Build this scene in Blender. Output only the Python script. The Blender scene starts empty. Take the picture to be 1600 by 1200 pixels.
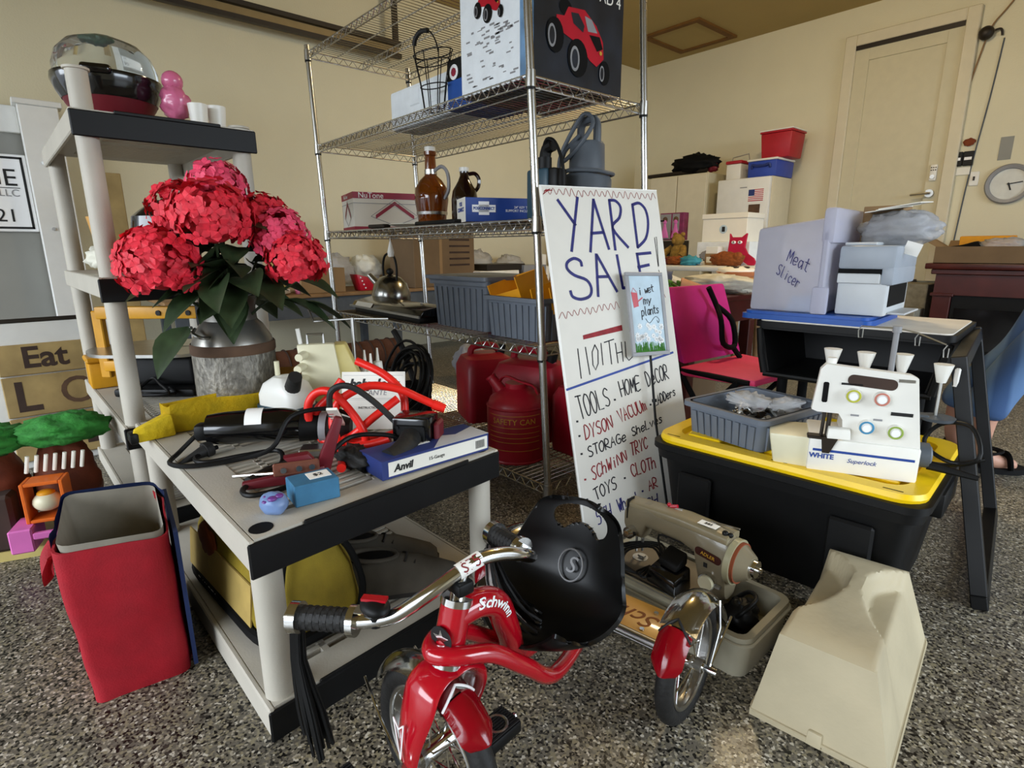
import bpy, bmesh, math, random
from math import pi, sin, cos, radians
from mathutils import Vector, Matrix, Euler, noise
rnd = random.Random(7)
SC = bpy.context.scene
COL = SC.collection

# ---------------------------------------------------------------- camera
cam_d = bpy.data.cameras.new('camera'); cam = bpy.data.objects.new('camera', cam_d); COL.objects.link(cam)
cam_d.sensor_width = 36.0; cam_d.lens = 876.36 / 1600 * 36.0; cam_d.clip_start = 0.02
yaw, pit, rol = radians(138.64), radians(-13.52), radians(-0.34)
fw = Vector((cos(pit)*cos(yaw), cos(pit)*sin(yaw), sin(pit)))
rt = fw.cross(Vector((0, 0, 1))).normalized(); up = rt.cross(fw)
r2 = rt*cos(rol) + up*sin(rol); u2 = up*cos(rol) - rt*sin(rol)
cam.matrix_world = Matrix(((r2.x, u2.x, -fw.x, 0), (r2.y, u2.y, -fw.y, 0), (r2.z, u2.z, -fw.z, 0.871), (0, 0, 0, 1)))
SC.camera = cam

# ---------------------------------------------------------------- light
w = bpy.data.worlds.new('World'); SC.world = w; w.use_nodes = True
bg = w.node_tree.nodes['Background']; bg.inputs[0].default_value = (0.80, 0.88, 1.0, 1); bg.inputs[1].default_value = 1.6
def area(name, loc, rot, sx, sy, power, col):
    l = bpy.data.lights.new(name, 'AREA'); l.shape = 'RECTANGLE'; l.size = sx; l.size_y = sy; l.energy = power; l.color = col
    o = bpy.data.objects.new(name, l); COL.objects.link(o); o.location = loc; o.rotation_euler = rot
    return o
# daylight entering through the open garage door behind the camera
area('sky_daylight', (-1.2, -6.0, 3.5), (radians(62), 0, radians(6)), 8.0, 4.5, 1250, (0.84, 0.92, 1.0))
# second open garage bay in the right wall
area('bay_daylight', (5.6, 2.7, 3.0), (radians(62), 0, radians(90)), 5.5, 4.0, 820, (0.78, 0.89, 1.0))
# warm ceiling bulb of the garage
bl = bpy.data.lights.new('ceiling_bulb', 'POINT'); bl.energy = 75; bl.color = (1.0, 0.80, 0.50); bl.shadow_soft_size = 0.12
bo = bpy.data.objects.new('ceiling_bulb', bl); COL.objects.link(bo); bo.location = (-1.5, 3.3, 2.6)
SC.view_settings.view_transform = 'Standard'; SC.view_settings.look = 'None'
SC.view_settings.exposure = -0.08; SC.view_settings.gamma = 1.0; SC.view_settings.use_curve_mapping = False
SC.cycles.use_denoising = True

# ---------------------------------------------------------------- materials
def lin(h):
    h = h.lstrip('#'); o = []
    for i in (0, 2, 4):
        c = int(h[i:i+2], 16)/255
        o.append(c/12.92 if c <= 0.04045 else ((c+0.055)/1.055)**2.4)
    return (o[0], o[1], o[2], 1)
MATS = {}
def mat(name, col, rough=0.5, metal=0.0, var=0.08, scale=14, bump=0.0, bscale=60, coat=0, trans=0, alpha=1, spec=0.5, ior=1.45, sheen=0):
    if name in MATS: return MATS[name]
    m = bpy.data.materials.new(name); m.use_nodes = True; nt = m.node_tree; b = nt.nodes['Principled BSDF']
    c = lin(col) if isinstance(col, str) else col
    tc = nt.nodes.new('ShaderNodeTexCoord')
    nz = nt.nodes.new('ShaderNodeTexNoise'); nz.inputs['Scale'].default_value = scale; nz.inputs['Detail'].default_value = 4
    nt.links.new(tc.outputs['Object'], nz.inputs['Vector'])
    rp = nt.nodes.new('ShaderNodeValToRGB')
    rp.color_ramp.elements[0].position = 0.3; rp.color_ramp.elements[1].position = 0.7
    rp.color_ramp.elements[0].color = (c[0]*(1-var), c[1]*(1-var), c[2]*(1-var), 1)
    rp.color_ramp.elements[1].color = (min(1, c[0]*(1+var)), min(1, c[1]*(1+var)), min(1, c[2]*(1+var)), 1)
    nt.links.new(nz.outputs['Fac'], rp.inputs['Fac']); nt.links.new(rp.outputs['Color'], b.inputs['Base Color'])
    b.inputs['Roughness'].default_value = rough; b.inputs['Metallic'].default_value = metal
    b.inputs['Specular IOR Level'].default_value = spec; b.inputs['IOR'].default_value = ior
    b.inputs['Coat Weight'].default_value = coat; b.inputs['Coat Roughness'].default_value = 0.08
    b.inputs['Transmission Weight'].default_value = trans; b.inputs['Alpha'].default_value = alpha
    if sheen: b.inputs['Sheen Weight'].default_value = sheen
    if bump:
        n2 = nt.nodes.new('ShaderNodeTexNoise'); n2.inputs['Scale'].default_value = bscale; n2.inputs['Detail'].default_value = 3
        nt.links.new(tc.outputs['Object'], n2.inputs['Vector'])
        bp = nt.nodes.new('ShaderNodeBump'); bp.inputs['Strength'].default_value = bump; bp.inputs['Distance'].default_value = 0.01
        nt.links.new(n2.outputs['Fac'], bp.inputs['Height']); nt.links.new(bp.outputs['Normal'], b.inputs['Normal'])
    MATS[name] = m
    return m
def speckle_floor():
    m = bpy.data.materials.new('flake_floor'); m.use_nodes = True; nt = m.node_tree; b = nt.nodes['Principled BSDF']
    tc = nt.nodes.new('ShaderNodeTexCoord')
    v = nt.nodes.new('ShaderNodeTexVoronoi'); v.inputs['Scale'].default_value = 215; v.inputs['Randomness'].default_value = 1.0
    nt.links.new(tc.outputs['Object'], v.inputs['Vector'])
    s = nt.nodes.new('ShaderNodeSeparateColor'); nt.links.new(v.outputs['Color'], s.inputs[0])
    r = nt.nodes.new('ShaderNodeValToRGB'); r.color_ramp.interpolation = 'CONSTANT'
    cols = [(0, '#171613'), (0.13, '#3f3b34'), (0.28, '#6a6458'), (0.45, '#7e7768'), (0.61, '#91886f'), (0.76, '#716b60'), (0.87, '#aea592'), (0.95, '#cfc8b8')]
    el = r.color_ramp.elements
    for i, (p, c) in enumerate(cols):
        e = el[i] if i < 2 else el.new(p)
        e.position = p; e.color = lin(c)
    nt.links.new(s.outputs[0], r.inputs['Fac'])
    n = nt.nodes.new('ShaderNodeTexNoise'); n.inputs['Scale'].default_value = 3.0; n.inputs['Detail'].default_value = 6
    nt.links.new(tc.outputs['Object'], n.inputs['Vector'])
    mx = nt.nodes.new('ShaderNodeMix'); mx.data_type = 'RGBA'; mx.blend_type = 'MULTIPLY'; mx.inputs['Factor'].default_value = 0.35
    nt.links.new(r.outputs['Color'], mx.inputs[6]); nt.links.new(n.outputs['Fac'], mx.inputs[7])
    nt.links.new(mx.outputs[2], b.inputs['Base Color'])
    b.inputs['Roughness'].default_value = 0.33; b.inputs['Specular IOR Level'].default_value = 0.35
    MATS['flake_floor'] = m
    return m
def pattern(name, kind, scale, stops, rough=0.6, bump=0.3, metal=0.0, stretch=(1, 1, 1)):
    """noise / voronoi / wave coloured by a ramp, with matching relief"""
    m = bpy.data.materials.new(name); m.use_nodes = True; nt = m.node_tree; b = nt.nodes['Principled BSDF']
    tc = nt.nodes.new('ShaderNodeTexCoord'); mp = nt.nodes.new('ShaderNodeMapping'); mp.inputs['Scale'].default_value = stretch
    nt.links.new(tc.outputs['Object'], mp.inputs['Vector'])
    if kind == 'noise':
        t = nt.nodes.new('ShaderNodeTexNoise'); t.inputs['Detail'].default_value = 5; o = t.outputs['Fac']
    elif kind == 'voronoi':
        t = nt.nodes.new('ShaderNodeTexVoronoi'); o = t.outputs['Distance']
    else:
        t = nt.nodes.new('ShaderNodeTexWave'); o = t.outputs['Fac']; t.inputs['Distortion'].default_value = 1.5
    t.inputs['Scale'].default_value = scale; nt.links.new(mp.outputs['Vector'], t.inputs['Vector'])
    r = nt.nodes.new('ShaderNodeValToRGB'); el = r.color_ramp.elements
    for i, (p, c) in enumerate(stops):
        e = el[i] if i < 2 else el.new(p)
        e.position = p; e.color = lin(c)
    nt.links.new(o, r.inputs['Fac']); nt.links.new(r.outputs['Color'], b.inputs['Base Color'])
    b.inputs['Roughness'].default_value = rough; b.inputs['Metallic'].default_value = metal
    if bump:
        bp = nt.nodes.new('ShaderNodeBump'); bp.inputs['Strength'].default_value = bump; bp.inputs['Distance'].default_value = 0.01
        nt.links.new(o, bp.inputs['Height']); nt.links.new(bp.outputs['Normal'], b.inputs['Normal'])
    MATS[name] = m
    return m
M = MATS
speckle_floor()
mat('wall', '#d9d2b6', 0.8, var=0.03, scale=2, bump=0.15, bscale=90)
mat('ceiling', '#a8935f', 0.9, var=0.05, scale=1.5, bump=0.2, bscale=40)
mat('hatch_trim', '#6d4a1c', 0.8, var=0.12)
mat('door_paint', '#cbc3a6', 0.6, var=0.03)
mat('trim_paint', '#d3cab0', 0.6, var=0.03)
mat('white_paint', '#e3e3df', 0.55, var=0.03)
mat('grey_panel', '#8e8e88', 0.7, var=0.05, scale=4)
mat('dark_metal', '#2b241d', 0.5, 0.3)
mat('rail_tan', '#8c7850', 0.5, 0.2)
mat('chrome', '#d8d8d6', 0.12, 1.0, var=0.03)
mat('wire_chrome', '#c4c4c2', 0.26, 1.0, var=0.06)
mat('steel', '#b9b8b4', 0.3, 1.0, var=0.08)
mat('grey_plastic', '#b9b3a6', 0.55, var=0.05, scale=8, bump=0.06, bscale=200)
mat('black_plastic', '#0d0d0d', 0.5, var=0.15, scale=20, spec=0.28)
mat('black_matte', '#080808', 0.75, var=0.2, spec=0.2)
mat('black_gloss', '#080809', 0.16, var=0.1, coat=0.4)
mat('rubber', '#171615', 0.65, var=0.2, scale=40, bump=0.15, bscale=120)
mat('red_paint', '#a80a1c', 0.16, var=0.05, coat=0.6)
mat('can_red', '#9c1426', 0.38, var=0.15, scale=9)
mat('dark_red', '#64101c', 0.5, var=0.15, scale=9)
mat('hose_red', '#e3241b', 0.35, var=0.08)
mat('cloth_red', '#9c0c1e', 0.75, var=0.12, scale=25, bump=0.15, bscale=300)
mat('cloth_navy', '#182a56', 0.75, var=0.12, scale=25)
mat('cloth_grey', '#8b8578', 0.9, var=0.12, scale=18)
mat('yellow_lid', '#efc60e', 0.35, var=0.05)
mat('yellow_cloth', '#d8b80e', 0.7, var=0.18, scale=18, bump=0.3, bscale=80)
mat('yellow_metal', '#c98f16', 0.45, var=0.12)
mat('orange_bin', '#e29a16', 0.5, var=0.07)
mat('bin_grey', '#656c76', 0.45, var=0.07)
mat('tool_bag', '#8f7a1e', 0.8, var=0.18, scale=16, bump=0.2, bscale=300)
mat('tan_cloth', '#b59a55', 0.8, var=0.15, scale=14)
mat('white_plastic', '#e4e2da', 0.35, var=0.03)
mat('cream_plastic', '#d9d3b4', 0.4, var=0.05)
mat('yellowed_plastic', '#c8b871', 0.45, var=0.08)
mat('beige_cover', '#b3a78a', 0.6, var=0.10, scale=7, bump=0.08, bscale=60)
mat('machine_olive', '#7a705a', 0.32, var=0.08, coat=0.2)
mat('machine_bed', '#6e604a', 0.5, var=0.12)
mat('case_grey', '#a09a86', 0.6, var=0.10, scale=9)
mat('wood_gold', '#d39b46', 0.4, var=0.16, scale=8, coat=0.3)
mat('brown_print', '#8a4a14', 0.6)
mat('mahogany', '#4a1c17', 0.35, var=0.25, scale=6)
mat('brown_wood', '#8a6a45', 0.6, var=0.2)
mat('cardboard', '#8f7350', 0.85, var=0.10, scale=5)
mat('cardboard_dark', '#6f5a41', 0.85, var=0.12, scale=5)
mat('paper', '#e8e5da', 0.8, var=0.02)
mat('foam', '#e6ecf0', 0.8, var=0.05, scale=20, bump=0.2, bscale=150)
mat('board_white', '#dcd8ce', 0.7, var=0.02)
mat('board_edge', '#f2f0ea', 0.8, var=0.02)
mat('ink_blue', '#1c1c66', 0.6, var=0.3, scale=60)
mat('ink_line', '#27418f', 0.6, var=0.2)
mat('ink_red', '#8c1f26', 0.7, var=0.25, scale=60)
mat('ink_black', '#17151c', 0.7)
mat('print_white', '#f2f2f2', 0.6, var=0.01)
mat('print_black', '#141414', 0.6)
mat('print_red', '#8f1833', 0.5)
mat('print_blue', '#1d3f8c', 0.45, var=0.05)
mat('print_gold', '#c5962a', 0.5)
mat('amber_glass', '#3a1503', 0.07, var=0.1, coat=0.5, trans=0.35, ior=1.45)
mat('amber_dark', '#1d0a04', 0.08, var=0.1, coat=0.5)
mat('amber_light', '#7a3a06', 0.07, var=0.15, coat=0.5, trans=0.4)
mat('pink_fabric', '#d51f8c', 0.6, var=0.06)
mat('pink_seat', '#e93a6c', 0.6, var=0.06)
mat('pink_gloss', '#d06a90', 0.25, var=0.08, coat=0.4)
mat('petal', '#dc2a3c', 0.6, var=0.3, scale=45)
mat('petal_pink', '#e8486a', 0.6, var=0.25, scale=45)
mat('leaf', '#2e3d24', 0.5, var=0.35, scale=22)
mat('moss_green', '#2f7d2f', 0.85, var=0.3, scale=30, bump=0.5, bscale=60)
mat('toy_brown', '#6b3018', 0.7, var=0.3, scale=14, bump=0.3, bscale=40)
mat('toy_dark', '#3a2a22', 0.8, var=0.2)
mat('toy_orange', '#d9661a', 0.45)
mat('toy_pink', '#d06ab0', 0.5)
mat('toy_blue', '#4a6f95', 0.5)
mat('blue_box', '#376f92', 0.55, var=0.12, scale=30)
mat('navy_box', '#26356f', 0.45, var=0.08)
mat('cooler_blue', '#2b46a5', 0.45)
mat('cooler_red', '#a81726', 0.45)
mat('lid_blue', '#1e4f9e', 0.4)
mat('jeans', '#4d6a92', 0.9, var=0.25, scale=16, bump=0.2, bscale=400)
mat('skin', '#b98a74', 0.55, var=0.06, scale=10)
mat('plaid', '#9a5864', 0.9, var=0.4, scale=40)
mat('hair', '#3a2a1c', 0.7, var=0.2)
mat('teddy', '#8a6a2c', 0.95, var=0.3, scale=40, bump=0.6, bscale=120)
mat('teddy_brown', '#8a4a1e', 0.95, var=0.3, scale=40, bump=0.6, bscale=120)
mat('cat_red', '#b5123c', 0.9, var=0.08)
mat('teal_cloth', '#3f8fa0', 0.8, var=0.15)
mat('shoe', '#453f35', 0.85, var=0.12, scale=30)
mat('shoe_dark', '#26221e', 0.9, var=0.2)
mat('printer_grey', '#9aa2ac', 0.45, var=0.04)
mat('printer_light', '#c3c7c9', 0.45, var=0.03)
mat('concrete', '#8c8778', 0.9, var=0.2, scale=25, bump=0.3, bscale=60)
mat('fringe', '#f0ece0', 0.9)
mat('paint_stone', '#6f88b4', 0.4, var=0.12, scale=40)
mat('purple', '#6a3a86', 0.4)
mat('motor_grey', '#4e545b', 0.55, var=0.15)
mat('tool_blue', '#24414f', 0.4)
mat('kettle_steel', '#8e8d88', 0.22, 1.0, var=0.08)
mat('tag_white', '#f4f2ec', 0.7, var=0.01)
mat('clear', '#f4f8f8', 0.05, var=0.0, trans=0.96, ior=1.25)
mat('frosted', '#dcdcea', 0.45, var=0.03, trans=0.55, ior=1.15)
mat('bag_clear', '#e2e2e2', 0.22, var=0.1, trans=0.6, ior=1.15, bump=0.6, bscale=30)
mat('bag_white', '#d9d6c6', 0.5, var=0.1, bump=0.6, bscale=25)
mat('bag_slate', '#6d6f80', 0.7, var=0.25, bump=0.6, bscale=25)
mat('navy_cloth', '#39415c', 0.8, var=0.2)
mat('clock_face', '#cfcfc6', 0.3)
mat('amber_stain', '#a98a3f', 0.9)
mat('flag_sky', '#b9cdd8', 0.6, var=0.15, scale=12)
mat('grass', '#3f7a2a', 0.9, var=0.3, scale=40)
mat('daisy', '#f0f0ee', 0.7)
mat('brown_stain', '#7a3a1c', 0.9)
mat('rug_brown', '#5a3a2c', 0.95, var=0.25, scale=10, bump=0.3, bscale=60)
mat('rc_dark', '#1d222b', 0.3, var=0.5, scale=9, coat=0.3)
mat('rc_blue', '#6d93b8', 0.3, var=0.5, scale=9, coat=0.3)
mat('rc_red', '#b3152a', 0.3)
mat('grey_print', '#8a8a8c', 0.4)
mat('screen_grey', '#55565a', 0.5)
mat('green_leaf', '#5a8a30', 0.7, var=0.3)
mat('kraft', '#c4906a', 0.8)
mat('orange_tag', '#e0763a', 0.8)
mat('dial_yellow', '#b9bb3a', 0.5); mat('dial_red', '#c47a6a', 0.5); mat('dial_blue', '#3f86ad', 0.5); mat('dial_green', '#8fa84a', 0.5)
pattern('milk_can', 'noise', 85, [(0.35, '#5f5b53'), (0.65, '#8b867b')], 0.5, 0.55, 0.45, (1, 1, 0.55))
mat('milk_smooth', '#8d8a83', 0.32, 0.85, var=0.18, scale=9)
mat('rust', '#57402f', 0.8, var=0.3)
pattern('weathered', 'noise', 7, [(0.3, '#8a744a'), (0.7, '#b69c66')], 0.85, 0.15)
pattern('jean_stripe', 'wave', 3, [(0.3, '#34507a'), (0.7, '#56749c')], 0.9, 0.1)
# ---------------------------------------------------------------- shape helpers (each adds to a bmesh)
def B(): return bmesh.new()
def TR(loc=(0, 0, 0), rot=(0, 0, 0), s=(1, 1, 1)):
    return Matrix.Translation(loc) @ Euler(rot).to_matrix().to_4x4() @ Matrix.Diagonal((s[0], s[1], s[2], 1))
def box(bm, x0, x1, y0, y1, z0, z1, bev=0.0, seg=1, mtx=None):
    r = bmesh.ops.create_cube(bm, size=1, matrix=TR(((x0+x1)/2, (y0+y1)/2, (z0+z1)/2), s=(x1-x0, y1-y0, z1-z0)))
    vs = r['verts']
    if bev:
        es = list({e for v in vs for e in v.link_edges})
        q = bmesh.ops.bevel(bm, geom=es, offset=bev, segments=seg, affect='EDGES', profile=0.5)
        vs = list({v for f in q['faces'] for v in f.verts} | {v for v in vs if v.is_valid})
    if mtx is not None: bmesh.ops.transform(bm, matrix=mtx, verts=vs)
    return vs
def hexa(bm, p, bev=0.0, seg=2):
    """eight corners: bottom 0-3 counter-clockwise, top 4-7"""
    v = [bm.verts.new(q) for q in p]
    fs = [(3, 2, 1, 0), (4, 5, 6, 7), (0, 1, 5, 4), (1, 2, 6, 5), (2, 3, 7, 6), (3, 0, 4, 7)]
    F = [bm.faces.new([v[i] for i in f]) for f in fs]
    if bev: bmesh.ops.bevel(bm, geom=list({e for f in F for e in f.edges}), offset=bev, segments=seg, affect='EDGES', profile=0.5)
def cyl(bm, p0, p1, r0, r1=None, n=16, caps=True):
    p0 = Vector(p0); p1 = Vector(p1); d = p1-p0
    if r1 is None: r1 = r0
    m = Matrix.Translation((p0+p1)/2) @ d.to_track_quat('Z', 'Y').to_matrix().to_4x4()
    return bmesh.ops.create_cone(bm, cap_ends=caps, cap_tris=False, segments=n, radius1=r0, radius2=r1, depth=d.length, matrix=m)['verts']
def sph(bm, c, r, s=(1, 1, 1), u=16, v=10, rot=(0, 0, 0)):
    return bmesh.ops.create_uvsphere(bm, u_segments=u, v_segments=v, radius=r, matrix=TR(c, rot, s))['verts']
def lathe(bm, prof, n=24, mtx=None, close=False):
    """prof: (radius, z) from bottom to top"""
    rings = []
    for r, z in prof:
        if r < 1e-5: rings.append([bm.verts.new((0, 0, z))])
        else: rings.append([bm.verts.new((r*cos(2*pi*i/n), r*sin(2*pi*i/n), z)) for i in range(n)])
    for a, b in zip(rings, rings[1:]):
        for i in range(n):
            j = (i+1) % n
            if len(a) == 1 and len(b) == 1: continue
            if len(a) == 1: bm.faces.new((a[0], b[j], b[i]))
            elif len(b) == 1: bm.faces.new((a[i], a[j], b[0]))
            else: bm.faces.new((a[i], a[j], b[j], b[i]))
    if mtx is not None: bmesh.ops.transform(bm, matrix=mtx, verts=[v for r in rings for v in r])
def smooth_path(pts, k=6, closed=False):
    P = [Vector(p) for p in pts]; n = len(P); out = []
    if n < 3: return P
    rng = n if closed else n-1
    for i in range(rng):
        g = lambda j: P[j % n] if closed else P[max(0, min(n-1, j))]
        a, b, c, d = g(i-1), g(i), g(i+1), g(i+2)
        for s in range(k):
            t = s/k
            out.append(0.5*((2*b)+(-a+c)*t+(2*a-5*b+4*c-d)*t*t+(-a+3*b-3*c+d)*t**3))
    if not closed: out.append(P[-1])
    return out
def tube(bm, pts, r, n=8, k=0, closed=False, flat=1.0):
    """swept round section; r a number or list; flat squashes one axis"""
    if k:
        m0 = len(pts)
        if isinstance(r, (list, tuple)):
            rr = smooth_path([(x, 0, 0) for x in r], k, closed); r = [max(1e-4, v.x) for v in rr]
        pts = smooth_path(pts, k, closed)
    P = [Vector(p) for p in pts]; N = len(P); rings = []; ref = None
    for i in range(N):
        a = P[(i-1) % N] if (closed or i > 0) else P[i]; b = P[(i+1) % N] if (closed or i < N-1) else P[i]
        t = (b-a)
        if t.length < 1e-9: t = Vector((0, 0, 1))
        t.normalize()
        if ref is None:
            ref = Vector((0, 0, 1)) if abs(t.z) < 0.9 else Vector((1, 0, 0))
        u = ref - t*ref.dot(t)
        if u.length < 1e-6: u = t.orthogonal()
        u.normalize(); v = t.cross(u); ref = u
        q = r[i] if isinstance(r, (list, tuple)) else r
        rings.append([bm.verts.new(P[i] + u*(cos(2*pi*j/n)*q*flat) + v*(sin(2*pi*j/n)*q)) for j in range(n)])
    prs = list(zip(rings, rings[1:])) + ([(rings[-1], rings[0])] if closed else [])
    for a, b in prs:
        for j in range(n):
            l = (j+1) % n; bm.faces.new((a[j], a[l], b[l], b[j]))
    if not closed:
        bm.faces.new(rings[0][::-1]); bm.faces.new(rings[-1])
def prism(bm, poly, h0, h1, mtx=None):
    """polygon in xy extruded from z=h0 to h1"""
    a = [bm.verts.new((x, y, h0)) for x, y in poly]; b = [bm.verts.new((x, y, h1)) for x, y in poly]; n = len(poly)
    bm.faces.new(a[::-1]); bm.faces.new(b)
    for i in range(n):
        j = (i+1) % n; bm.faces.new((a[i], a[j], b[j], b[i]))
    if mtx is not None: bmesh.ops.transform(bm, matrix=mtx, verts=a+b)
def rrect(w, d, r, n=5):
    o = []
    for cx, cy, a0 in ((w/2-r, d/2-r, 0), (-w/2+r, d/2-r, pi/2), (-w/2+r, -d/2+r, pi), (w/2-r, -d/2+r, 1.5*pi)):
        for i in range(n+1):
            a = a0 + pi/2*i/n; o.append((cx+r*cos(a), cy+r*sin(a)))
    return o
def loft(bm, rings, cap0=True, cap1=True):
    R = [[bm.verts.new(p) for p in q] for q in rings]; n = len(R[0])
    for a, b in zip(R, R[1:]):
        for i in range(n):
            j = (i+1) % n; bm.faces.new((a[i], a[j], b[j], b[i]))
    if cap0: bm.faces.new(R[0][::-1])
    if cap1: bm.faces.new(R[-1])
def ring3(poly, z): return [(x, y, z) for x, y in poly]
def blob(bm, c, r, s=(1, 1, 1), amp=0.2, freq=6, u=24, v=16, seed=0):
    BLOBS.add(id(bm))
    vs = sph(bm, (0, 0, 0), 1, u=u, v=v)
    for q in vs:
        d = q.co.normalized(); f = 1 + amp*noise.noise(d*freq*0.4+Vector((seed*3.1, seed, 0))) + amp*0.5*noise.noise(d*freq+Vector((seed, 0, seed)))
        q.co = Vector((c[0]+d.x*f*r*s[0], c[1]+d.y*f*r*s[1], c[2]+d.z*f*r*s[2]))
def shell(bm, th):
    """gives an open sheet a thickness below its faces"""
    bmesh.ops.recalc_face_normals(bm, faces=bm.faces); bm.normal_update()
    vs = list(bm.verts); fs = list(bm.faces); bd = [e for e in bm.edges if len(e.link_faces) == 1]
    cp = {v: bm.verts.new(v.co - v.normal*th) for v in vs}
    for f in fs: bm.faces.new([cp[v] for v in reversed(f.verts)])
    for e in bd: a, c = e.verts; bm.faces.new((a, c, cp[c], cp[a]))
def ribbon(bm, pts, wdt, z=0.0, th=0.0004):
    """flat pen stroke in the xy plane"""
    P = [Vector((p[0], p[1])) for p in pts]
    L = []; R = []
    for i, p in enumerate(P):
        a = P[max(0, i-1)]; b = P[min(len(P)-1, i+1)]; t = (b-a)
        if t.length < 1e-9: t = Vector((1, 0))
        t.normalize(); nn = Vector((-t.y, t.x))*wdt/2
        ext = t*wdt*0.3*(-1 if i == 0 else (1 if i == len(P)-1 else 0))
        L.append(bm.verts.new((*(p+nn+ext), z))); R.append(bm.verts.new((*(p-nn+ext), z)))
    for i in range(len(P)-1): bm.faces.new((L[i], R[i], R[i+1], L[i+1]))

# ---------------------------------------------------------------- object helpers
def part(name, bm, m, parent=None, loc=(0, 0, 0), rot=(0, 0, 0), smooth=35, label=None, mw=None):
    bmesh.ops.recalc_face_normals(bm, faces=bm.faces) if name not in FLAT else None
    if id(bm) in BLOBS:
        BLOBS.discard(id(bm))
        if smooth == 35: smooth = 180
    if parent is not None and (name in SPLIT):
        return split_part(name, bm, m, parent, loc, rot, smooth, label, mw)
    me = bpy.data.meshes.new(name); bm.to_mesh(me); bm.free()
    return link(name, me, m, parent, loc, rot, smooth, label, mw)
FLAT = set(); BLOBS = set()
SPLIT = set('panel_rib headset_ring grip_ring clip_sleeve collar socket_hole moulded_rib seam fender_stay axle_nut clamp_bolt spoke bolt spool_pin pedal_ridge board_screw rib lid_rib lid_slot vent_slot rivet doll_print hair_print berry bloom foot keypad ring upright tripod_leg railing window_hole stripe slot thread_guide streamer lace carry_rib metal_band track_flange eye window_print tension_knob print_block painted_spot embossed_print tote_handle bullet'.split())
def split_part(name, bm, m, parent, loc, rot, smooth, label, mw):
    """each loose piece becomes a part of its own"""
    bm.verts.index_update(); seen = set(); first = None
    for v0 in list(bm.verts):
        if v0.index in seen: continue
        st = [v0]; seen.add(v0.index); isl = []
        while st:
            v = st.pop(); isl.append(v)
            for e in v.link_edges:
                o = e.other_vert(v)
                if o.index not in seen: seen.add(o.index); st.append(o)
        ix = {v.index: i for i, v in enumerate(isl)}
        fs = {f for v in isl for f in v.link_faces}
        me = bpy.data.meshes.new(name); me.from_pydata([v.co[:] for v in isl], [], [[ix[v.index] for v in f.verts] for f in fs])
        o = link(name, me, m, parent, loc, rot, smooth, label, mw)
        first = first or o
    bm.free()
    return first
def link(name, me, m, parent=None, loc=(0, 0, 0), rot=(0, 0, 0), smooth=35, label=None, mw=None):
    me.materials.clear(); me.materials.append(M[m] if isinstance(m, str) else m)
    if smooth:
        for p in me.polygons: p.use_smooth = True
        me.set_sharp_from_angle(angle=radians(smooth))
    o = bpy.data.objects.new(name, me); COL.objects.link(o)
    if parent is not None: o.parent = parent
    if mw is not None: o.matrix_local = mw
    else: o.location = loc; o.rotation_euler = rot
    if label: o['label'] = label
    return o
def tag(o, label, cat, group=None):
    o['label'] = label; o['category'] = cat
    if group: o['group'] = group
    return o
def thing(name, label, cat, loc=(0, 0, 0), rz=0, group=None, rot=None):
    o = bpy.data.objects.new(name, None); COL.objects.link(o); o.empty_display_size = 0.05
    o.location = loc; o.rotation_euler = rot if rot else (0, 0, rz)
    return tag(o, label, cat, group)
def struct(o): o['kind'] = 'structure'; return o
def text(s, size, m, parent, loc, rot, name='lettering', align='CENTER', ext=0.0003, sx=1.0, shear=0, bold=0, label=None):
    cu = bpy.data.curves.new('text', 'FONT'); cu.body = s; cu.size = size; cu.align_x = align; cu.align_y = 'CENTER'
    cu.extrude = ext; cu.shear = shear; cu.offset = bold; cu.resolution_u = 4
    to = bpy.data.objects.new('text', cu); me = bpy.data.meshes.new_from_object(to)
    bpy.data.objects.remove(to); bpy.data.curves.remove(cu)
    me.name = name
    for v in me.vertices: v.co.x *= sx
    return link(name, me, m, parent, loc, rot, 0, label)
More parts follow.
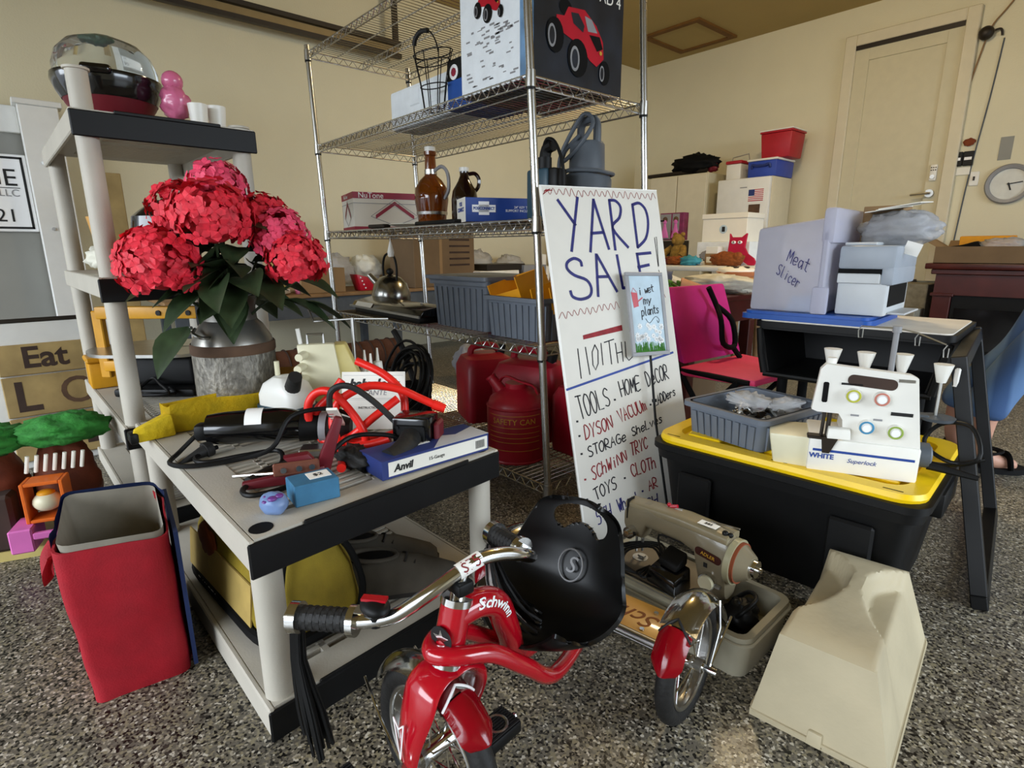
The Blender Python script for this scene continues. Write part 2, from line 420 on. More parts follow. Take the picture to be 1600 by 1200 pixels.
# stroke letters for handwriting, unit box, y up
GL = {
'A': [[(0, 0), (.5, 1), (1, 0)], [(.2, .4), (.8, .4)]], 'B': [[(0, 0), (0, 1), (.7, .9), (.7, .6), (0, .5), (.9, .35), (.8, .05), (0, 0)]],
'C': [[(.95, .85), (.6, 1), (.2, .85), (0, .5), (.2, .12), (.6, 0), (1, .15)]], 'D': [[(.05, 0), (.05, 1), (.6, .9), (1, .5), (.7, .1), (.05, 0)]],
'E': [[(1, 1), (0, 1), (0, 0), (1, 0)], [(0, .5), (.8, .5)]], 'G': [[(.95, .85), (.6, 1), (.2, .85), (0, .5), (.2, .1), (.6, 0), (1, .15), (1, .45), (.6, .45)]],
'H': [[(0, 0), (0, 1)], [(1, 0), (1, 1)], [(0, .5), (1, .5)]], 'I': [[(.5, 0), (.5, 1)]], 'L': [[(0, 1), (0, 0), (.9, 0)]],
'M': [[(0, 0), (.1, 1), (.5, .3), (.9, 1), (1, 0)]], 'N': [[(0, 0), (0, 1), (1, 0), (1, 1)]], 'O': [[(.5, 1), (.1, .8), (0, .45), (.2, .08), (.55, 0), (.9, .25), (1, .6), (.8, .92), (.5, 1)]],
'R': [[(0, 0), (0, 1), (.7, .95), (.8, .7), (.6, .5), (0, .45), (1, 0)]], 'S': [[(.9, .9), (.5, 1), (.1, .8), (.25, .58), (.75, .42), (.95, .2), (.6, 0), (.05, .1)]],
'T': [[(0, 1), (1, 1)], [(.5, 1), (.5, 0)]], 'U': [[(0, 1), (0, .3), (.3, 0), (.7, 0), (1, .3), (1, 1)]], 'V': [[(0, 1), (.5, 0), (1, 1)]],
'W': [[(0, 1), (.25, 0), (.5, .7), (.75, 0), (1, 1)]], 'Y': [[(0, 1), (.5, .5), (1, 1)], [(.5, .5), (.45, 0)]], '5': [[(.95, 1), (.2, 1), (.1, .6), (.6, .6), (.95, .35), (.7, 0), (.05, .05)]],
'P': [[(0, 0), (0, 1), (.8, .95), (.9, .7), (.6, .5), (0, .45)]], 'K': [[(0, 0), (0, 1)], [(.9, 1), (0, .45), (1, 0)]],
'h': [[(0, 0), (0, 1)], [(0, .4), (.4, .62), (.8, .5), (.85, 0)]], 'e': [[(.05, .3), (.9, .35), (.75, .62), (.3, .6), (.05, .3), (.3, 0), (.9, .1)]], 'l': [[(.3, 1), (.35, 0), (.7, 0)]],
'c': [[(.9, .5), (.5, .62), (.1, .35), (.4, 0), (.9, .08)]], 'i': [[(.5, 0), (.5, .62)], [(.5, .8), (.52, .86)]], 'y': [[(0, .62), (.4, .1)], [(.9, .62), (.2, -.3)]],
'u': [[(0, .6), (.05, .1), (.4, 0), (.8, .15), (.85, .6)], [(.85, .3), (.95, 0)]], 'm': [[(0, 0), (0, .6), (.35, .6), (.45, 0)], [(.45, .5), (.8, .6), (.95, 0)]], 'r': [[(.1, 0), (.1, .6)], [(.1, .4), (.5, .62), (.9, .5)]],
's': [[(.85, .55), (.4, .62), (.15, .48), (.8, .2), (.5, 0), (.05, .08)]], 't': [[(.4, 1), (.4, .1), (.8, 0)], [(0, .65), (.9, .68)]], 'o': [[(.5, .62), (.1, .4), (.2, .05), (.6, 0), (.9, .3), (.5, .62)]], 'a': [[(.8, .55), (.3, .62), (.05, .25), (.4, 0), (.8, .3)], [(.8, .62), (.95, 0)]],
'w': [[(0, .6), (.2, 0), (.5, .45), (.75, 0), (1, .65)]], 'n': [[(0, 0), (0, .6)], [(0, .4), (.45, .62), (.85, .45), (.9, 0)]], 'p': [[(0, .6), (0, -.35)], [(0, .5), (.5, .62), (.9, .35), (.5, 0), (0, .1)]],
'$': [[(.9, .8), (.5, .9), (.1, .7), (.9, .3), (.5, .1), (.05, .2)], [(.5, 1.1), (.5, -.1)]], '7': [[(0, 1), (1, 1), (.3, 0)]],
'Q': [[(.95, .85), (.6, 1), (.2, .85), (0, .5), (.2, .1), (.6, 0), (1, .15)]],
}
def hand(bm, word, quad, wdt, jit=0.03, gap=0.22):
    """word written into quad TL,TR,BR,BL (board coordinates)"""
    TL, TRq, BRq, BLq = [Vector(q) for q in quad]; n = len(word)
    for i, ch in enumerate(word):
        if ch == ' ': continue
        for st in GL[ch]:
            pts = []
            for x, y in st:
                X = (i + gap/2 + x*(1-gap))/n + rnd.uniform(-jit, jit)/n; Y = y + rnd.uniform(-jit, jit)
                b = BLq.lerp(BRq, X); t = TL.lerp(TRq, X); pts.append(b.lerp(t, Y))
            if len(pts) > 3: pts = [Vector(p[:2]) for p in smooth_path([(p.x, p.y, 0) for p in pts], 3)]
            ribbon(bm, pts, wdt)

# ---------------------------------------------------------------- the room
XL, YD, ZC = -4.5, 6.0, 2.93
XR, YF = 2.6, -2.7
b = B(); box(b, XL-0.1, XR+3.5, YF-3.5, YD+0.1, -0.1, 0); struct(part('floor', b, 'flake_floor', smooth=0))
b = B(); box(b, XL-0.1, XR+0.1, YF-0.1, YD+0.1, ZC, ZC+0.1); struct(part('ceiling', b, 'ceiling', smooth=0))
b = B(); box(b, XL-0.1, XL, YF-0.1, YD+0.1, 0, ZC); wl = struct(part('wall_left', b, 'wall', smooth=0))
b = B(); box(b, XL, XR, YD, YD+0.1, 0, ZC); struct(part('wall_back', b, 'wall', smooth=0))
b = B(); box(b, XR, XR+0.1, YF-0.1, 0.8, 0, ZC); box(b, XR, XR+0.1, 4.7, YD+0.1, 0, ZC); box(b, XR, XR+0.1, 0.8, 4.7, 2.12, ZC); struct(part('wall_right', b, 'wall', smooth=0))
b = B(); box(b, XL, XR, YF-0.1, YF, 2.12, ZC); box(b, XL, -4.30, YF-0.1, YF, 0, 2.12); box(b, 1.6, XR, YF-0.1, YF, 0, 2.12)
struct(part('wall_front', b, 'wall', smooth=0))
b = B(); box(b, -2.3, 0.0, -0.62, -0.612, -0.004, 0.0012)
# attic hatch in the ceiling
hx0, hx1, hy0, hy1 = -3.80, -3.22, 5.15, 5.80
b.free(); b = B()
for a in ((hx0-.03, hx1+.03, hy0-.03, hy0+.03), (hx0-.03, hx1+.03, hy1-.03, hy1+.03), (hx0-.03, hx0+.03, hy0+.03, hy1-.03), (hx1-.03, hx1+.03, hy0+.03, hy1-.03)): box(b, *a, ZC-0.02, ZC)
struct(part('trim_1', b, 'hatch_trim', smooth=0))
b = B(); box(b, hx0+.03, hx1-.03, hy0+.03, hy1-.03, ZC-0.006, ZC)
tag(part('attic_hatch', b, 'ceiling', smooth=0), 'square tan attic hatch panel set in the ceiling', 'hatch')
# door
dx0, dx1, dz0, dz1 = -2.12, -1.34, 0.58, 2.60
d = bpy.data.objects.new('door_1', None); COL.objects.link(d); d.location = ((dx0+dx1)/2, YD, dz0); struct(d)
W, Hh = (dx1-dx0), (dz1-dz0)
b = B(); box(b, -W/2, W/2, -0.012, -0.004, 0, Hh); part('door_leaf', b, 'door_paint', d, smooth=0)
b = B()
for a in ((-W/2, -W/2+.11, 0, Hh), (W/2-.11, W/2, 0, Hh), (-W/2+.11, W/2-.11, Hh-.13, Hh), (-W/2+.11, W/2-.11, 0, .22)): box(b, a[0], a[1], -0.028, -0.012, a[2], a[3], 0.002)
part('door_stile', b, 'door_paint', d, smooth=0)
b = B()
for a in ((-W/2-.09, -W/2, -.0, Hh+.09), (W/2, W/2+.09, 0, Hh+.09), (-W/2, W/2, Hh, Hh+.09)): box(b, a[0], a[1], -0.055, 0.0, a[2], a[3], 0.006)
part('casing', b, 'trim_paint', d, smooth=0)
b = B(); box(b, -W/2, W/2, -0.045, -0.002, Hh-0.035, Hh); part('header_gap', b, 'dark_metal', d, smooth=0)
b = B(); box(b, -W/2, W/2-.06, -0.05, -0.01, -0.012, 0.014); part('door_sweep', b, 'dark_metal', d, smooth=0)
b = B(); box(b, W/2-.085, W/2-.035, -0.05, -0.028, .83, .96, 0.008, 2); k = part('deadbolt', b, 'white_plastic', d)
b = B(); cyl(b, (W/2-.06, -.062, .862), (W/2-.06, -.05, .862), .017); part('keyhole', b, 'steel', k)
b = B()
for i in range(6): cyl(b, (W/2-.075+.015*(i % 3), -.053, .915+.02*(i//3)), (W/2-.075+.015*(i % 3), -.049, .915+.02*(i//3)), .005, n=8)
part('keypad', b, 'dark_metal', k)
b = B(); cyl(b, (W/2-.065, -.06, .73), (W/2-.065, -.028, .73), .032); tube(b, [(W/2-.065, -.06, .73), (W/2-.065, -.085, .73), (W/2-.10, -.09, .728), (W/2-.19, -.09, .722)], .009, k=4)
part('lever_handle', b, 'steel', d)
b = B(); box(b, dx0-.12, dx1+.1, YD-.34, YD-.001, 0.0, 0.57, 0.006); tag(part('concrete_step', b, 'concrete', smooth=0), 'rough grey concrete step below the white door', 'step')
for i, zz in enumerate((.19, .38)):
    b = B(); box(b, dx0-.12, dx1+.1, YD-.34-.28*(2-i), YD-.34-.28*(1-i), 0, zz, 0.006)
    tag(part('concrete_step', b, 'concrete', smooth=0), ['lowest rough concrete step leading to the door', 'middle rough concrete step leading to the door'][i], 'step')
# wall gear right of the door
t = thing('motion_sensor', 'round dark sensor with a trailing wire above the door corner', 'sensor', (-1.20, YD, 2.47))
b = B(); sph(b, (0, -.05, 0), .05, (1, .9, 1)); part('housing', b, 'dark_metal', t)
b = B(); tube(b, [(.05, -.04, .01), (.085, -.03, .012), (.095, -.015, -.03)], .008, k=4); part('bracket', b, 'dark_metal', t)
b = B(); tube(b, [(.28, -.012, .42), (.10, -.012, .16), (.02, -.02, .04), (-.03, -.012, -.18), (-.06, -.012, -.36), (-.075, -.012, -.47)], .006, k=5); part('wire', b, 'brown_wood', t)
b = B(); blob(b, (-.08, -.015, -.49), .022, (1, .6, 1), .3); part('plug', b, 'black_plastic', t)
b = B(); tube(b, [(-1.09, YD-.006, 2.42), (-1.115, YD-.006, 2.0), (-1.15, YD-.006, 1.6), (-1.17, YD-.006, 1.3), (-1.19, YD-.006, .86)], .005, k=4); tag(part('wall_cable', b, 'motor_grey'), 'thin grey cable running down the wall beside the switch', 'cable')
t = thing('door_opener_panel', 'pair of black wall control boxes with white display strips', 'control panel', (-1.22, YD, 1.565))
for s in (-1, 1):
    b = B(); box(b, s*.036-.034, s*.036+.034, -.025, 0, -.055, .055, .004); k = part('control_box', b, 'black_plastic', t)
    b = B(); box(b, s*.036-.024, s*.036+.024, -.028, -.025, -.012, .010); part('display', b, 'print_white', k)
b = B(); box(b, -1.28, -1.16, YD-.012, YD, 1.44, 1.50, .002); tag(part('wall_label', b, 'paper'), 'cream paper label below the black control boxes', 'label')
t = thing('light_switch', 'white light switch plate left of the wall clock', 'switch', (-1.125, YD, 1.405))
b = B(); box(b, -.03, .03, -.012, 0, -.055, .055, .004); part('plate', b, 'white_plastic', t); b = B(); box(b, -.006, .006, -.022, -.012, -.014, .016); part('toggle', b, 'dark_metal', t)
b = B(); blob(b, (-1.195, YD-.012, 1.69), .04, (1, .3, .7), .3, seed=3); tag(part('torn_patch', b, 'brown_stain'), 'brown torn paper patch above the black control boxes', 'patch')
t = thing('wall_clock', 'round grey rimmed wall clock right of the door', 'clock', (-.90, YD, 1.345))
b = B(); lathe(b, [(0, 0), (.145, 0), (.15, .02), (.14, .035), (.118, .03), (.115, .012)], 40, TR(rot=(pi/2, 0, 0))); part('rim', b, 'grey_print', t)
b = B(); cyl(b, (0, -.008, 0), (0, -.013, 0), .117, n=40); part('dial', b, 'clock_face', t)
b = B(); box(b, -.005, .005, -.018, -.014, -.01, .05, mtx=TR(rot=(0, radians(-200), 0))); part('hour_hand', b, 'print_black', t)
b = B(); box(b, -.0035, .0035, -.022, -.018, -.01, .085, mtx=TR(rot=(0, radians(82), 0))); part('minute_hand', b, 'print_black', t)
b = B(); box(b, -1.0, -.92, YD-.004, YD, 1.53, 1.70); tag(part('tape_strip', b, 'grey_panel'), 'grey tape strip on the wall above the clock', 'tape')
# left wall: track, jamb, panel
t = thing('door_track', 'long dark overhead track along the cream wall', 'rail', (-4.36, 0, 2.43))
b = B(); box(b, -.02, .02, -2.4, 2.66, .03, .06); box(b, -.02, .02, -2.4, 2.66, -.06, -.03); part('track_flange', b, 'dark_metal', t, smooth=0)
b = B(); box(b, -.03, -.02, -2.4, 2.66, -.06, .06); part('track_web', b, 'rail_tan', t, smooth=0)
b = B(); box(b, -.015, .015, 2.60, 2.64, .06, .49); part('hanger', b, 'dark_metal', t, smooth=0)
t = thing('door_jamb', 'white painted jamb post beside the grey panel', 'post', (-4.33, .27, 0))
b = B(); box(b, -.05, .05, -.09, .09, 0, 1.66, .004); part('post_board', b, 'white_paint', t, smooth=0)
b = B(); box(b, -.06, .06, -.11, .11, 1.66, 1.69, .004); part('cap_board', b, 'white_paint', t, smooth=0)
b = B()
for yy, zz in ((-.02, 1.36), (.04, 1.40), (-.03, 1.0), (.03, .7)): cyl(b, (.05, yy, zz), (.058, yy, zz), .01, n=8)
part('bolt', b, 'steel', t)
b = B(); box(b, -4.47, -4.40, -2.4, .18, 0, 1.52); struct(part('trim_2', b, 'grey_panel', smooth=0))
b = B(); box(b, -4.47, -4.36, -2.4, .18, 1.52, 1.66, .004); struct(part('trim_3', b, 'white_paint', smooth=0))
b = B(); box(b, -3.55, -3.52, .40, .50, 0, 1.25, .003, mtx=TR((0, 0, 0))); tag(part('leaning_board', b, 'weathered', smooth=0), 'narrow tan board standing behind the tall plastic shelf', 'board')
# ---------------------------------------------------------------- chrome wire rack
SH = -0.068
def rackx(z): return -1.237 + SH*z
RW, RY0, RY1 = 1.54, 1.251, 1.81
rack = thing('wire_shelving', 'tall chrome wire shelving rack with five shelves leaning slightly', 'shelving', (0, 0, 0))
for (dx, yy) in ((0, RY0), (-RW, RY0), (0, RY1), (-RW, RY1)):
    b = B(); cyl(b, (-1.237+dx, yy, .02), (-1.237+dx+SH*1.83, yy, 1.83), .0125, n=14)
    for i in range(70):
        z = .05+i*.0254; cyl(b, (-1.237+dx+SH*z, yy, z), (-1.237+dx+SH*(z+.002), yy, z+.002), .0131, n=14)
    p = part('post', b, 'wire_chrome', rack)
    b = B(); cyl(b, (-1.237+dx, yy, 0), (-1.237+dx, yy, .012), .021, n=14); cyl(b, (-1.237+dx, yy, .012), (-1.237+dx, yy, .03), .008, n=8); part('foot', b, 'steel', p)
RZ = (.075, .545, .945, 1.36, 1.785)
def zig(b, p0, p1, h, n, r):
    P0 = Vector(p0); P1 = Vector(p1); pts = []
    for i in range(n+1): pts.append(P0.lerp(P1, i/n) + Vector((0, 0, h if i % 2 else -h)))
    tube(b, pts, r, 4)
for z in RZ:
    x1 = rackx(z)-.012; x0 = x1-RW+.024; y0, y1 = RY0, RY1; h = .015
    b = B()
    for zz in (z-h, z+h):
        tube(b, [(x0, y0, zz), (x1, y0, zz), (x1, y1, zz), (x0, y1, zz)], .0033, 6, closed=True)
    for a, c, n in (((x0, y0, z), (x1, y0, z), 62), ((x0, y1, z), (x1, y1, z), 62), ((x0, y0, z), (x0, y1, z), 22), ((x1, y0, z), (x1, y1, z), 22)): zig(b, a, c, h, n, .0023)
    s = part('shelf', b, 'wire_chrome', rack)
    b = B()
    n = 62
    for i in range(1, n): 
        x = x0+(x1-x0)*i/n; tube(b, [(x, y0, z+h+.003), (x, y1, z+h+.003)], .0016, 4)
    for f in (.25, .5, .75):
        yy = y0+(y1-y0)*f; tube(b, [(x0, yy, z+h-.002), (x1, yy, z+h-.002)], .0028, 5)
        if f == .5:
            tube(b, [(x0, yy, z-h), (x1, yy, z-h)], .0028, 5); zig(b, (x0, yy, z), (x1, yy, z), h, 62, .002)
    dk = part('wire_deck', b, 'wire_chrome', s); dk['kind'] = 'stuff'
    b = B()
    for xx in (x0-.012, x1+.012):
        for yy in (y0, y1): cyl(b, (xx, yy, z-.022), (xx, yy, z+.024), .0165, .0150, n=14)
    part('collar', b, 'steel', s)
    b = B()
    for xx in (x0-.012, x1+.012):
        for yy in (y0, y1): cyl(b, (xx, yy, z-.030), (xx, yy, z-.022), .0150, n=14)
    part('clip_sleeve', b, 'black_plastic', s)
Z1, Z2, Z3, Z4, Z5 = [z+.0205 for z in RZ[::-1]]      # deck heights, top shelf first

# ---------------------------------------------------------------- grey plastic shelving
def plastic_unit(name, label, org, e1, e2, L, Wd, tiers, ztop, group):
    t = thing(name, label, 'shelving', (org[0], org[1], 0), group=group)
    K = Matrix(((e1[0], e2[0], 0, 0), (e1[1], e2[1], 0, 0), (0, 0, 1, 0), (0, 0, 0, 1)))
    def P(n, b, m, par, sm=35, lab=None):
        bmesh.ops.transform(b, matrix=K, verts=b.verts); return part(n, b, m, par, smooth=sm, label=lab)
    pr = []
    for (px, py) in ((.036, .036), (L-.036, .036), (.036, Wd-.036), (L-.036, Wd-.036)): pr.append((px, py))
    for ti, z in enumerate(tiers):
        b = B(); th = .058
        box(b, 0, L, 0, .012, z-th, z, .003); box(b, 0, L, Wd-.012, Wd, z-th, z, .003)
        box(b, 0.004, .072, .012, Wd-.012, z-.014, z); box(b, L-.105, L-.004, .012, Wd-.012, z-.014, z)
        box(b, .072, L-.105, .012, .085, z-.014, z); box(b, .072, L-.105, Wd-.085, Wd-.012, z-.014, z)
        box(b, L*.5-.03, L*.5+.03, .085, Wd-.085, z-.016, z)
        for q in ((.22,) if Wd < .5 else (.25, .5, .75)): box(b, .072, L-.105, Wd*q-.007, Wd*q+.007, z-.03, z-.002)
        f = P('tier_frame', b, 'grey_plastic', t, 30)
        for xx, nm in ((-.003, 0),):
            b = B(); box(b, xx, xx+.007, -.001, Wd+.001, z-th-.012, z-.004, .003)
            box(b, xx, xx+.006, .10, Wd-.10, z-.006, z+.004, .002)
            s = -1 if nm == 0 else 1
            P('edge_band', b, 'black_plastic', f)
        b = B()
        for (px, py) in pr: cyl(b, (px, py, z-.02), (px, py, z+.0008), .021, n=22)
        P('socket_hole', b, 'black_matte', f)
        # slats parallel to the black edge, one mesh shared
        b = B(); box(b, -.006, .006, .085, Wd-.085, -.016, -.002); bmesh.ops.transform(b, matrix=K, verts=b.verts)
        me = bpy.data.meshes.new('slat'); b.to_mesh(me); b.free()
        for k, x in enumerate([.072+i*.0245 for i in range(1, 40)]):
            if x > L-.11 or abs(x-L/2) < .035: continue
            o = link('slat', me, 'grey_plastic', f, (e1[0]*x, e1[1]*x, z), smooth=0)
    for i, (px, py) in enumerate(pr):
        b = B()
        for za, zb in zip(tiers, tiers[1:]): cyl(b, (px, py, za), (px, py, zb-.014), .0275, n=20)
        zt = ztop[i]
        if zt > tiers[-1]:
            cyl(b, (px, py, tiers[-1]-.01), (px, py, zt), .026, n=20); cyl(b, (px, py, zt-.006), (px, py, zt), .031, n=20)
        if tiers[0] > .07: cyl(b, (px, py, 0), (px, py, tiers[0]-.014), .0275, n=20)
        else: cyl(b, (px, py, 0), (px, py, tiers[0]-.014), .030, n=20)
        P('post', b, 'grey_plastic', t)
    return t
TE1, TE2, TO = (-.9992, -.028), (-.105, .9945), (-.922, .226)
plastic_unit('low_plastic_shelving', 'low two tier grey plastic shelf with black edge covered in tools', TO, TE1, TE2, .915, .60, (.066, .40), (.4, .4, .4, .4), 'grey plastic shelving units')
AO = (-1.955, .185)
plastic_unit('tall_plastic_shelving', 'tall grey plastic shelf holding the popcorn maker on top', AO, (-1, -.02), (-.02, 1), .90, .47, (.066, .36, .80, 1.24), (1.345, 1.25, 1.25, 1.25), 'grey plastic shelving units')
def TP(x, y, z=.4):            # point on the low shelf: x along its length, y across
    return Vector((TO[0]+TE1[0]*x+TE2[0]*y, TO[1]+TE1[1]*x+TE2[1]*y, z))

# ---------------------------------------------------------------- on the tall grey shelf
ZT = 1.2405
t = thing('popcorn_maker', 'domed popcorn maker with clear cover and dark red base', 'popcorn maker', (-2.24, .325, ZT), radians(20))
b = B(); lathe(b, [(0, .018), (.085, .018), (.118, .065), (.132, .10), (.128, .10), (.114, .065), (.08, .025), (0, .025)], 40); part('base_bowl', b, 'dark_red', t)
b = B(); lathe(b, [(.124, .075), (.136, .098), (.146, .128), (.144, .142), (.132, .142), (.126, .10)], 40); part('rim', b, 'black_gloss', t)
b = B()
for a in (0, 2.1, 4.2): sph(b, (.075*cos(a), .075*sin(a), .010), .010, u=10, v=8)
part('foot', b, 'black_plastic', t)
b = B(); lathe(b, [(.135, .142), (.136, .17), (.123, .207), (.095, .237), (.05, .255), (0, .258), (0, .2565), (.05, .2535), (.094, .2358), (.1216, .2062), (.1345, .17), (.1335, .142), (.135, .142)], 40); part('dome', b, 'clear', t)
for s in (-1, 1):
    b = B(); box(b, s*.14-.022, s*.14+.022, -.038, .038, .126, .150, .010, 3, mtx=TR(rot=(0, 0, radians(-38)))); part('side_handle', b, 'black_gloss', t)
b = B(); blob(b, (.01, -.02, .215), .032, (1, 1, .5), .3, seed=4); part('vent_cap', b, mat('green_tint', '#3f7a63', .3, trans=.4), t)
b = B(); blob(b, (0, 0, .075), .05, (1, .8, 1), .25, seed=5); sph(b, (0, 0, .135), .03)
tag(part('figurine_bank', b, 'pink_gloss', loc=(-2.10, .47, ZT)), 'glossy pink figurine bank beside the popcorn maker', 'figurine')
for i, (x, y, h) in enumerate(((-2.03, .515, .065), (-2.06, .575, .072))):
    b = B(); lathe(b, [(0, 0), (.022, 0), (.028, h), (.025, h), (.020, .004), (0, .004)], 24)
    tag(part('paper_cup', b, 'white_plastic', loc=(x, y, ZT)), ['white cup standing nearest the pink figurine', 'white cup standing at the shelf corner, away from the figurine'][i], 'cup', 'white cups on the tall shelf')
b = B(); box(b, -.16, .16, -.06, .06, 0, .12, .01, 2); 
b.free()
# second tier
ZT = .8005
b = B(); lathe(b, [(0, 0), (.075, 0), (.10, .05), (.115, .12), (.105, .19), (.075, .215), (.06, .225), (.065, .24), (.055, .245), (.05, .23), (0, .225)], 32)
tag(part('black_jar', b, 'black_gloss', loc=(-2.42, .46, ZT)), 'round glossy black jar on the second tier behind the flowers', 'jar')
b = B(); blob(b, (0, 0, .05), .1, (1.1, .75, .45), .35, 8, seed=2); tag(part('plastic_bag', b, 'bag_white', loc=(-2.25, .27, ZT)), 'crumpled white plastic bag on the tall shelf second tier', 'bag')
b = B(); blob(b, (0, 0, .03), .1, (1.2, .5, .35), .4, 8, seed=6); tag(part('rag', b, 'brown_stain', loc=(-2.62, .33, ZT+.005)), 'rust brown rag behind the white plastic bag', 'rag')
b = B(); lathe(b, [(0, 0), (.012, 0), (.012, .10), (.026, .19), (.02, .19), (0, .12)], 16); tag(part('candle_holder', b, 'wood_gold', loc=(-2.52, .26, ZT)), 'slim golden candle holder on the second tier', 'candle holder')
# lower tier: scroll saw
ZT = .3605
t = thing('scroll_saw', 'yellow scroll saw with oval silver table and black base', 'saw', (-2.40, .40, ZT), radians(-41))
t.scale = (.9, .9, 1)
b = B(); box(b, -.13, .13, -.16, .16, 0, .03, .01, 2); part('base', b, 'black_plastic', t)
b = B(); box(b, -.07, .07, -.10, .14, .03, .14, .02, 3); box(b, -.05, .05, -.16, -.10, .03, .12, .015, 2); part('motor_body', b, 'black_plastic', t)
b = B()
poly = [(.23*cos(a)*1.0, .29*sin(a)) for a in [2*pi*i/40 for i in range(40)]]
poly = [(max(-.20, min(.20, x)), y) for x, y in poly]
prism(b, poly, .155, .166); part('table', b, 'steel', t, smooth=30)
b = B(); box(b, -.004, .004, -.04, .10, .1662, .1668); part('blade_slot', b, 'black_matte', t)
b = B(); box(b, -.02, .02, -.26, .17, .27, .315, .006, 2); box(b, -.015, .015, -.28, -.24, .05, .30, .004); part('upper_arm', b, 'yellow_metal', t)
b = B(); box(b, -.02, .02, -.26, .17, .075, .115, .006, 2); part('lower_arm', b, 'yellow_metal', t)
b = B()
for yy in (-.15, 0, .12): cyl(b, (.02, yy, .292), (.026, yy, .292), .01, n=10)
part('bolt', b, 'black_plastic', t)
b = B(); box(b, -.028, .028, .15, .20, .24, .33, .008, 2); cyl(b, (0, .19, .16), (0, .19, .25), .004); part('blade_clamp', b, 'black_plastic', t)
b = B(); tube(b, [(.10, .05, .03), (.16, .10, .02), (.2, .02, .03), (.15, -.06, .02), (.08, -.03, .06), (.14, .04, .05), (.20, .10, .03), (.22, .0, .03)], .006, k=5); part('power_cord', b, 'black_plastic', t)
b = B(); box(b, -.06, .06, -.10, .10, 0, .10, .01, 2); box(b, -.065, .065, -.105, .105, .10, .12, .006)
tag(part('tool_case', b, 'yellow_metal', loc=(-2.66, .27, .3605)), 'yellow tool case behind the scroll saw', 'case')
b = B(); lathe(b, [(0, 0), (.05, 0), (.08, .03), (.085, .06), (.078, .06), (.07, .035), (0, .01)], 28)
tag(part('glass_bowl', b, 'amber_dark', loc=(-2.72, .55, .3605)), 'dark glass bowl on the tall shelf lower tier', 'bowl')

# ---------------------------------------------------------------- milk can and flowers
MC = Vector((-1.735, .455, .4005))
MC = TP(.825, .265, .4006)
t = thing('milk_can', 'galvanised hammered milk can holding red flowers', 'milk can', MC)
b = B(); lathe(b, [(0, 0), (.108, 0), (.112, .008), (.112, .185), (.109, .19)], 40); part('body', b, 'milk_can', t)
b = B(); lathe(b, [(.113, .182), (.115, .186), (.115, .208), (.112, .212)], 40); part('band', b, 'rust', t)
b = B(); lathe(b, [(.110, .21), (.106, .225), (.085, .262), (.072, .276), (.070, .31), (.078, .335), (.084, .345), (.080, .347), (.066, .312), (.066, .28)], 40); part('neck', b, 'milk_smooth', t)
for s in (-1, 1):
    b = B(); tube(b, [(.06*s, -.074, .235), (.075*s, -.100, .24), (.05*s, -.112, .25), (.02*s, -.100, .258)], .005, k=4); part('handle', b, 'steel', t)
b = B(); box(b, -.022, .022, -.0005, .0005, -.012, .012, mtx=TR((.052, -.052, .305), (radians(8), 0, radians(45)))); k = part('price_tag', b, 'tag_white', t)
text('$50', .016, 'print_black', k, (.0535, -.0535, .305), (radians(90), 0, radians(45)))
t = thing('hydrangea_bouquet', 'bouquet of red artificial hydrangeas with dark leaves in the milk can', 'flowers', MC + Vector((0, 0, .25)))
def flower_head(r, seed):
    rr = random.Random(seed); b = B()
    sph(b, (0, 0, 0), r*.66, u=12, v=8)
    for k in range(120):
        u = rr.uniform(-.55, 1); a = rr.uniform(0, 2*pi); q = math.sqrt(max(0, 1-u*u)); d = Vector((q*cos(a), q*sin(a), u))
        c = d*r*rr.uniform(.78, 1.03); X = d.orthogonal().normalized(); Y = d.cross(X); a0 = rr.uniform(0, pi)
        for p in range(4):
            an = a0+p*pi/2; D = X*cos(an)+Y*sin(an); S = D.cross(d); s = r*rr.uniform(.17, .27)
            vs = [c, c+D*s*.55+S*s*.5+d*s*.12, c+D*s*1.15+S*s*.25+d*s*rr.uniform(0, .3), c+D*s*1.15-S*s*.25+d*s*rr.uniform(0, .3), c+D*s*.55-S*s*.5+d*s*.12]
            b.faces.new([b.verts.new(v) for v in vs])
    return b
heads = [((0.007, 0.007, 0.385), 0.080), ((-0.066, -0.075, 0.325), 0.082), ((0.098, -0.040, 0.305), 0.100), ((0.112, 0.128, 0.260), 0.078), ((0.032, -0.161, 0.185), 0.100), ((0.168, 0.145, 0.190), 0.082), ((-0.065, 0.017, 0.330), 0.080), ((0.028, 0.108, 0.300), 0.080), ((-0.075, -0.161, 0.200), 0.085)]
FLAT.add('flower_head')
for i, (c, r) in enumerate(heads):
    part('flower_head', flower_head(r, i+3), 'petal' if i % 3 else 'petal_pink', t, c, smooth=0)
    b = B(); tube(b, [(0, 0, -.02), (c[0]*.4, c[1]*.4, c[2]*.3), (c[0], c[1], c[2]-.05)], .004, 6, k=3); part('stem', b, 'leaf', t)
def leaf_mesh(Ln, Wl, seed):
    b = B(); n = 7; rows = []
    for i in range(n+1):
        f = i/n; w = Wl*sin(pi*min(1, f**.8)*.98+.02)*(1-.15*f); z = -.25*Ln*f*f
        rows.append([b.verts.new((Ln*f, s*w, z+abs(s)*w*.35)) for s in (-1, -.5, 0, .5, 1)])
    for a, c in zip(rows, rows[1:]):
        for j in range(4): b.faces.new((a[j], a[j+1], c[j+1], c[j]))
    me = bpy.data.meshes.new('leaf'); b.to_mesh(me); b.free(); return me
lms = [leaf_mesh(.15, .045, 0), leaf_mesh(.12, .04, 1), leaf_mesh(.17, .05, 2)]
rl = random.Random(12)
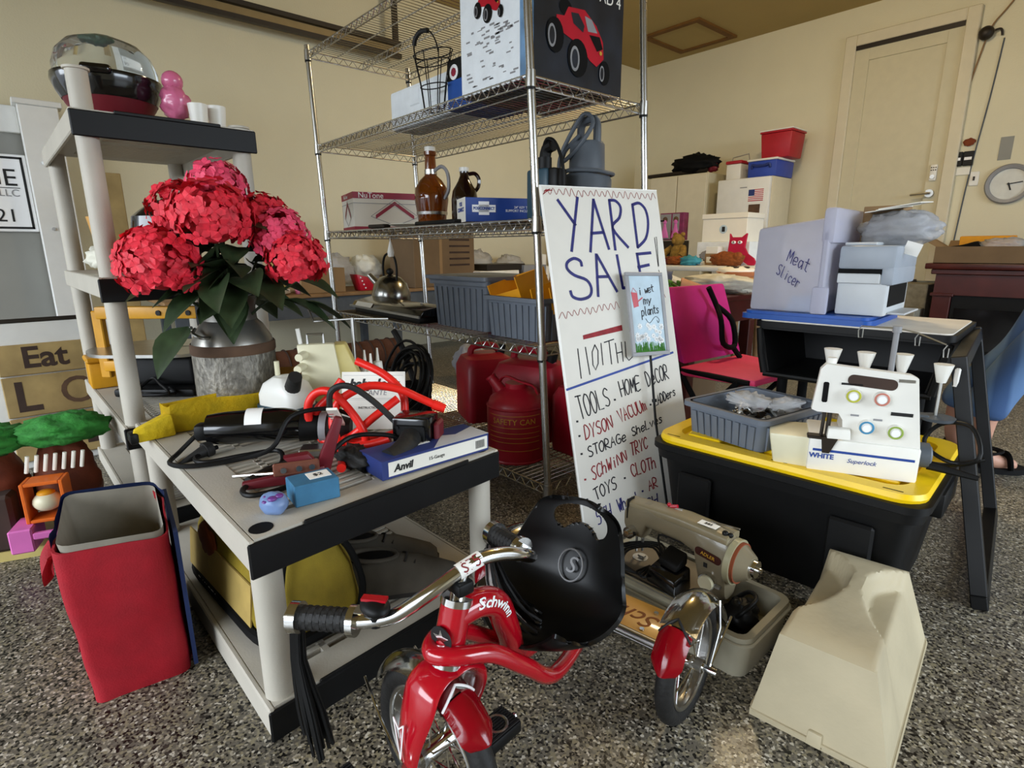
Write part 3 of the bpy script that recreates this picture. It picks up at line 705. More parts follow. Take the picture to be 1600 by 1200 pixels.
for i in range(46):
    a = rl.uniform(0, 2*pi); z = rl.uniform(.06, .24); q = rl.uniform(.01, .08)
    if i < 26: a = rl.uniform(-1.9, 1.5)      # fuller on the near side
    cx, cy = q*cos(a)+.02, q*sin(a)+.04*(1 if rl.random() < .5 else 0)
    link('leaf', lms[i % 3], 'leaf', t, (cx, cy, z), (rl.uniform(-.5, .5), rl.uniform(-.35, .55), a), 60)
for (c, a, tilt) in (((.06, .14, .08), .9, .35), ((.06, .20, .07), 1.3, .4), ((.09, .05, .14), .1, .2), ((.1, -.02, .12), -.3, .3), ((.04, -.12, .02), -.9, .5), ((.05, .16, .14), .6, .1), ((.02, -.10, .14), -1.2, 0), ((.03, .0, .28), .4, -.2)):
    link('leaf', lms[2], 'leaf', t, c, (0, tilt, a), 60)
# ---------------------------------------------------------------- yard sale sign
SO = Vector((-1.278, 1.247, 1.056)); SK = 1.035; SU = Vector((.2488, .9685, .0059)).normalized(); SV = Vector((.2521, -.0589, -.9659)).normalized()
SN = SU.cross(-SV).normalized()          # towards the camera
SV = -(SN.cross(SU))
SW, SHt = .447, 1.092
sm = Matrix.Identity(4)
for i in range(3): sm[i][0] = SU[i]; sm[i][1] = -SV[i]; sm[i][2] = SN[i]; sm[i][3] = SO[i]
sign = thing('yard_sale_sign', 'tall white hand lettered YARD SALE board leaning on the wire rack', 'sign'); sign.matrix_world = sm
b = B(); box(b, 0, SW, -SHt, 0, -.004, 0); part('board', b, 'board_white', sign, smooth=0)
b = B(); box(b, -.0065, 0, -SHt, 0, -.005, .0005); box(b, -.0065, SW+.001, 0, .003, -.005, .0004); part('board_edge', b, 'board_edge', sign, smooth=0)
def F(l): return [(x*SK, -y*SK) for x, y in l]
Y = [[(.05, .0404), (.1006, .1138)], [(.1205, .0312), (.0757, .1921)],
 [(.178, .0359), (.1429, .1949)], [(.178, .0359), (.2124, .1874)], [(.1544, .1393), (.2005, .1362)],
 [(.2373, .0363), (.2363, .1901)], [(.2373, .0363), (.2604, .0372), (.2771, .0569), (.2676, .0898), (.2365, .1227), (.287, .1831)],
 [(.3257, .0482), (.325, .1835)], [(.3257, .0482), (.3541, .0424), (.3764, .0651), (.3791, .109), (.3618, .1555), (.325, .1835)],
 [(.1047, .2369), (.1012, .2223), (.0796, .2147), (.0554, .2261), (.0525, .2451), (.0748, .2649), (.1152, .2807), (.1288, .3055), (.1193, .3294), (.0865, .3374), (.0594, .3288), (.0536, .3119)],
 [(.1621, .2039), (.1501, .3308)], [(.1646, .2064), (.2221, .3194)], [(.1574, .2724), (.1961, .2727)], [(.2397, .2077), (.2462, .3104)], [(.2462, .3104), (.2891, .3082)],
 [(.3186, .2038), (.323, .3035)], [(.3183, .2054), (.3738, .2021)], [(.3167, .2471), (.361, .2405)], [(.323, .3035), (.3677, .3001)]]
b = B()
for s in Y:
    s = F(s)
    if len(s) > 5: s = [tuple(p[:2]) for p in smooth_path([(x, y, 0) for x, y in s], 4)]
    ribbon(b, s, .0098)
FLAT.update(('lettering', 'ruled_line', 'squiggle', 'scribbled_bar', 'bullet'))
part('lettering', b, 'ink_blue', sign, (0, 0, .0008), smooth=0, label='large dark blue YARD SALE lettering')
def strokes(L, w, m):
    b = B()
    for q in L: ribbon(b, F(q), w)
    part('lettering', b, m, sign, (0, 0, .0008), smooth=0)
strokes([[(.3983, .2466), (.3983, .153), (.4067, .1505), (.4004, .2456)], [(.3983, .2586), (.3999, .2649)]], .0025, 'ink_black')
strokes([[(.0528, .4835), (.0519, .5712)], [(.0804, .4812), (.0839, .5633)], [(.1379, .4741), (.1353, .5397)], [(.1151, .477), (.1021, .4976), (.0991, .5359), (.1064, .5522), (.1187, .5331), (.1235, .4947), (.1151, .477)]], .0036, 'ink_black')
strokes([[(.1499, .4727), (.1869, .4659)], [(.1681, .4703), (.1673, .5405)], [(.1909, .4786), (.1916, .5395)], [(.2137, .4771), (.2116, .5366)], [(.1903, .5097), (.2114, .5067)], [(.2279, .4768), (.2247, .5239), (.234, .5358), (.2492, .5263), (.255, .4741)]], .0036, 'ink_black')
strokes([[(.3724, .4528), (.3963, .4494)], [(.384, .4511), (.3811, .5053)], [(.3915, .4984), (.3932, .5006)]], .0036, 'ink_black')
b = B()
WB = dict(TOOLS=[(.0189, .6211), (.1411, .6101), (.1464, .6623), (.0302, .6924)], HOME=[(.1806, .597), (.2663, .5869), (.2666, .6298), (.1867, .6453)], DeCOR=[(.2854, .5804), (.3825, .5616), (.3845, .6089), (.2927, .6244)],
 LADDers=[(.3087, .661), (.4027, .6376), (.4036, .6643), (.3113, .6902)], STORAGe=[(.0387, .7746), (.1875, .7491), (.1879, .7772), (.0416, .8064)], SheLves=[(.2072, .7437), (.337, .7141), (.336, .743), (.2087, .7693)],
 TOYS=[(.0398, .9016), (.1298, .8755), (.1305, .9144), (.0463, .9354)])
GL['v'] = [[(0, .62), (.45, 0), (.9, .62)]]
for p in ((.1621, .6494), (.019, .6951), (.2957, .6823), (.02, .7382), (.0196, .7912), (.0181, .9257), (.1617, .8899)): ribbon(b, F([(p[0]-.002, p[1]), (p[0]+.002, p[1])]), .006)
FLAT.add('bullet'); part('bullet', b, 'ink_black', sign, (0, 0, .0008), smooth=0)
for k, q in WB.items(): b = B(); hand(b, k, F(q), .0041); part('lettering', b, 'ink_black', sign, (0, 0, .0008), smooth=0)
b = B()
for k, q in {'5TH': [(.0395, .9663), (.0973, .9543), (.0992, .9931), (.0429, 1.0076)], 'Wheel': [(.1185, .9478), (.2029, .9373), (.2053, .966), (.1257, .988)], 'AND': [(.0657, 1.0292), (.1243, 1.018), (.1221, 1.0534), (.0699, 1.0656)], 'CH': [(.2259, .9703), (.278, .9611), (.2765, .9924), (.2284, .9992)]}.items():
    b = B(); hand(b, k, F(q), .0042); part('lettering', b, 'ink_blue', sign, (0, 0, .0008), smooth=0)
b = B()
hand(b, 'M', F([(.1565, 1.0003), (.1801, .9915), (.1799, 1.0363), (.1552, 1.039)]), .006)
ribbon(b, F([(.2199, .9423), (.2239, .9423)]), .006)
part('lettering', b, 'ink_blue', sign, (0, 0, .0008), smooth=0)
b = B()
for k, q in dict(DYSON=[(.0367, .7122), (.1413, .6948), (.1444, .7313), (.0382, .7529)], VACUUm=[(.1614, .6838), (.2762, .6597), (.2813, .6948), (.1712, .7214)], SChWiNN=[(.0436, .8348), (.1784, .8064), (.1804, .8375), (.0439, .8754)], TRYC=[(.195, .7896), (.265, .779), (.265, .8135), (.1957, .829)], CLOTh=[(.1845, .8551), (.288, .843), (.288, .879), (.189, .8924)], AR=[(.2417, .9167), (.2831, .9076), (.2852, .9396), (.2456, .946)]).items():
    b = B(); hand(b, k, F(q), .0041); part('lettering', b, 'ink_red', sign, (0, 0, .0008), smooth=0)
b = B()
ribbon(b, F([(.0187, .8671), (.0227, .8671)]), .006)
part('bullet', b, 'ink_red', sign, (0, 0, .0008), smooth=0); b = B()
b2 = [b.verts.new((x, y, 0)) for x, y in F([(.0769, .4449), (.2239, .4241), (.2242, .4416), (.0766, .4578)])]; b.faces.new(b2[::-1])
part('scribbled_bar', b, 'ink_red', sign, (0, 0, .0008), smooth=0)
b = B(); ribbon(b, F([(-.0028, .5986), (.4133, .5274)]), .007); part('ruled_line', b, 'ink_line', sign, (0, 0, .0009), smooth=0)
b = B()
def squig(p0, p1, n, amp):
    pts = []
    for i in range(n*2+1):
        f = i/(n*2); pts.append((SK*(p0[0]+(p1[0]-p0[0])*f)+rnd.uniform(-.002, .002), -SK*(p0[1]+(p1[1]-p0[1])*f)+(amp if i % 2 else -amp)*rnd.uniform(.6, 1.1), 0))
    ribbon(b, [tuple(p[:2]) for p in smooth_path(pts, 4)], .0016)
squig((.004, .0165), (.4243, .0185), 19, .012); squig((.004, .3821), (.2246, .3619), 10, .012); squig((.3704, .3441), (.4108, .3409), 3, .010)
ribbon(b, [(.004, -.024), (.03, -.008), (.006, -.016), (.036, -.012)], .003)
part('squiggle', b, 'ink_red', sign, (0, 0, .0008), smooth=0)
# garden flag plaque on a stake in front of the sign
fo = thing('garden_plaque', 'grey framed garden plaque with daisies and watering can on a stake', 'plaque'); fm = sm.copy()
off = SO + SU*.312 + SV*.414 + SN*.035
rollm = Matrix.Rotation(radians(-2), 4, 'Z')
fm.translation = off; fo.matrix_world = fm @ rollm
PW, PH = .149, .268
b = B()
for a in ((-PW/2, PW/2, PH/2-.012, PH/2), (-PW/2, PW/2, -PH/2, -PH/2+.012), (-PW/2, -PW/2+.012, -PH/2+.012, PH/2-.012), (PW/2-.012, PW/2, -PH/2+.012, PH/2-.012)): box(b, *a, -.005, .004, .001)
part('frame', b, 'grey_print', fo, smooth=0)
b = B(); box(b, -PW/2+.012, PW/2-.012, -PH/2+.012, PH/2-.012, -.004, 0); pn = part('picture', b, 'flag_sky', fo, smooth=0)
b = B()
for i in range(70):
    x = -PW/2+.015+i*(PW-.03)/70; ribbon(b, [(x, -PH/2+.012), (x+rnd.uniform(-.004, .004), -PH/2+rnd.uniform(.022, .045))], .0022)
FLAT.update(('grass_print', 'daisy_print', 'can_print')); part('grass_print', b, 'grass', pn, (0, 0, .0006), smooth=0)
b = B()
for i in range(22):
    cx, cy, r = rnd.uniform(-PW/2+.022, PW/2-.022), rnd.uniform(-PH/2+.04, -PH/2+.105), rnd.uniform(.006, .010)
    for k in range(8): a = k*pi/4; ribbon(b, [(cx, cy), (cx+r*cos(a), cy+r*sin(a))], .0035)
part('daisy_print', b, 'daisy', pn, (0, 0, .0012), smooth=0)
b = B()
q = [(-.058, .07), (-.034, .068), (-.032, .025), (-.052, .02)]; vs = [b.verts.new((x, y, 0)) for x, y in q]; b.faces.new(vs[::-1])
ribbon(b, [(-.034, .04), (-.015, .052)], .004); ribbon(b, [(-.055, .07), (-.048, .084), (-.036, .07)], .002)
part('can_print', b, 'rc_red', pn, (0, 0, .0008), smooth=0, label='printed red watering can')
b = B()
for wd, q in (('i wet', [(-.028, .085), (.035, .095), (.036, .072), (-.028, .060)]), ('my', [(-.012, .055), (.022, .058), (.022, .035), (-.012, .03)]), ('plants', [(-.024, .022), (.048, .028), (.048, .002), (-.024, -.008)])): b = B(); hand(b, wd, q, .0028, .01, .1); part('lettering', b, 'ink_black', pn, (0, 0, .001), smooth=0)
b = B()
tube_pts = [(-.01, -.015), (.005, -.03), (.03, -.01), (.045, -.02), (.04, -.03), (.036, -.022)]
ribbon(b, [tuple(p[:2]) for p in smooth_path([(x, y, 0) for x, y in tube_pts], 4)], .0015)
FLAT.add('flourish'); part('flourish', b, 'ink_black', pn, (0, 0, .001), smooth=0)
b = B(); tube(b, [(0, -PH/2, -.006), (-.004, -PH/2-.21, -.008), (-.006, -PH/2-.53, .012)], .004, 8); part('stake', b, 'black_plastic', fo)
b = B(); cyl(b, (-.004, -PH/2-.14, -.004), (-.004, -PH/2-.15, -.004), .008, n=10); part('collar', b, 'black_plastic', fo)
# ---------------------------------------------------------------- things on the wire rack
# second shelf from top: toy truck carton
RX, RYy = -1.352, 1.285
t = thing('toy_truck_carton', 'large glossy carton printed with a red off-road truck, on the upper shelf', 'box', (RX, RYy, Z2))
LX, LY, LZ = .36, .42, .385
b = B(); box(b, -LX, 0, 0, LY, 0, LZ, .002); part('carton', b, 'rc_dark', t, smooth=0)
b = B(); box(b, -LX+.001, -.06, -.0015, 0, .001, LZ-.001); part('side_print', b, 'foam', t, smooth=0, label='pale printed side with small truck and parts drawings')
b = B(); box(b, -.06, -.001, -.0015, 0, .001, LZ-.001); part('corner_print', b, 'rc_blue', t, smooth=0)
b = B()
for i in range(60):
    x, z = -LX+.03+rnd.random()*.25, .02+rnd.random()*.17; s = .01+rnd.random()*.02
    box(b, x, x+s, -.0025, -.0015, z, z+.0025+rnd.random()*.004, mtx=None)
part('parts_print', b, 'grey_print', t, smooth=0)['kind'] = 'stuff'
def truck_print(parent, org, U, V, s, sv):
    """flat print of a monster truck made of coloured patches; U across, V up, s scale"""
    def pt(x, y, k): return org + U*(x*s) + V*(y*sv) + U.cross(V)*(.0006*k)
    def poly(pl, m, nm, k):
        b = B(); vs = [b.verts.new(pt(x, y, k)) for x, y in pl]; b.faces.new(vs); part(nm, b, m, parent, smooth=0)
    def disc(cx, cy, r, sx, m, nm, k): poly([(cx+r*sx*cos(2*pi*i/20), cy+r*sin(2*pi*i/20)) for i in range(20)], m, nm, k)
    disc(-.28, .52, .11, .9, 'black_matte', 'spare_tyre_print', 1)
    poly([(-.42, .38), (-.30, .40), (-.24, .54), (.02, .58), (.22, .42), (.34, .22), (.36, -.02), (.24, -.16), (.12, -.10), (-.02, .06), (-.30, .16), (-.42, .22)], 'rc_red', 'body_print', 2)
    poly([(-.20, .48), (-.08, .50), (.02, .36), (.0, .26), (-.16, .34)], 'rc_dark', 'window_print', 3)
    poly([(.02, .50), (.14, .48), (.24, .32), (.08, .30)], 'grey_print', 'windscreen_print', 3)
    poly([(.10, .26), (.28, .28), (.34, .12), (.24, .06)], 'black_matte', 'bonnet_print', 3)
    for cx, cy, r, sx in ((-.44, .10, .24, .55), (-.08, -.12, .27, .60), (.38, -.22, .18, .5)):
        disc(cx, cy, r, sx, 'black_matte', 'wheel_print', 4); disc(cx-.05, cy-.02, r*.66, sx*.7, 'grey_print', 'rim_print', 5); disc(cx-.05, cy-.02, r*.5, sx*.6, 'rc_dark', 'rim_print', 6)
    disc(.30, .05, .03, .8, 'print_gold', 'lamp_print', 5)
truck_print(t, Vector((.0008, .215, .108)), Vector((0, 1, 0)), Vector((0, 0, 1)), .29, .205)
truck_print(t, Vector((-.20, -.0028, .235)), Vector((1, 0, 0)), Vector((0, 0, 1)), .14, .10)
text('OFF ROAD 4', .05, 'paper', t, (.0012, .26, .285), (pi/2, 0, pi/2), sx=1.0)
# foam packing box and fan box
t = thing('foam_packing', 'white moulded foam packing block beside the truck carton', 'packing', (-2.36, 1.375, Z2))
b = B(); box(b, 0, .46, 0, .16, 0, .155, .012, 2); part('block', b, 'foam', t)
b = B(); box(b, .16, .24, -.004, .02, .07, .145, .006); box(b, .30, .38, -.004, .02, .06, .075, .004); part('moulded_rib', b, 'foam', t)
t = thing('fan_carton', 'blue and black carton with round emblem behind the wire basket', 'box', (-1.80, 1.47, Z2))
b = B(); box(b, -.09, .09, -.12, .12, 0, .10, .001); part('carton', b, 'lid_blue', t, smooth=0)
b = B(); box(b, -.09, .09, -.12, .12, .10, .17, .001); part('carton_top', b, 'black_plastic', t, smooth=0)
b = B(); cyl(b, (-.045, -.1205, .125), (-.045, -.123, .125), .026, n=20); part('emblem_print', b, 'print_white', t)
b = B(); cyl(b, (-.045, -.123, .125), (-.045, -.1245, .125), .015, n=8); part('emblem_print', b, 'print_red', t)
t = thing('wire_basket', 'tall black wire basket with curved black handle on the rack', 'basket', (-1.93, 1.315, Z2), radians(10))
b = B()
for z, r in ((.004, .045), (.09, .058), (.17, .072), (.20, .085)): tube(b, [(r*1.1*cos(2*pi*i/20), r*.55*sin(2*pi*i/20), z) for i in range(20)], .0022, 5, closed=True)
part('ring', b, 'black_plastic', t)
b = B()
for i in range(8):
    a = 2*pi*i/8; tube(b, [(.045*1.1*cos(a), .045*.55*sin(a), .004), (.058*1.1*cos(a), .058*.55*sin(a), .09), (.085*1.1*cos(a), .085*.55*sin(a), .2)], .002, 5)
part('upright', b, 'black_plastic', t)
b = B(); tube(b, [(-.09, 0, .20), (-.10, 0, .235), (-.09, 0, .265), (-.055, 0, .285), (-.01, 0, .275), (.02, 0, .235), (.03, 0, .2)], .0028, 6, k=4); hd = part('handle_wire', b, 'black_plastic', t)
b = B(); tube(b, [(-.098, 0, .245), (-.09, 0, .268), (-.06, 0, .286), (-.02, 0, .281)], .0085, 8, k=4); part('grip', b, 'rubber', hd)
# third shelf
t = thing('white_red_carton', 'white carton with dark red bands and chevron print on the third shelf', 'box', (-2.585, 1.28, Z3), radians(76))
NL, ND = .40, .26
b = B(); box(b, 0, NL, 0, ND, 0, .175, .001); part('carton', b, 'board_white', t, smooth=0)
b = B(); box(b, -.0012, NL+.0012, -.0012, ND+.0012, .145, .1745); box(b, -.0012, NL+.0012, -.0012, ND+.0012, 0, .016); part('band_print', b, 'print_red', t, smooth=0)
text('NuTone', .036, 'print_white', t, (.085, -.002, .159), (pi/2, 0, 0));
text('NuTone', .026, 'print_white', t, (-.002, .16, .159), (pi/2, 0, -pi/2))
for (ox, nrm) in ((0, 0), (1, 1)):
    b = B()
    def q(x, z): return (x*.8, -.0016, z) if not nrm else (-.0016, .26-x*.52, z)
    for a, c in (((.13, .07), (.25, .135)), ((.25, .135), (.37, .07))):
        P0, P1 = a, c
        vs = [b.verts.new(q(*p)) for p in ((P0[0], P0[1]), (P1[0], P1[1]), (P1[0], P1[1]-.018), (P0[0], P0[1]-.018))]; b.faces.new(vs)
    part('chevron_print', b, 'print_red', t, smooth=0)
    b = B()
    for (x0, z0), (x1, z1) in (((.10, .065), (.25, .145)), ((.25, .145), (.40, .065)), ((.40, .065), (.25, .022)), ((.25, .022), (.10, .065)), ((.0, .125), (.5, .125))):
        vs = [b.verts.new(q(*p)) for p in ((x0, z0), (x1, z1), (x1, z1-.003), (x0, z0-.003))]; b.faces.new(vs)
    part('outline_print', b, 'grey_print', t, smooth=0)
t = thing('amber_growler', 'tall amber glass growler with white stopper and metal handle', 'bottle', (-2.19, 1.46, Z3))
b = B(); lathe(b, [(0, 0), (.058, 0), (.062, .01), (.064, .05), (.075, .12), (.072, .165), (.05, .20), (.026, .222), (.023, .30), (.027, .305), (.027, .32), (0, .32)], 32); part('bottle', b, 'amber_light', t)
b = B(); lathe(b, [(.066, .055), (.068, .056), (.069, .068), (.067, .069)], 32); lathe(b, [(.025, .225), (.028, .226), (.028, .245), (.025, .246)], 24); part('metal_band', b, 'steel', t)
b = B(); cyl(b, (0, 0, .318), (0, 0, .338), .024, n=20); part('stopper', b, 'white_plastic', t)
b = B(); tube(b, [(.02, .0, .235), (.055, .02, .255), (.085, .03, .225), (.09, .03, .16), (.07, .02, .12)], .008, 8, k=4); part('handle', b, 'grey_print', t)
t = thing('brown_jug', 'small dark brown glass jug with loop handle behind the blue box', 'bottle', (-2.0, 1.50, Z3), radians(60))
b = B(); lathe(b, [(0, 0), (.052, 0), (.056, .01), (.056, .11), (.05, .145), (.026, .185), (.018, .205), (.019, .225), (0, .225)], 28); part('bottle', b, 'amber_dark', t)
b = B(); cyl(b, (0, 0, .222), (0, 0, .238), .021, n=18); part('cap', b, 'white_plastic', t)
b = B(); tube(b, [(.018, 0, .212), (.045, 0, .215), (.062, 0, .195), (.06, 0, .165), (.046, 0, .145)], .008, 8, k=4); part('handle', b, 'amber_dark', t)
t = thing('blue_carton', 'long low blue carton with white printed end on the third shelf', 'box', (-1.73, 1.30, Z3), radians(67))
b = B(); box(b, 0, .36, 0, .13, .006, .092, .001); part('carton', b, 'print_blue', t, smooth=0)
b = B(); box(b, -.0015, .0, -.0005, .1305, .0055, .0925); part('end_print', b, 'paper', t, smooth=0)
b = B(); box(b, .025, .115, -.003, -.001, .040, .066); box(b, .05, .09, -.003, -.001, .030, .078); part('logo_print', b, 'print_white', t, smooth=0)
text('POSICONNECT', .014, 'print_blue', t, (.07, -.0034, .053), (pi/2, 0, 0), sx=.85, bold=.0006)
text('POSI\nCONNECT', .020, 'print_blue', t, (-.002, .065, .06), (pi/2, 0, -pi/2), bold=.0008)
text('24" KEY TILTING\nSUPPORT INCLINABLE POUR', .0125, 'print_white', t, (.235, -.0012, .052), (pi/2, 0, 0))
b = B(); lathe(b, [(0, 0), (.05, 0), (.10, .012), (.098, .015), (.05, .005), (0, .005)], 32); tag(part('white_plate', b, 'white_plastic', loc=(-2.21, 1.365, Z3)), 'topmost white plate lying in front of the growler', 'plate', 'white plates on the rack')
b = B(); box(b, -.14, .14, -.04, .04, 0, .018, .006, 2); tag(part('remote_control', b, 'black_plastic', loc=(-1.93, 1.33, Z3)), 'flat black device lying before the blue carton', 'device')
b = B(); box(b, -.06, .06, -.02, .02, 0, .015, .004); tag(part('hand_tool', b, 'dark_metal', loc=(-2.32, 1.265, Z3), rot=(0, 0, .1)), 'small dark tool lying in front of the white carton', 'tool')
b = B(); lathe(b, [(0, 0), (.012, .002), (.015, .02), (.006, .055), (.002, .07), (0, .09)], 14); tag(part('hanging_tag', b, 'tag_white', loc=(-2.205, 1.25, Z3-.125)), 'white pull tag hanging below the third shelf', 'tag')
# pumps on third shelf behind the sign
t = thing('sump_pump', 'grey cast sump pump with coiled cord above the sign', 'pump', (-1.435, 1.63, Z3))
b = B(); lathe(b, [(0, 0), (.085, 0), (.09, .02), (.09, .145), (.08, .165), (.065, .17), (.062, .265), (.055, .275), (0, .275)], 32); part('housing', b, 'motor_grey', t)
b = B(); tube(b, [(-.03, 0, .27), (-.03, 0, .33), (0, 0, .35), (.04, 0, .34), (.045, 0, .27)], .014, 10, k=4); part('handle', b, 'motor_grey', t)
b = B(); tube(b, [(-.02, -.02, .30), (-.06, -.05, .25), (-.05, -.07, .21), (.02, -.06, .26), (.05, -.03, .33), (0, -.03, .36), (-.07, -.06, .24), (-.08, -.055, .17), (0, -.09, .175), (.08, -.045, .17), (.092, .0, .165), (.06, .07, .165), (-.06, .07, .165), (-.09, 0, .15), (-.094, -.02, .10)], .0075, 8, k=5); part('power_cord', b, 'motor_grey', t)
t = thing('pond_pump', 'small black and blue pump with cord beside the rack post', 'pump', (-1.455, 1.445, Z3))
b = B(); box(b, -.05, .045, -.05, .05, 0, .17, .01, 2); part('housing', b, 'tool_blue', t)
b = B(); box(b, .03, .07, -.035, .03, .08, .17, .008, 2); cyl(b, (-.01, 0, .17), (-.01, 0, .21), .025, n=14); tube(b, [(-.01, 0, .20), (0, 0, .235), (.03, 0, .245)], .02, 10, k=3); part('elbow', b, 'black_plastic', t)
b = B(); tube(b, [(-.02, 0, .23), (.01, -.01, .265), (.05, -.01, .25), (.085, -.01, .18), (.09, -.01, .10), (.085, -.01, .02)], .006, 8, k=4); part('power_cord', b, 'black_plastic', t)
# fourth shelf
t = thing('kettle', 'brushed steel dome kettle with arched black wire handle', 'kettle', (-2.71, 1.525, Z4+.0))
t.scale = (1.22, 1.22, 1.15)
b = B(); lathe(b, [(0, .02), (.082, .02), (.086, .03), (.084, .07), (.07, .115), (.045, .142), (.02, .152), (0, .153)], 36); part('body', b, 'kettle_steel', t)
b = B(); lathe(b, [(0, 0), (.075, 0), (.080, .02), (0, .02)], 30); part('base_ring', b, 'black_plastic', t)
b = B(); sph(b, (0, 0, .168), .016); part('lid_knob', b, 'black_plastic', t)
b = B(); tube(b, [(-.055, 0, .13), (-.058, 0, .19), (-.04, 0, .235), (0, 0, .25), (.04, 0, .235), (.058, 0, .19), (.055, 0, .13)], .005, 8, k=5); part('handle', b, 'black_plastic', t)
b = B(); cyl(b, (-.06, -.02, .10), (-.115, -.04, .15), .018, .012, n=14); part('spout', b, 'steel', t)
t = thing('vacuum_sealer', 'long black and silver vacuum sealer lying on the fourth shelf', 'appliance', (-2.34, 1.315, Z4), radians(-3))
b = B(); box(b, -.33, .33, -.04, .09, 0, .03, .008, 2); part('base', b, 'black_plastic', t)
b = B(); hexa(b, [(-.35, -.05, .03), (.35, -.05, .03), (.35, .07, .03), (-.35, .07, .03), (-.35, -.03, .058), (.35, -.03, .058), (.35, .07, .075), (-.35, .07, .075)], .004); lid = part('lid', b, 'black_gloss', t)
b = B(); box(b, -.355, .355, -.056, -.050, .028, .038); part('chrome_edge', b, 'steel', lid)
b = B(); hexa(b, [(-.30, -.0515, .033), (-.12, -.0515, .033), (-.12, -.034, .055), (-.30, -.034, .055), (-.30, -.053, .034), (-.12, -.053, .034), (-.12, -.036, .057), (-.30, -.036, .057)]); part('label_print', b, 'paper', lid)
def ribbed_bin(name, label, loc, w, dp, h, m='bin_grey', rz=0, group=None, n=7):
    t = thing(name, label, 'bin', loc, rz, group)
    b = B(); th = .004; k = .94
    def r(zf, s): 
        q = k+(1-k)*zf; return [(x*q, y*q, h*zf) for x, y in rrect(w-s, dp-s, .02)]
    loft(b, [r(0, .0), r(1, .0), r(1, .012)], True, False)
    loft(b, [r(1, .012), [(x, y, .006) for x, y, z in r(0, .012)]], False, True)
    part('body', b, m, t)
    b = B()
    for i in range(n):
        x = -w/2+.03+(w-.06)*i/(n-1)
        for s in (-1, 1): hexa(b, [((x-.008)*k, s*dp/2*k-.004*(s > 0)-.004, .002), ((x+.008)*k, s*dp/2*k-.004, .002), ((x+.008)*k, s*dp/2*k+.004, .002), ((x-.008)*k, s*dp/2*k+.004, .002), (x-.008, s*dp/2-.004, h-.025), (x+.008, s*dp/2-.004, h-.025), (x+.008, s*dp/2+.005, h-.025), (x-.008, s*dp/2+.005, h-.025)])
    m2 = max(4, int(n*dp/w))
    for i in range(m2):
        y = -dp/2+.03+(dp-.06)*i/(m2-1)
        for s in (-1, 1): hexa(b, [(s*w/2*k-.004, (y-.008)*k, .002), (s*w/2*k+.004, (y-.008)*k, .002), (s*w/2*k+.004, (y+.008)*k, .002), (s*w/2*k-.004, (y+.008)*k, .002), (s*w/2-.004, y-.008, h-.025), (s*w/2+.005, y-.008, h-.025), (s*w/2+.005, y+.008, h-.025), (s*w/2-.004, y+.008, h-.025)])
    part('rib', b, m, t)
    b = B(); o = rrect(w+.026, dp+.026, .026); i_ = rrect(w-.010, dp-.010, .02)
    loft(b, [ring3(o, h-.014), ring3(o, h), ring3(i_, h), ring3(i_, h-.014), ring3(o, h-.014)], False, False)
    part('rim', b, m, t)
    return t
bn = ribbed_bin('ribbed_bin', 'tall grey ribbed bin with lid on the fourth shelf', (-1.815, 1.455, Z4), .36, .28, .185, n=9, group='grey ribbed bins')
b = B(); prism(b, rrect(.41, .33, .02), .192, .205); prism(b, rrect(.40, .30, .02), .186, .192); part('lid', b, 'bin_grey', bn)
bn2 = ribbed_bin('ribbed_bin', 'shorter grey ribbed bin holding yellow trays on the fourth shelf', (-1.465, 1.42, Z4), .285, .26, .145, n=8, group='grey ribbed bins')
for i, (x, y, rz, ry) in enumerate(((-1.525, 1.40, .1, -.25), (-1.365, 1.43, .05, -.1))):
    t = thing('yellow_tray', ['tilted yellow plastic tray left of the rack post', 'yellow plastic tray behind the rack post'][i], 'tray', (x, y, Z4+(.125 if i == 0 else .105)), rot=(0.2, ry, rz), group='yellow trays in the grey bin')
    b = B(); W2, D2, H2 = .14 if i == 0 else .09, .17, .09
    box(b, -W2/2, W2/2, -D2/2, D2/2, 0, .004); box(b, -W2/2, -W2/2+.004, -D2/2, D2/2, .004, H2); box(b, W2/2-.004, W2/2, -D2/2, D2/2, .004, H2); box(b, -W2/2+.004, W2/2-.004, D2/2-.004, D2/2, .004, H2); box(b, -W2/2+.004, W2/2-.004, -D2/2, -D2/2+.004, .004, H2*.55)
    part('tray', b, 'orange_bin', t, smooth=0)
b = B(); box(b, -.24, .24, -.06, .06, 0, .15, .02, 2); tag(part('black_case', b, 'black_plastic', loc=(-1.60, 1.72, Z4)), 'black plastic case behind the grey bins', 'case')
# bottom shelf: gas cans
t = thing('safety_can', 'round red metal safety can lettered SAFETY CAN in yellow', 'gas can', (-1.525, 1.365, Z5))
b = B(); lathe(b, [(0, 0), (.108, 0), (.112, .006), (.112, .205), (.100, .235), (.06, .262), (.042, .272), (.042, .29), (0, .29)], 40); part('body', b, 'can_red', t)
b = B(); lathe(b, [(.113, .003), (.115, .008), (.113, .013)], 40); lathe(b, [(.112, .203), (.1145, .208), (.111, .214)], 40); part('seam', b, 'can_red', t)
b = B(); tube(b, [(-.07, -.02, .245), (-.06, -.03, .29), (-.02, -.03, .315), (.03, -.01, .30), (.07, .02, .285), (.085, .03, .255)], .009, 8, k=4, flat=.5); part('handle', b, 'can_red', t)
b = B(); cyl(b, (-.055, -.03, .255), (-.085, -.05, .30), .024, .018, n=16); cyl(b, (-.085, -.05, .30), (-.09, -.053, .308), .021, n=16); part('spout', b, 'can_red', t)
dirc = math.atan2(-1.365, 1.525)
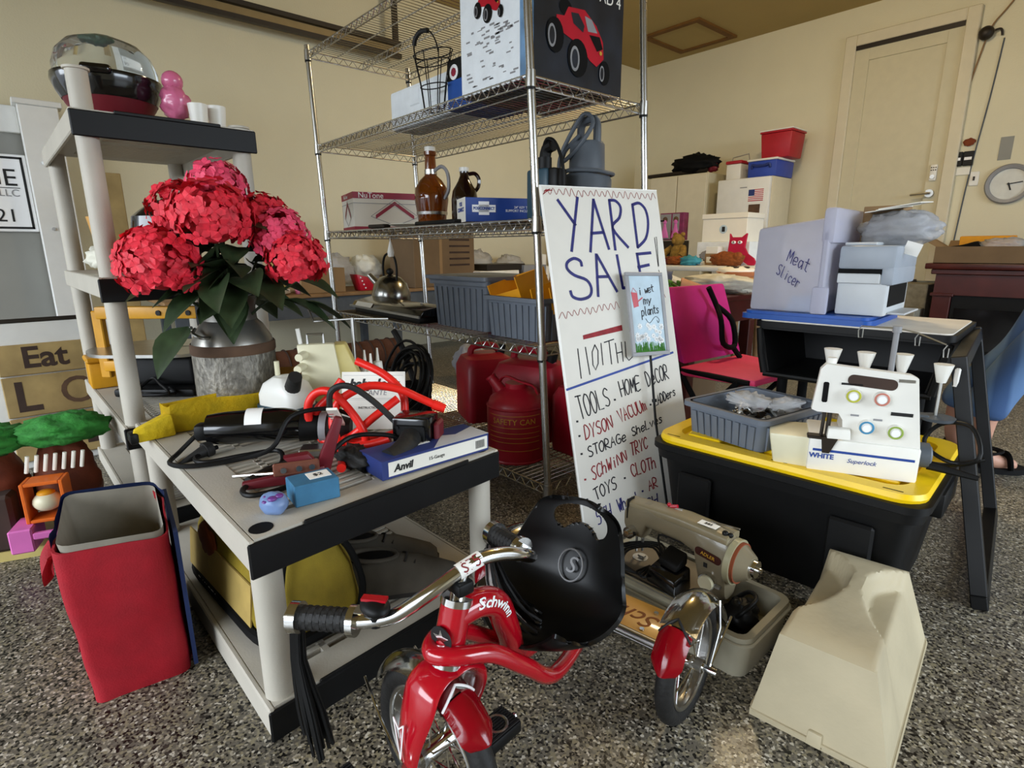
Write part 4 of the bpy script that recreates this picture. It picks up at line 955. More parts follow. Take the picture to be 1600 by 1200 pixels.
def on_cyl(par, s, size, m, ang, z, R, sx=1):
    cu = bpy.data.curves.new('text', 'FONT'); cu.body = s; cu.size = size; cu.align_x = 'CENTER'; cu.align_y = 'CENTER'; cu.resolution_u = 2
    to = bpy.data.objects.new('text', cu); me = bpy.data.meshes.new_from_object(to); bpy.data.objects.remove(to); bpy.data.curves.remove(cu)
    for v in me.vertices:
        a = ang+v.co.x*sx/R; zz = z+v.co.y; v.co = (R*cos(a), R*sin(a), zz)
    me.name = 'lettering'; return link('lettering', me, m, par, smooth=0)
on_cyl(t, 'SAFETY CAN', .030, 'print_gold', dirc-.1, .165, .1128, 1.0)
b = B()
for z in (.187, .142, .122, .104, .086, .055):
    prev = None
    for i in range(17):
        a = dirc-1.05+1.9*i/16; c = [b.verts.new((.1126*cos(a), .1126*sin(a), z+e)) for e in (0, .0018)]
        if prev: b.faces.new((prev[0], c[0], c[1], prev[1]))
        prev = c
part('border_print', b, 'print_gold', t, smooth=0)
def jerry(label, loc, rz, w, d, h):
    t = thing('gas_can', label, 'gas can', loc, rz, 'red plastic gas cans')
    b = B(); loft(b, [ring3(rrect(w*.96, d*.96, .03), 0), ring3(rrect(w, d, .04), .015), ring3(rrect(w, d, .04), h*.72), ring3(rrect(w*.86, d*.8, .04), h*.85), ring3(rrect(w*.55, d*.5, .03), h*.9)]); part('body', b, 'can_red', t)
    b = B(); tube(b, [(-w*.3, 0, h*.84), (-w*.25, 0, h*.98), (.02, 0, h), (w*.3, 0, h*.92), (w*.34, 0, h*.82)], .016, 8, k=4); part('handle', b, 'can_red', t)
    b = B(); cyl(b, (w*.28, 0, h*.8), (w*.34, 0, h*1.0), .022, n=14); part('cap', b, 'black_plastic', t)
jerry('large red plastic gas can behind the round safety can', (-1.70, 1.61, Z5), .3, .30, .22, .36)
jerry('red plastic gas can furthest left on the bottom shelf', (-2.03, 1.62, Z5), 1.2, .24, .24, .34)
jerry('red plastic gas can between safety can and right rear post', (-1.40, 1.62, Z5), 1.5, .22, .2, .30)
# cable coil on black stand and a foil wrapped bundle
t = thing('cable_reel', 'black vacuum hose stand hung with a tangled black cable coil', 'cable', (-1.88, 1.14, 0))
b = B(); lathe(b, [(0, 0), (.10, 0), (.10, .03), (.07, .06), (.065, .30), (.05, .36), (0, .37)], 24); part('canister', b, 'black_matte', t)
b = B(); rc = random.Random(5)
for k in range(11):
    c = Vector((.05+rc.uniform(-.03, .03), -.06+rc.uniform(-.02, .02), .36+rc.uniform(-.03, .05))); rr = rc.uniform(.07, .13); tl = rc.uniform(-.5, .5); pts = []
    for i in range(14):
        a = 2*pi*i/14; pts.append((c.x+rr*cos(a), c.y+rr*.3*sin(a+tl), c.z+rr*.95*sin(a)+rc.uniform(-.006, .006)))
    tube(b, pts, .0055, 6, k=2, closed=True)
part('cable_coil', b, 'black_plastic', t)
b = B(); tube(b, [(0, .0, .36), (-.05, -.02, .50), (-.09, -.03, .56)], .012, 8, k=3); tube(b, [(.10, -.05, .30), (.13, -.04, .1), (.12, -.03, .03), (.16, -.06, .012)], .01, 8, k=4); part('hose', b, 'rubber', t)
b = B(); blob(b, (0, 0, .10), .15, (1.2, .7, .8), .3, 10, seed=9); tag(part('foil_bundle', b, mat('foil', '#b9bac4', .3, .6, bump=.8, bscale=40), loc=(-2.95, 2.25, .02)), 'crumpled silver bundle behind the rack beneath the bench edge', 'bundle')
# ---------------------------------------------------------------- tools on the low grey shelf
ZT = .4008
t = thing('tow_strap', 'folded yellow webbing tow strap at the back of the low shelf', 'strap', TP(.70, .11, ZT))
b = B()
pth = [(-.02, -.055, .0), (-.015, .10, .0), (-.03, .24, 0), (-.06, .25, 0), (-.065, .10, 0), (-.07, -.05, 0), (-.045, -.07, 0), (-.02, -.055, 0)]
sp = smooth_path(pth, 5)
for zz in (0,):
    P = sp; L = []; 
    for i, p in enumerate(P): L.append([b.verts.new((p.x, p.y, .002)), b.verts.new((p.x+.003*sin(i), p.y, .078+.004*sin(i*.7))) ])
    for a, c in zip(L, L[1:]): b.faces.new((a[0], c[0], c[1], a[1]))
bmesh.ops.solidify(b, geom=list(b.faces), thickness=.012); part('webbing', b, 'yellow_cloth', t)
b = B(); box(b, -.06, -.02, -.05, .23, .0, .072, .006, 2); part('webbing_fold', b, 'yellow_cloth', t)
b = B(); hexa(b, [(-.03, -.145, 0), (.01, -.15, 0), (.0, -.05, 0), (-.05, -.06, 0), (-.03, -.14, .03), (.01, -.145, .035), (.0, -.055, .06), (-.05, -.065, .055)], .006); part('loop_end', b, 'yellow_cloth', t)
b = B(); box(b, -.03, .016, -.155, -.135, .0, .028, .006, 2); part('loop_guard', b, 'black_plastic', t)
t = thing('angle_polisher', 'black power polisher lying on the low shelf', 'power tool', TP(.43, .21, ZT), radians(60))
b = B(); tube(b, [(-.14, 0, .055), (-.10, 0, .055), (-.03, 0, .057), (.03, 0, .055), (.075, 0, .05)], [.035, .040, .040, .042, .034], 14, k=3); part('motor_housing', b, 'black_gloss', t)
b = B(); G = []
for i in range(9): a = radians(20+100*i/8); G.append([b.verts.new((x, -.0428*cos(a), .0565+.0428*sin(a))) for x in (-.05, -.012)])
for a, c in zip(G, G[1:]): b.faces.new((a[0], a[1], c[1], c[0]))
part('label_band', b, 'tag_white', t)
b = B(); cyl(b, (.07, 0, .05), (.12, 0, .045), .040, .034, n=20); part('gear_head', b, 'black_plastic', t)
b = B(); cyl(b, (.118, -.005, .046), (.135, -.007, .045), .038, n=24); part('collar_ring', b, 'grey_print', t)
b = B(); cyl(b, (.135, -.007, .045), (.19, -.014, .042), .036, .022, n=20); part('nose_cone', b, 'rubber', t)
b = B(); box(b, -.17, -.13, -.02, .02, .03, .07, .01, 2); part('switch_grip', b, 'black_plastic', t)
b = B(); tube(b, [(-.16, .0, .05), (-.20, -.03, .012), (-.20, -.09, .008), (-.15, -.12, .008), (-.06, -.10, .008), (.02, -.10, .03), (.06, -.06, .09), (.14, -.04, .10), (.2, -.03, .075)], .0055, 8, k=5); part('power_cord', b, 'black_plastic', t)
t = thing('cable_plug', 'black pointed plug end of a cable hanging over the shelf edge', 'plug', TP(.49, .085, ZT), radians(-30))
b = B(); cyl(b, (0, 0, .014), (.012, -.012, .012), .018, .020, n=14); cyl(b, (.01, -.01, .013), (.055, -.055, -.002), .015, .004, n=12); part('plug_body', b, 'rubber', t)
t = thing('extension_cable', 'black cable looping across the front of the low shelf', 'cable', TP(0, 0, ZT))
def tl(x, y, z): return tuple(TP(x, y, ZT+z)-TP(0, 0, ZT))
b = B(); tube(b, [tl(.50, .10, .01), tl(.47, .045, .008), tl(.42, .05, .008), tl(.40, .13, .008), tl(.37, .20, .008), tl(.28, .17, .008), tl(.235, .10, .008), tl(.20, .06, .008), tl(.16, .07, .008), tl(.155, .15, .008), tl(.17, .22, .03), tl(.19, .30, .06), tl(.14, .37, .06), tl(.12, .42, .03)], .0055, 8, k=6); part('cord', b, 'black_plastic', t)
b = B(); tube(b, [tl(.28, .30, .09), tl(.27, .30, .15), tl(.24, .33, .165), tl(.20, .37, .13), tl(.15, .41, .07), tl(.12, .43, .03)], .0075, 8, k=6); part('cord', b, 'rubber', t)
# white jug with blue base
t = thing('white_jug', 'white plastic jug with dark blue base behind the polisher', 'jug', TP(.63, .335, ZT), radians(20))
b = B(); loft(b, [ring3(rrect(.15, .10, .03), .045), ring3(rrect(.15, .10, .03), .075), ring3(rrect(.12, .09, .03), .105), ring3(rrect(.06, .06, .025), .125)]); part('body', b, 'white_plastic', t)
b = B(); loft(b, [ring3(rrect(.16, .11, .03), 0), ring3(rrect(.16, .11, .03), .045)]); part('base_tank', b, 'tool_blue', t)
b = B(); cyl(b, (-.03, 0, .12), (-.03, 0, .165), .007, n=10); part('spout', b, 'cream_plastic', t)
b = B(); cyl(b, (.05, -.02, .10), (.09, -.04, .14), .022, .018, n=14); part('pump_head', b, 'rubber', t)
# red hose coil
HO = TP(.30, .36, ZT); Hs = Vector((.66, .75, 0)); Ht = Vector((.75, -.66, 0))
t = thing('red_hose', 'coil of thick bright red hose standing up on the low shelf', 'hose', HO)
def hp(px, py, d): return Hs*((px-520)*.00152) + Ht*d + Vector((0, 0, .012+max(0, (705-py))*.00152))
def strand(nm, L):
    b = B(); tube(b, [hp(*q) for q in L], .0100, 12, k=6); part(nm, b, 'hose_red', t)
strand('hose_loop', [(660, 650, -.01), (635, 638, -.01), (600, 620, .0), (560, 613, .01), (530, 622, .02), (507, 640, .03), (500, 670, .04), (512, 702, .06), (528, 705, .11), (540, 705, .19)])
strand('hose_end', [(526, 582, -.06), (570, 602, -.05), (600, 630, -.04), (606, 660, -.03), (600, 692, -.02), (560, 704, .0), (520, 705, .02)])
strand('hose_loop', [(458, 668, .02), (460, 640, .02), (475, 622, .02), (500, 620, .03), (525, 645, .035), (545, 675, .04), (550, 700, .04), (535, 705, .05)])
strand('hose_loop', [(508, 608, -.02), (490, 632, -.01), (468, 655, .0), (462, 685, .0), (477, 704, .01), (520, 705, .05), (560, 700, .06), (592, 690, .06)])
strand('hose_loop', [(598, 638, -.01), (560, 665, .02), (530, 690, .03), (505, 704, .0), (480, 705, -.02)])
b = B(); cyl(b, hp(655, 648, -.01), hp(674, 656, -.01), .013, .0115, n=14); part('hose_tip', b, 'hose_red', t)
# black connector in the hose and a striped ruler
b = B(); box(b, -.09, .09, -.012, .012, -.003, .003, mtx=TR((0, 0, 0), (0, radians(-38), radians(-35)))); t = part('ruler', b, 'paper', loc=TP(.30, .33, ZT+.062)); tag(t, 'white printed ruler tilted inside the red hose coil', 'ruler')
b = B()
for i in range(10): box(b, -.08+i*.016, -.077+i*.016, -.0125, .0, -.0034, .0034, mtx=TR((0, 0, 0), (0, radians(-38), radians(-35))))
part('ruler_print', b, 'rc_red', t, smooth=0)
# black motor with handle
t = thing('heat_gun', 'black boxy motor with ribbed round handle beside the booklet', 'power tool', TP(.12, .43, ZT), radians(40))
b = B(); box(b, -.045, .045, -.02, .055, .02, .095, .006, 2); part('motor_box', b, 'black_gloss', t)
b = B(); box(b, -.035, .035, -.024, -.02, .035, .08, .003); 
for sx in (-.03, .03):
    for sz in (.04, .075): cyl(b, (sx, -.02, sz), (sx, -.028, sz), .004, n=8)
part('face_plate', b, 'black_plastic', t)
b = B(); tube(b, [(0, -.02, .05), (0, -.05, .042), (-.01, -.085, .032), (-.02, -.105, .026)], [.026, .025, .024, .027], 14, k=3); part('handle', b, 'rubber', t)
b = B(); box(b, .045, .06, .0, .05, .03, .08, .005); part('side_cover', b, 'dark_red', t)
b = B(); cyl(b, (.055, .02, .03), (.085, .0, .015), .012, n=10); part('lever', b, 'grey_print', t)
# navy box
t = thing('nail_carton', 'flat navy blue carton with white printed side at the shelf corner', 'box', TP(.035, .395, ZT), math.atan2(TE2[1], TE2[0]) - radians(6))
b = B(); box(b, -.10, .185, 0, .10, 0, .042, .001); part('carton', b, 'navy_box', t, smooth=0)
b = B(); box(b, -.085, .18, -.0012, 0, .006, .037); part('side_print', b, 'paper', t, smooth=0)
text('Anvil', .022, 'print_black', t, (-.05, -.0018, .021), (pi/2, 0, 0), shear=.2, bold=.0008); text('15-Gauge', .011, 'print_black', t, (.035, -.0018, .021), (pi/2, 0, 0))
b = B()
for i in range(9): box(b, .145+i*.003, .1462+i*.003, -.002, -.001, .012, .031)
part('barcode_print', b, 'print_black', t, smooth=0)
b = B(); prism(b, [(.03, .0), (.185, .0), (.185, .07), (.12, .045), (.09, .06)], .042, .0425); part('top_print', b, mat('pale_grey_print', '#b7b8bc', .5), t, smooth=0)
b = B(); box(b, .01, .045, .04, .07, .0424, .0432, mtx=TR()); k = part('price_sticker', b, 'tag_white', t, smooth=0); text('$5', .016, 'print_black', k, (.027, .055, .0437), (0, 0, 0))
# small blue box, painted stone, red clamp
t = thing('small_blue_box', 'small light blue box with a white price sticker', 'box', TP(.085, .15, ZT), math.atan2(TE2[1], TE2[0]) - radians(12))
b = B(); box(b, -.035, .05, -.032, .032, 0, .042, .002); part('carton', b, 'blue_box', t, smooth=0)
b = B(); box(b, .0, .042, -.012, .022, .042, .0428, mtx=TR()); k = part('price_sticker', b, 'tag_white', t, smooth=0); text('$2', .018, 'print_black', k, (.02, .005, .0432), (0, 0, 0))
b = B(); blob(b, (0, 0, .02), .027, (1.05, .85, .8), .12, 4, seed=8); t = tag(part('painted_stone', b, 'paint_stone', loc=TP(.072, .075, ZT), rot=(0, 0, .4)), 'small painted blue stone with purple marks at the shelf corner', 'stone')
b = B()
for x, y, z, r in ((.012, -.012, .036, .009), (.0, -.018, .030, .006), (.016, .0, .038, .008), (-.006, -.012, .036, .004)): sph(b, (x, y, z), r, (1, 1, .5), 10, 6)
part('painted_spot', b, 'purple', t)
t = thing('red_staple_gun', 'dark red metal clamp tool lying beside the blue box', 'tool', TP(.19, .165, ZT), radians(70))
b = B(); hexa(b, [(-.10, -.02, 0), (.06, -.02, 0), (.06, .0, 0), (-.10, -.005, 0), (-.10, -.02, .016), (.06, -.02, .03), (.06, .0, .03), (-.10, -.005, .016)], .003); hexa(b, [(.03, -.015, .0), (.07, -.015, .0), (.07, .015, 0), (.03, .015, 0), (-.02, -.012, .055), (.03, -.012, .058), (.03, .012, .058), (-.02, .012, .055)], .003); hexa(b, [(.04, -.012, .02), (.07, -.012, .01), (.07, .012, .01), (.04, .012, .02), (.09, -.01, .13), (.105, -.01, .125), (.105, .01, .125), (.09, .01, .13)], .003); part('clamp_body', b, 'dark_red', t)
b = B(); box(b, -.04, .05, -.028, -.02, .022, .05, .003); part('side_plate', b, mat('copper_brown', '#7a4a3a', .45, .3), t)
b = B()
for x in (-.02, .01, .035): cyl(b, (x, -.033, .036), (x, -.026, .036), .006, n=10)
cyl(b, (-.02, 0, .02), (-.12, .04, .012), .004, n=8); part('rivet', b, 'steel', t)
b = B(); tube(b, [(-.09, .01, .006), (-.04, .06, .010), (.02, .075, .012)], .011, 8, k=4); part('grip', b, 'rubber', t)
b = B(); box(b, -.04, .03, -.03, .02, 0, .02, .004); tag(part('steel_latch', b, 'steel', loc=TP(.30, .27, ZT), rot=(0, 0, 1.0)), 'small steel latch beside the black polisher', 'latch')
b = B(); blob(b, (0, 0, .02), .05, (1.2, .7, .45), .4, 8, seed=3); tag(part('black_fitting', b, 'rubber', loc=TP(.17, .30, ZT)), 'small black fitting under the red hose', 'fitting')
# cream overlock machine and its booklet
t = thing('cream_overlocker', 'yellowed cream overlock sewing machine at the back of the low shelf', 'sewing machine', TP(.64, .505, ZT), radians(62))
b = B(); box(b, -.10, .16, -.07, .08, 0, .055, .008, 2); part('base', b, 'yellowed_plastic', t)
b = B(); hexa(b, [(-.09, -.075, .055), (.02, -.075, .055), (.02, -.035, .055), (-.09, -.035, .055), (-.105, -.06, .205), (.0, -.06, .205), (.0, -.03, .205), (-.105, -.03, .205)], .006); fr = part('front_panel', b, 'cream_plastic', t)
b = B(); hexa(b, [(-.02, -.07, .055), (.085, -.055, .055), (.085, .03, .055), (-.02, .03, .055), (-.005, -.055, .20), (.03, -.045, .20), (.03, .02, .20), (-.005, .02, .20)], .006); part('side_panel', b, 'yellowed_plastic', t)
b = B()
for i in range(4): cyl(b, (-.085-.006*(i % 2), -.06, .175-.034*i), (-.095-.006*(i % 2), -.105, .175-.034*i), .013, .011, n=14)
part('tension_knob', b, 'cream_plastic', t)
b = B(); box(b, -.07, .13, .0, .14, .058, .066, .003); part('spool_tray', b, 'cream_plastic', t)
for x, y in ((.04, -.03), (.10, .0), (.08, .07), (.12, .10)):
    b = B(); lathe(b, [(0, .066), (.022, .066), (.018, .072), (.014, .115), (.006, .118), (.003, .16), (0, .16)], 14, TR((x, y, 0))); part('spool_pin', b, 'white_plastic', t)
b = B(); cyl(b, (.05, .06, .06), (.05, .06, .265), .006, n=10); tube(b, [(-.06, .02, .262), (.05, .06, .262), (.16, .09, .255)], .003, 6); tube(b, [(-.06, .02, .262), (-.07, .01, .30)], .003, 6); part('thread_mast', b, 'steel', t)
b = B(); tube(b, [(-.075, -.045, .205), (-.075, -.045, .232), (-.03, -.045, .232), (-.03, -.045, .205)], .004, 8); part('carry_handle', b, 'steel', t)
b = B(); cyl(b, (-.095, -.04, .205), (-.10, -.04, .25), .006, n=10); part('foot_lever', b, 'white_plastic', t)
b = B()
for i in range(3): box(b, .161, .1615, -.05, .06, .018+i*.010, .0215+i*.010)
part('vent_slot', b, 'black_matte', t)
t = thing('instruction_booklet', 'cream instruction booklet propped up behind the red hose', 'booklet', TP(.36, .46, ZT), radians(53), rot=(radians(-14), 0, radians(49)))
b = B(); box(b, -.085, .085, -.002, .002, 0, .155); part('cover', b, 'paper', t, smooth=0)
text('baby lock', .034, 'print_black', t, (.0, -.0024, .122), (pi/2, 0, 0), shear=.25, bold=.0016); text('ELANTE', .020, 'grey_print', t, (.0, -.0024, .098), (pi/2, 0, 0), shear=.2); text('INSTRUCTION BOOK', .0085, 'print_black', t, (.0, -.0024, .058), (pi/2, 0, 0))
b = B(); box(b, -.08, .08, -.0026, -.002, .083, .0836); box(b, -.08, .08, -.0026, -.002, .079, .0794); box(b, -.08, .08, -.0026, -.002, .145, .1456); part('rule_print', b, 'grey_print', t, smooth=0)
b = B(); box(b, -.07, .07, -.003, .003, 0, .11); tag(part('wood_plaque', b, 'wood_gold', loc=TP(.80, .43, ZT), rot=(radians(-12), 0, radians(60)), smooth=0), 'small golden wooden plaque behind the milk can', 'plaque')
# ---------------------------------------------------------------- lower tier
ZT = .0668
t = thing('tool_bag', 'olive yellow canvas tool bag with black piping on the lower tier', 'bag', TP(.37, .155, ZT), math.atan2(-.028, -.9992) + radians(3))
t.scale = (1, .82, 1)
b = B()
def bagr(s, z, sh): return [(x*s[0]+sh, y*s[1], z) for x, y in rrect(1, 1, .22, 6)]
loft(b, [bagr((.50, .26), 0, 0), bagr((.52, .28), .05, 0), bagr((.50, .25), .13, 0), bagr((.44, .18), .20, 0), bagr((.34, .08), .235, 0)]); part('body', b, 'tool_bag', t)
b = B(); tube(b, [(x*.525, y*.285, .018) for x, y in rrect(1, 1, .22, 6)], .014, 8, closed=True); part('base_piping', b, 'black_matte', t)
b = B(); tube(b, [(-.262, -.10, .03), (-.262, -.11, .10), (-.235, -.08, .19), (-.18, 0, .24), (-.235, .08, .19), (-.262, .11, .10), (-.262, .10, .03)], .009, 8, k=5); part('end_piping', b, 'black_matte', t)
b = B(); hexa(b, [(-.16, .141, .03), (.22, .141, .03), (.22, .145, .03), (-.16, .145, .03), (-.16, .128, .125), (.22, .128, .125), (.22, .132, .125), (-.16, .132, .125)]); sp_ = part('side_pocket', b, 'tan_cloth', t)
b = B(); blob(b, (.10, .128, .13), .045, (1.2, .25, 1), .2, 5, seed=2); part('mesh_patch', b, 'brown_stain', sp_)
text('DAKOTA', .03, 'print_white', t, (.08, .1525, .018), (pi/2, 0, pi))
b = B(); tube(b, [(-.12, .07, .21), (-.12, .12, .26), (0, .14, .262), (.12, .12, .26), (.12, .07, .21)], .009, 8, k=5); part('strap', b, 'black_matte', t)
def shoe(label, loc, rz, m='shoe'):
    t = thing('shoe', label, 'shoe', loc, rz, 'pair of brown shoes')
    def sec(x, w, h, z0=.012): return [(x, w*cos(a), z0+h*max(0, sin(a))) for a in [pi*i/10 for i in range(11)]] + [(x, -w*.9, z0), (x, w*.9, z0)]
    b = B(); loft(b, [sec(-.125, .022, .06), sec(-.11, .033, .085), sec(-.06, .037, .085), sec(0, .038, .085), sec(.05, .042, .075), (sec(.10, .045, .052)), sec(.135, .036, .036), sec(.15, .016, .022)]); part('upper', b, m, t, smooth=60)
    b = B(); prism(b, [(-.128, 0), (-.115, .03), (-.05, .035), (.05, .040), (.11, .047), (.148, .028), (.156, 0), (.148, -.028), (.11, -.047), (.05, -.040), (-.05, -.035), (-.115, -.03)], 0, .016); part('sole', b, 'shoe_dark', t)
    b = B(); sph(b, (-.062, 0, .0965), .034, (1.5, .80, .22), 18, 10); part('opening', b, 'black_matte', t)
    b = B(); tube(b, [(-.058+.055*cos(2*pi*i/18), .029*sin(2*pi*i/18), .101+.006*cos(2*pi*i/18+pi)) for i in range(18)], .0055, 8, closed=True); part('collar', b, m, t)
    b = B()
    for i in range(4): tube(b, [(.012+.022*i, -.022, .086-.008*i), (.02+.022*i, 0, .096-.010*i), (.012+.022*i, .022, .086-.008*i)], .0025, 6, k=2)
    part('lace', b, 'shoe_dark', t)
shoe('brown shoe on the lower tier, the one behind, nearer the wall', TP(.245, .385, ZT), radians(66)); shoe('brown shoe on the lower tier, the nearer one', TP(.13, .375, ZT), radians(64))
# ---------------------------------------------------------------- red tricycle (parts in world-aligned offsets from the rear axle centre)
TB = Vector((-.672, .81, 0))
trike = thing('tricycle', 'red and chrome childs tricycle with black bucket seat and streamers', 'tricycle', TB)
def k_(x, y, z): return Vector((x, y, z)) - TB
HD = Vector((.156, -.988, 0)).normalized(); LF = Vector((.988, .156, 0)).normalized(); UP = Vector((0, 0, 1))
def wheel(C, w, ax, R, tr, nsp, name):
    def ringpts(r, off, n=40): return [C + (w*cos(2*pi*i/n)+UP*sin(2*pi*i/n))*r + ax*off for i in range(n)]
    b = B(); tube(b, ringpts(R-tr, 0), tr, 12, closed=True); wh = part('tyre', b, 'rubber', trike)
    b = B()
    for o in (-tr*.62, tr*.62): tube(b, ringpts(R-tr*1.95, o), tr*.22, 8, closed=True)
    n = 40; L = []
    for i in range(n):
        d = w*cos(2*pi*i/n)+UP*sin(2*pi*i/n); L.append([b.verts.new(C+d*(R-tr*2.05)+ax*o) for o in (-tr*.62, tr*.62)])
    for i in range(n): a, c = L[i], L[(i+1) % n]; b.faces.new((a[0], a[1], c[1], c[0]))
    part('rim', b, 'steel', wh)
    b = B()
    for i in range(nsp):
        a = 2*pi*i/nsp; s = 1 if i % 2 else -1
        tube(b, [C+ax*(tr*s*.8)+(w*cos(a+.3*s)+UP*sin(a+.3*s))*R*.1, C+(w*cos(a)+UP*sin(a))*(R-tr*2)], .0016, 5)
    part('spoke', b, 'chrome', wh)
    b = B(); cyl(b, C-ax*.03, C+ax*.03, R*.11, n=16); cyl(b, C-ax*.055, C+ax*.055, R*.06, n=12); part('hub', b, 'chrome', wh)
    return wh
def fender(C, w, ax, R, a0, a1, hw, m, name, tip=False, drop=.010, par=None):
    b = B(); n, kx = 22, 8; G = []
    for i in range(n+1):
        f = i/n; a = a0+(a1-a0)*f
        d = w*cos(a)+UP*sin(a); q = hw
        if tip: q = hw*min(1, .45+.55*math.sqrt(max(0, min(1, f*4))))
        G.append([b.verts.new(C+d*(R-drop*(t*t)*1.9)+ax*(q*t)) for t in [-1+2*j/kx for j in range(kx+1)]])
    for r0, r1 in zip(G, G[1:]):
        for j in range(kx): b.faces.new((r0[j], r0[j+1], r1[j+1], r1[j]))
    bmesh.ops.solidify(b, geom=list(b.faces), thickness=.002)
    return part(name, b, m, par or trike, smooth=60)
# rear wheels and fenders
AX = Vector((-.672, .81, .118)) - TB
for s in (1, -1):
    C = AX + LF*(.212*s); wh = wheel(C, HD, LF, .118, .0165, 12, 'rear')
    fender(C, HD, LF, .134, radians(58), radians(168), .034, 'chrome', 'fender')
    fender(C, HD, LF, .1345, radians(20), radians(57), .029, 'red_paint', 'fender_tip', True)
    b = B(); tube(b, [C+LF*.04*s, C+LF*.045*s+(HD*cos(radians(110))+UP*sin(radians(110)))*.08, C+LF*.034*s+(HD*cos(radians(112))+UP*sin(radians(112)))*.125], .0025, 6); tube(b, [C+LF*.04*s, C+LF*.04*s+(HD*cos(radians(155)))*.12+UP*.05], .0025, 6); part('fender_stay', b, 'chrome', trike)
    b = B()
    for aa in (58,):
        for t in range(-6, 7):
            pass
    n = 14; pts = [C + (HD*cos(radians(58+10*(abs(i-n/2)/(n/2)-.5)*-1.2))+UP*sin(radians(58+10*(abs(i-n/2)/(n/2)-.5)*-1.2)))*(.1352-.019*((i-n/2)/(n/2))**2) + LF*(.029*(i-n/2)/(n/2)) for i in range(n+1)]
    tube(b, pts, .0022, 6); part('pinstripe', b, 'print_black', trike)
b = B(); cyl(b, AX-LF*.21, AX+LF*.21, .009, n=12); part('rear_axle', b, 'steel', trike)
# step board
b = B(); c = AX + HD*(-.065) + UP*(-.012); q = [c+LF*sx*.165+HD*sy*.055 for sx, sy in ((-1, -1), (1, -1), (1, 1), (-1, 1))]
hexa(b, [p-UP*.006 for p in q]+[p+UP*.006 for p in q], .001); bd = part('step_board', b, 'wood_gold', trike)
b = B(); q2 = [c+LF*sx*.170+HD*sy*.060 for sx, sy in ((-1, -1), (1, -1), (1, 1), (-1, 1))]; tube(b, [p-UP*.001 for p in q2], .0055, 8, closed=True); part('board_trim', b, 'steel', bd)
b = B()
for sx, sy in ((-.8, -.6), (-.8, .6), (.62, -.6), (.62, .6), (0, .6)): p = c+LF*.165*sx+HD*.055*sy; cyl(b, p+UP*.005, p+UP*.009, .005, n=12)
part('board_screw', b, 'chrome', bd)
text('Schwinn', .062, 'brown_print', bd, tuple(c+LF*.02+UP*.0066), (0, 0, math.atan2(-LF.y, -LF.x)+0), shear=.35)
# frame
hb, ht = k_(-.585, .388, .300), k_(-.590, .410, .375)
b = B(); cyl(b, hb, ht, .023, n=20); fr = part('head_tube', b, 'red_paint', trike)
b = B(); hv = (ht-hb).normalized(); cyl(b, ht, ht+hv*.010, .024, n=20); cyl(b, hb-hv*.010, hb, .024, n=20); part('headset_ring', b, 'chrome', fr)
b = B(); ec = (hb+ht)/2 + Vector((-.1, -.99, 0)).normalized()*.0235
rot = Vector((.25, -.97, .05)).normalized().to_track_quat('Z', 'Y').to_matrix().to_4x4()
ec = (hb+ht)/2 + Vector((.25, -.97, .0)).normalized()*.0232
cyl(b, ec, ec+Vector((.25, -.97, 0)).normalized()*.0012, .019, n=24); em = part('head_badge', b, 'print_black', fr)
b = B()
for i in range(5):
    a = 2*pi*i/5+pi/2; a2 = a+pi/5; ex = Vector((.97, .25, 0)); e0 = ec+Vector((.25, -.97, 0)).normalized()*.0016
    vs = [e0, e0+ex*.006*cos(a-pi/5)+UP*.006*sin(a-pi/5), e0+ex*.015*cos(a)+UP*.015*sin(a), e0+ex*.006*cos(a2)+UP*.006*sin(a2)]; b.faces.new([b.verts.new(v) for v in vs])
part('badge_star', b, 'chrome', em, smooth=0)
b = B(); UPTH = [k_(-.588, .406, .358), k_(-.585, .445, .362), k_(-.588, .483, .340), k_(-.600, .515, .275), k_(-.622, .56, .195), k_(-.655, .68, .16), k_(-.668, .78, .13)]; tube(b, UPTH, [.022, .022, .022, .021, .018, .015, .014], 14, k=5); ut = part('upper_tube', b, 'red_paint', trike)
b = B(); tube(b, [k_(-.655, .66, .17), k_(-.645, .54, .215), k_(-.630, .45, .285), k_(-.616, .392, .313), k_(-.588, .364, .317), k_(-.560, .386, .317), k_(-.547, .44, .300), k_(-.542, .50, .248), k_(-.552, .57, .185), k_(-.60, .68, .15), k_(-.655, .78, .13)], .0135, 12, k=5); part('lower_tube', b, 'red_paint', trike)
def text3(s, size, m, par, O, U, V, **kw):
    N = U.cross(V); mw = Matrix.Identity(4)
    for i in range(3): mw[i][0] = U[i]; mw[i][1] = V[i]; mw[i][2] = N[i]; mw[i][3] = O[i]
    o = text(s, size, m, par, (0, 0, 0), (0, 0, 0), **kw); o.matrix_local = mw; return o
cu = bpy.data.curves.new('text', 'FONT'); cu.body = 'Schwinn'; cu.size = .021; cu.shear = .35; cu.offset = .0004; cu.align_y = 'CENTER'; cu.resolution_u = 2
to = bpy.data.objects.new('text', cu); me = bpy.data.meshes.new_from_object(to); bpy.data.objects.remove(to); bpy.data.curves.remove(cu)
SPm = smooth_path(UPTH, 12); acc = [0]
for a, c in zip(SPm, SPm[1:]): acc.append(acc[-1]+(c-a).length)
def at_len(q):
    i = max(0, min(len(acc)-2, next((k for k in range(len(acc)-1) if acc[k+1] >= q), len(acc)-2))); f = (q-acc[i])/(acc[i+1]-acc[i]); return SPm[i].lerp(SPm[i+1], f), (SPm[min(len(SPm)-1, i+2)]-SPm[max(0, i-1)]).normalized()
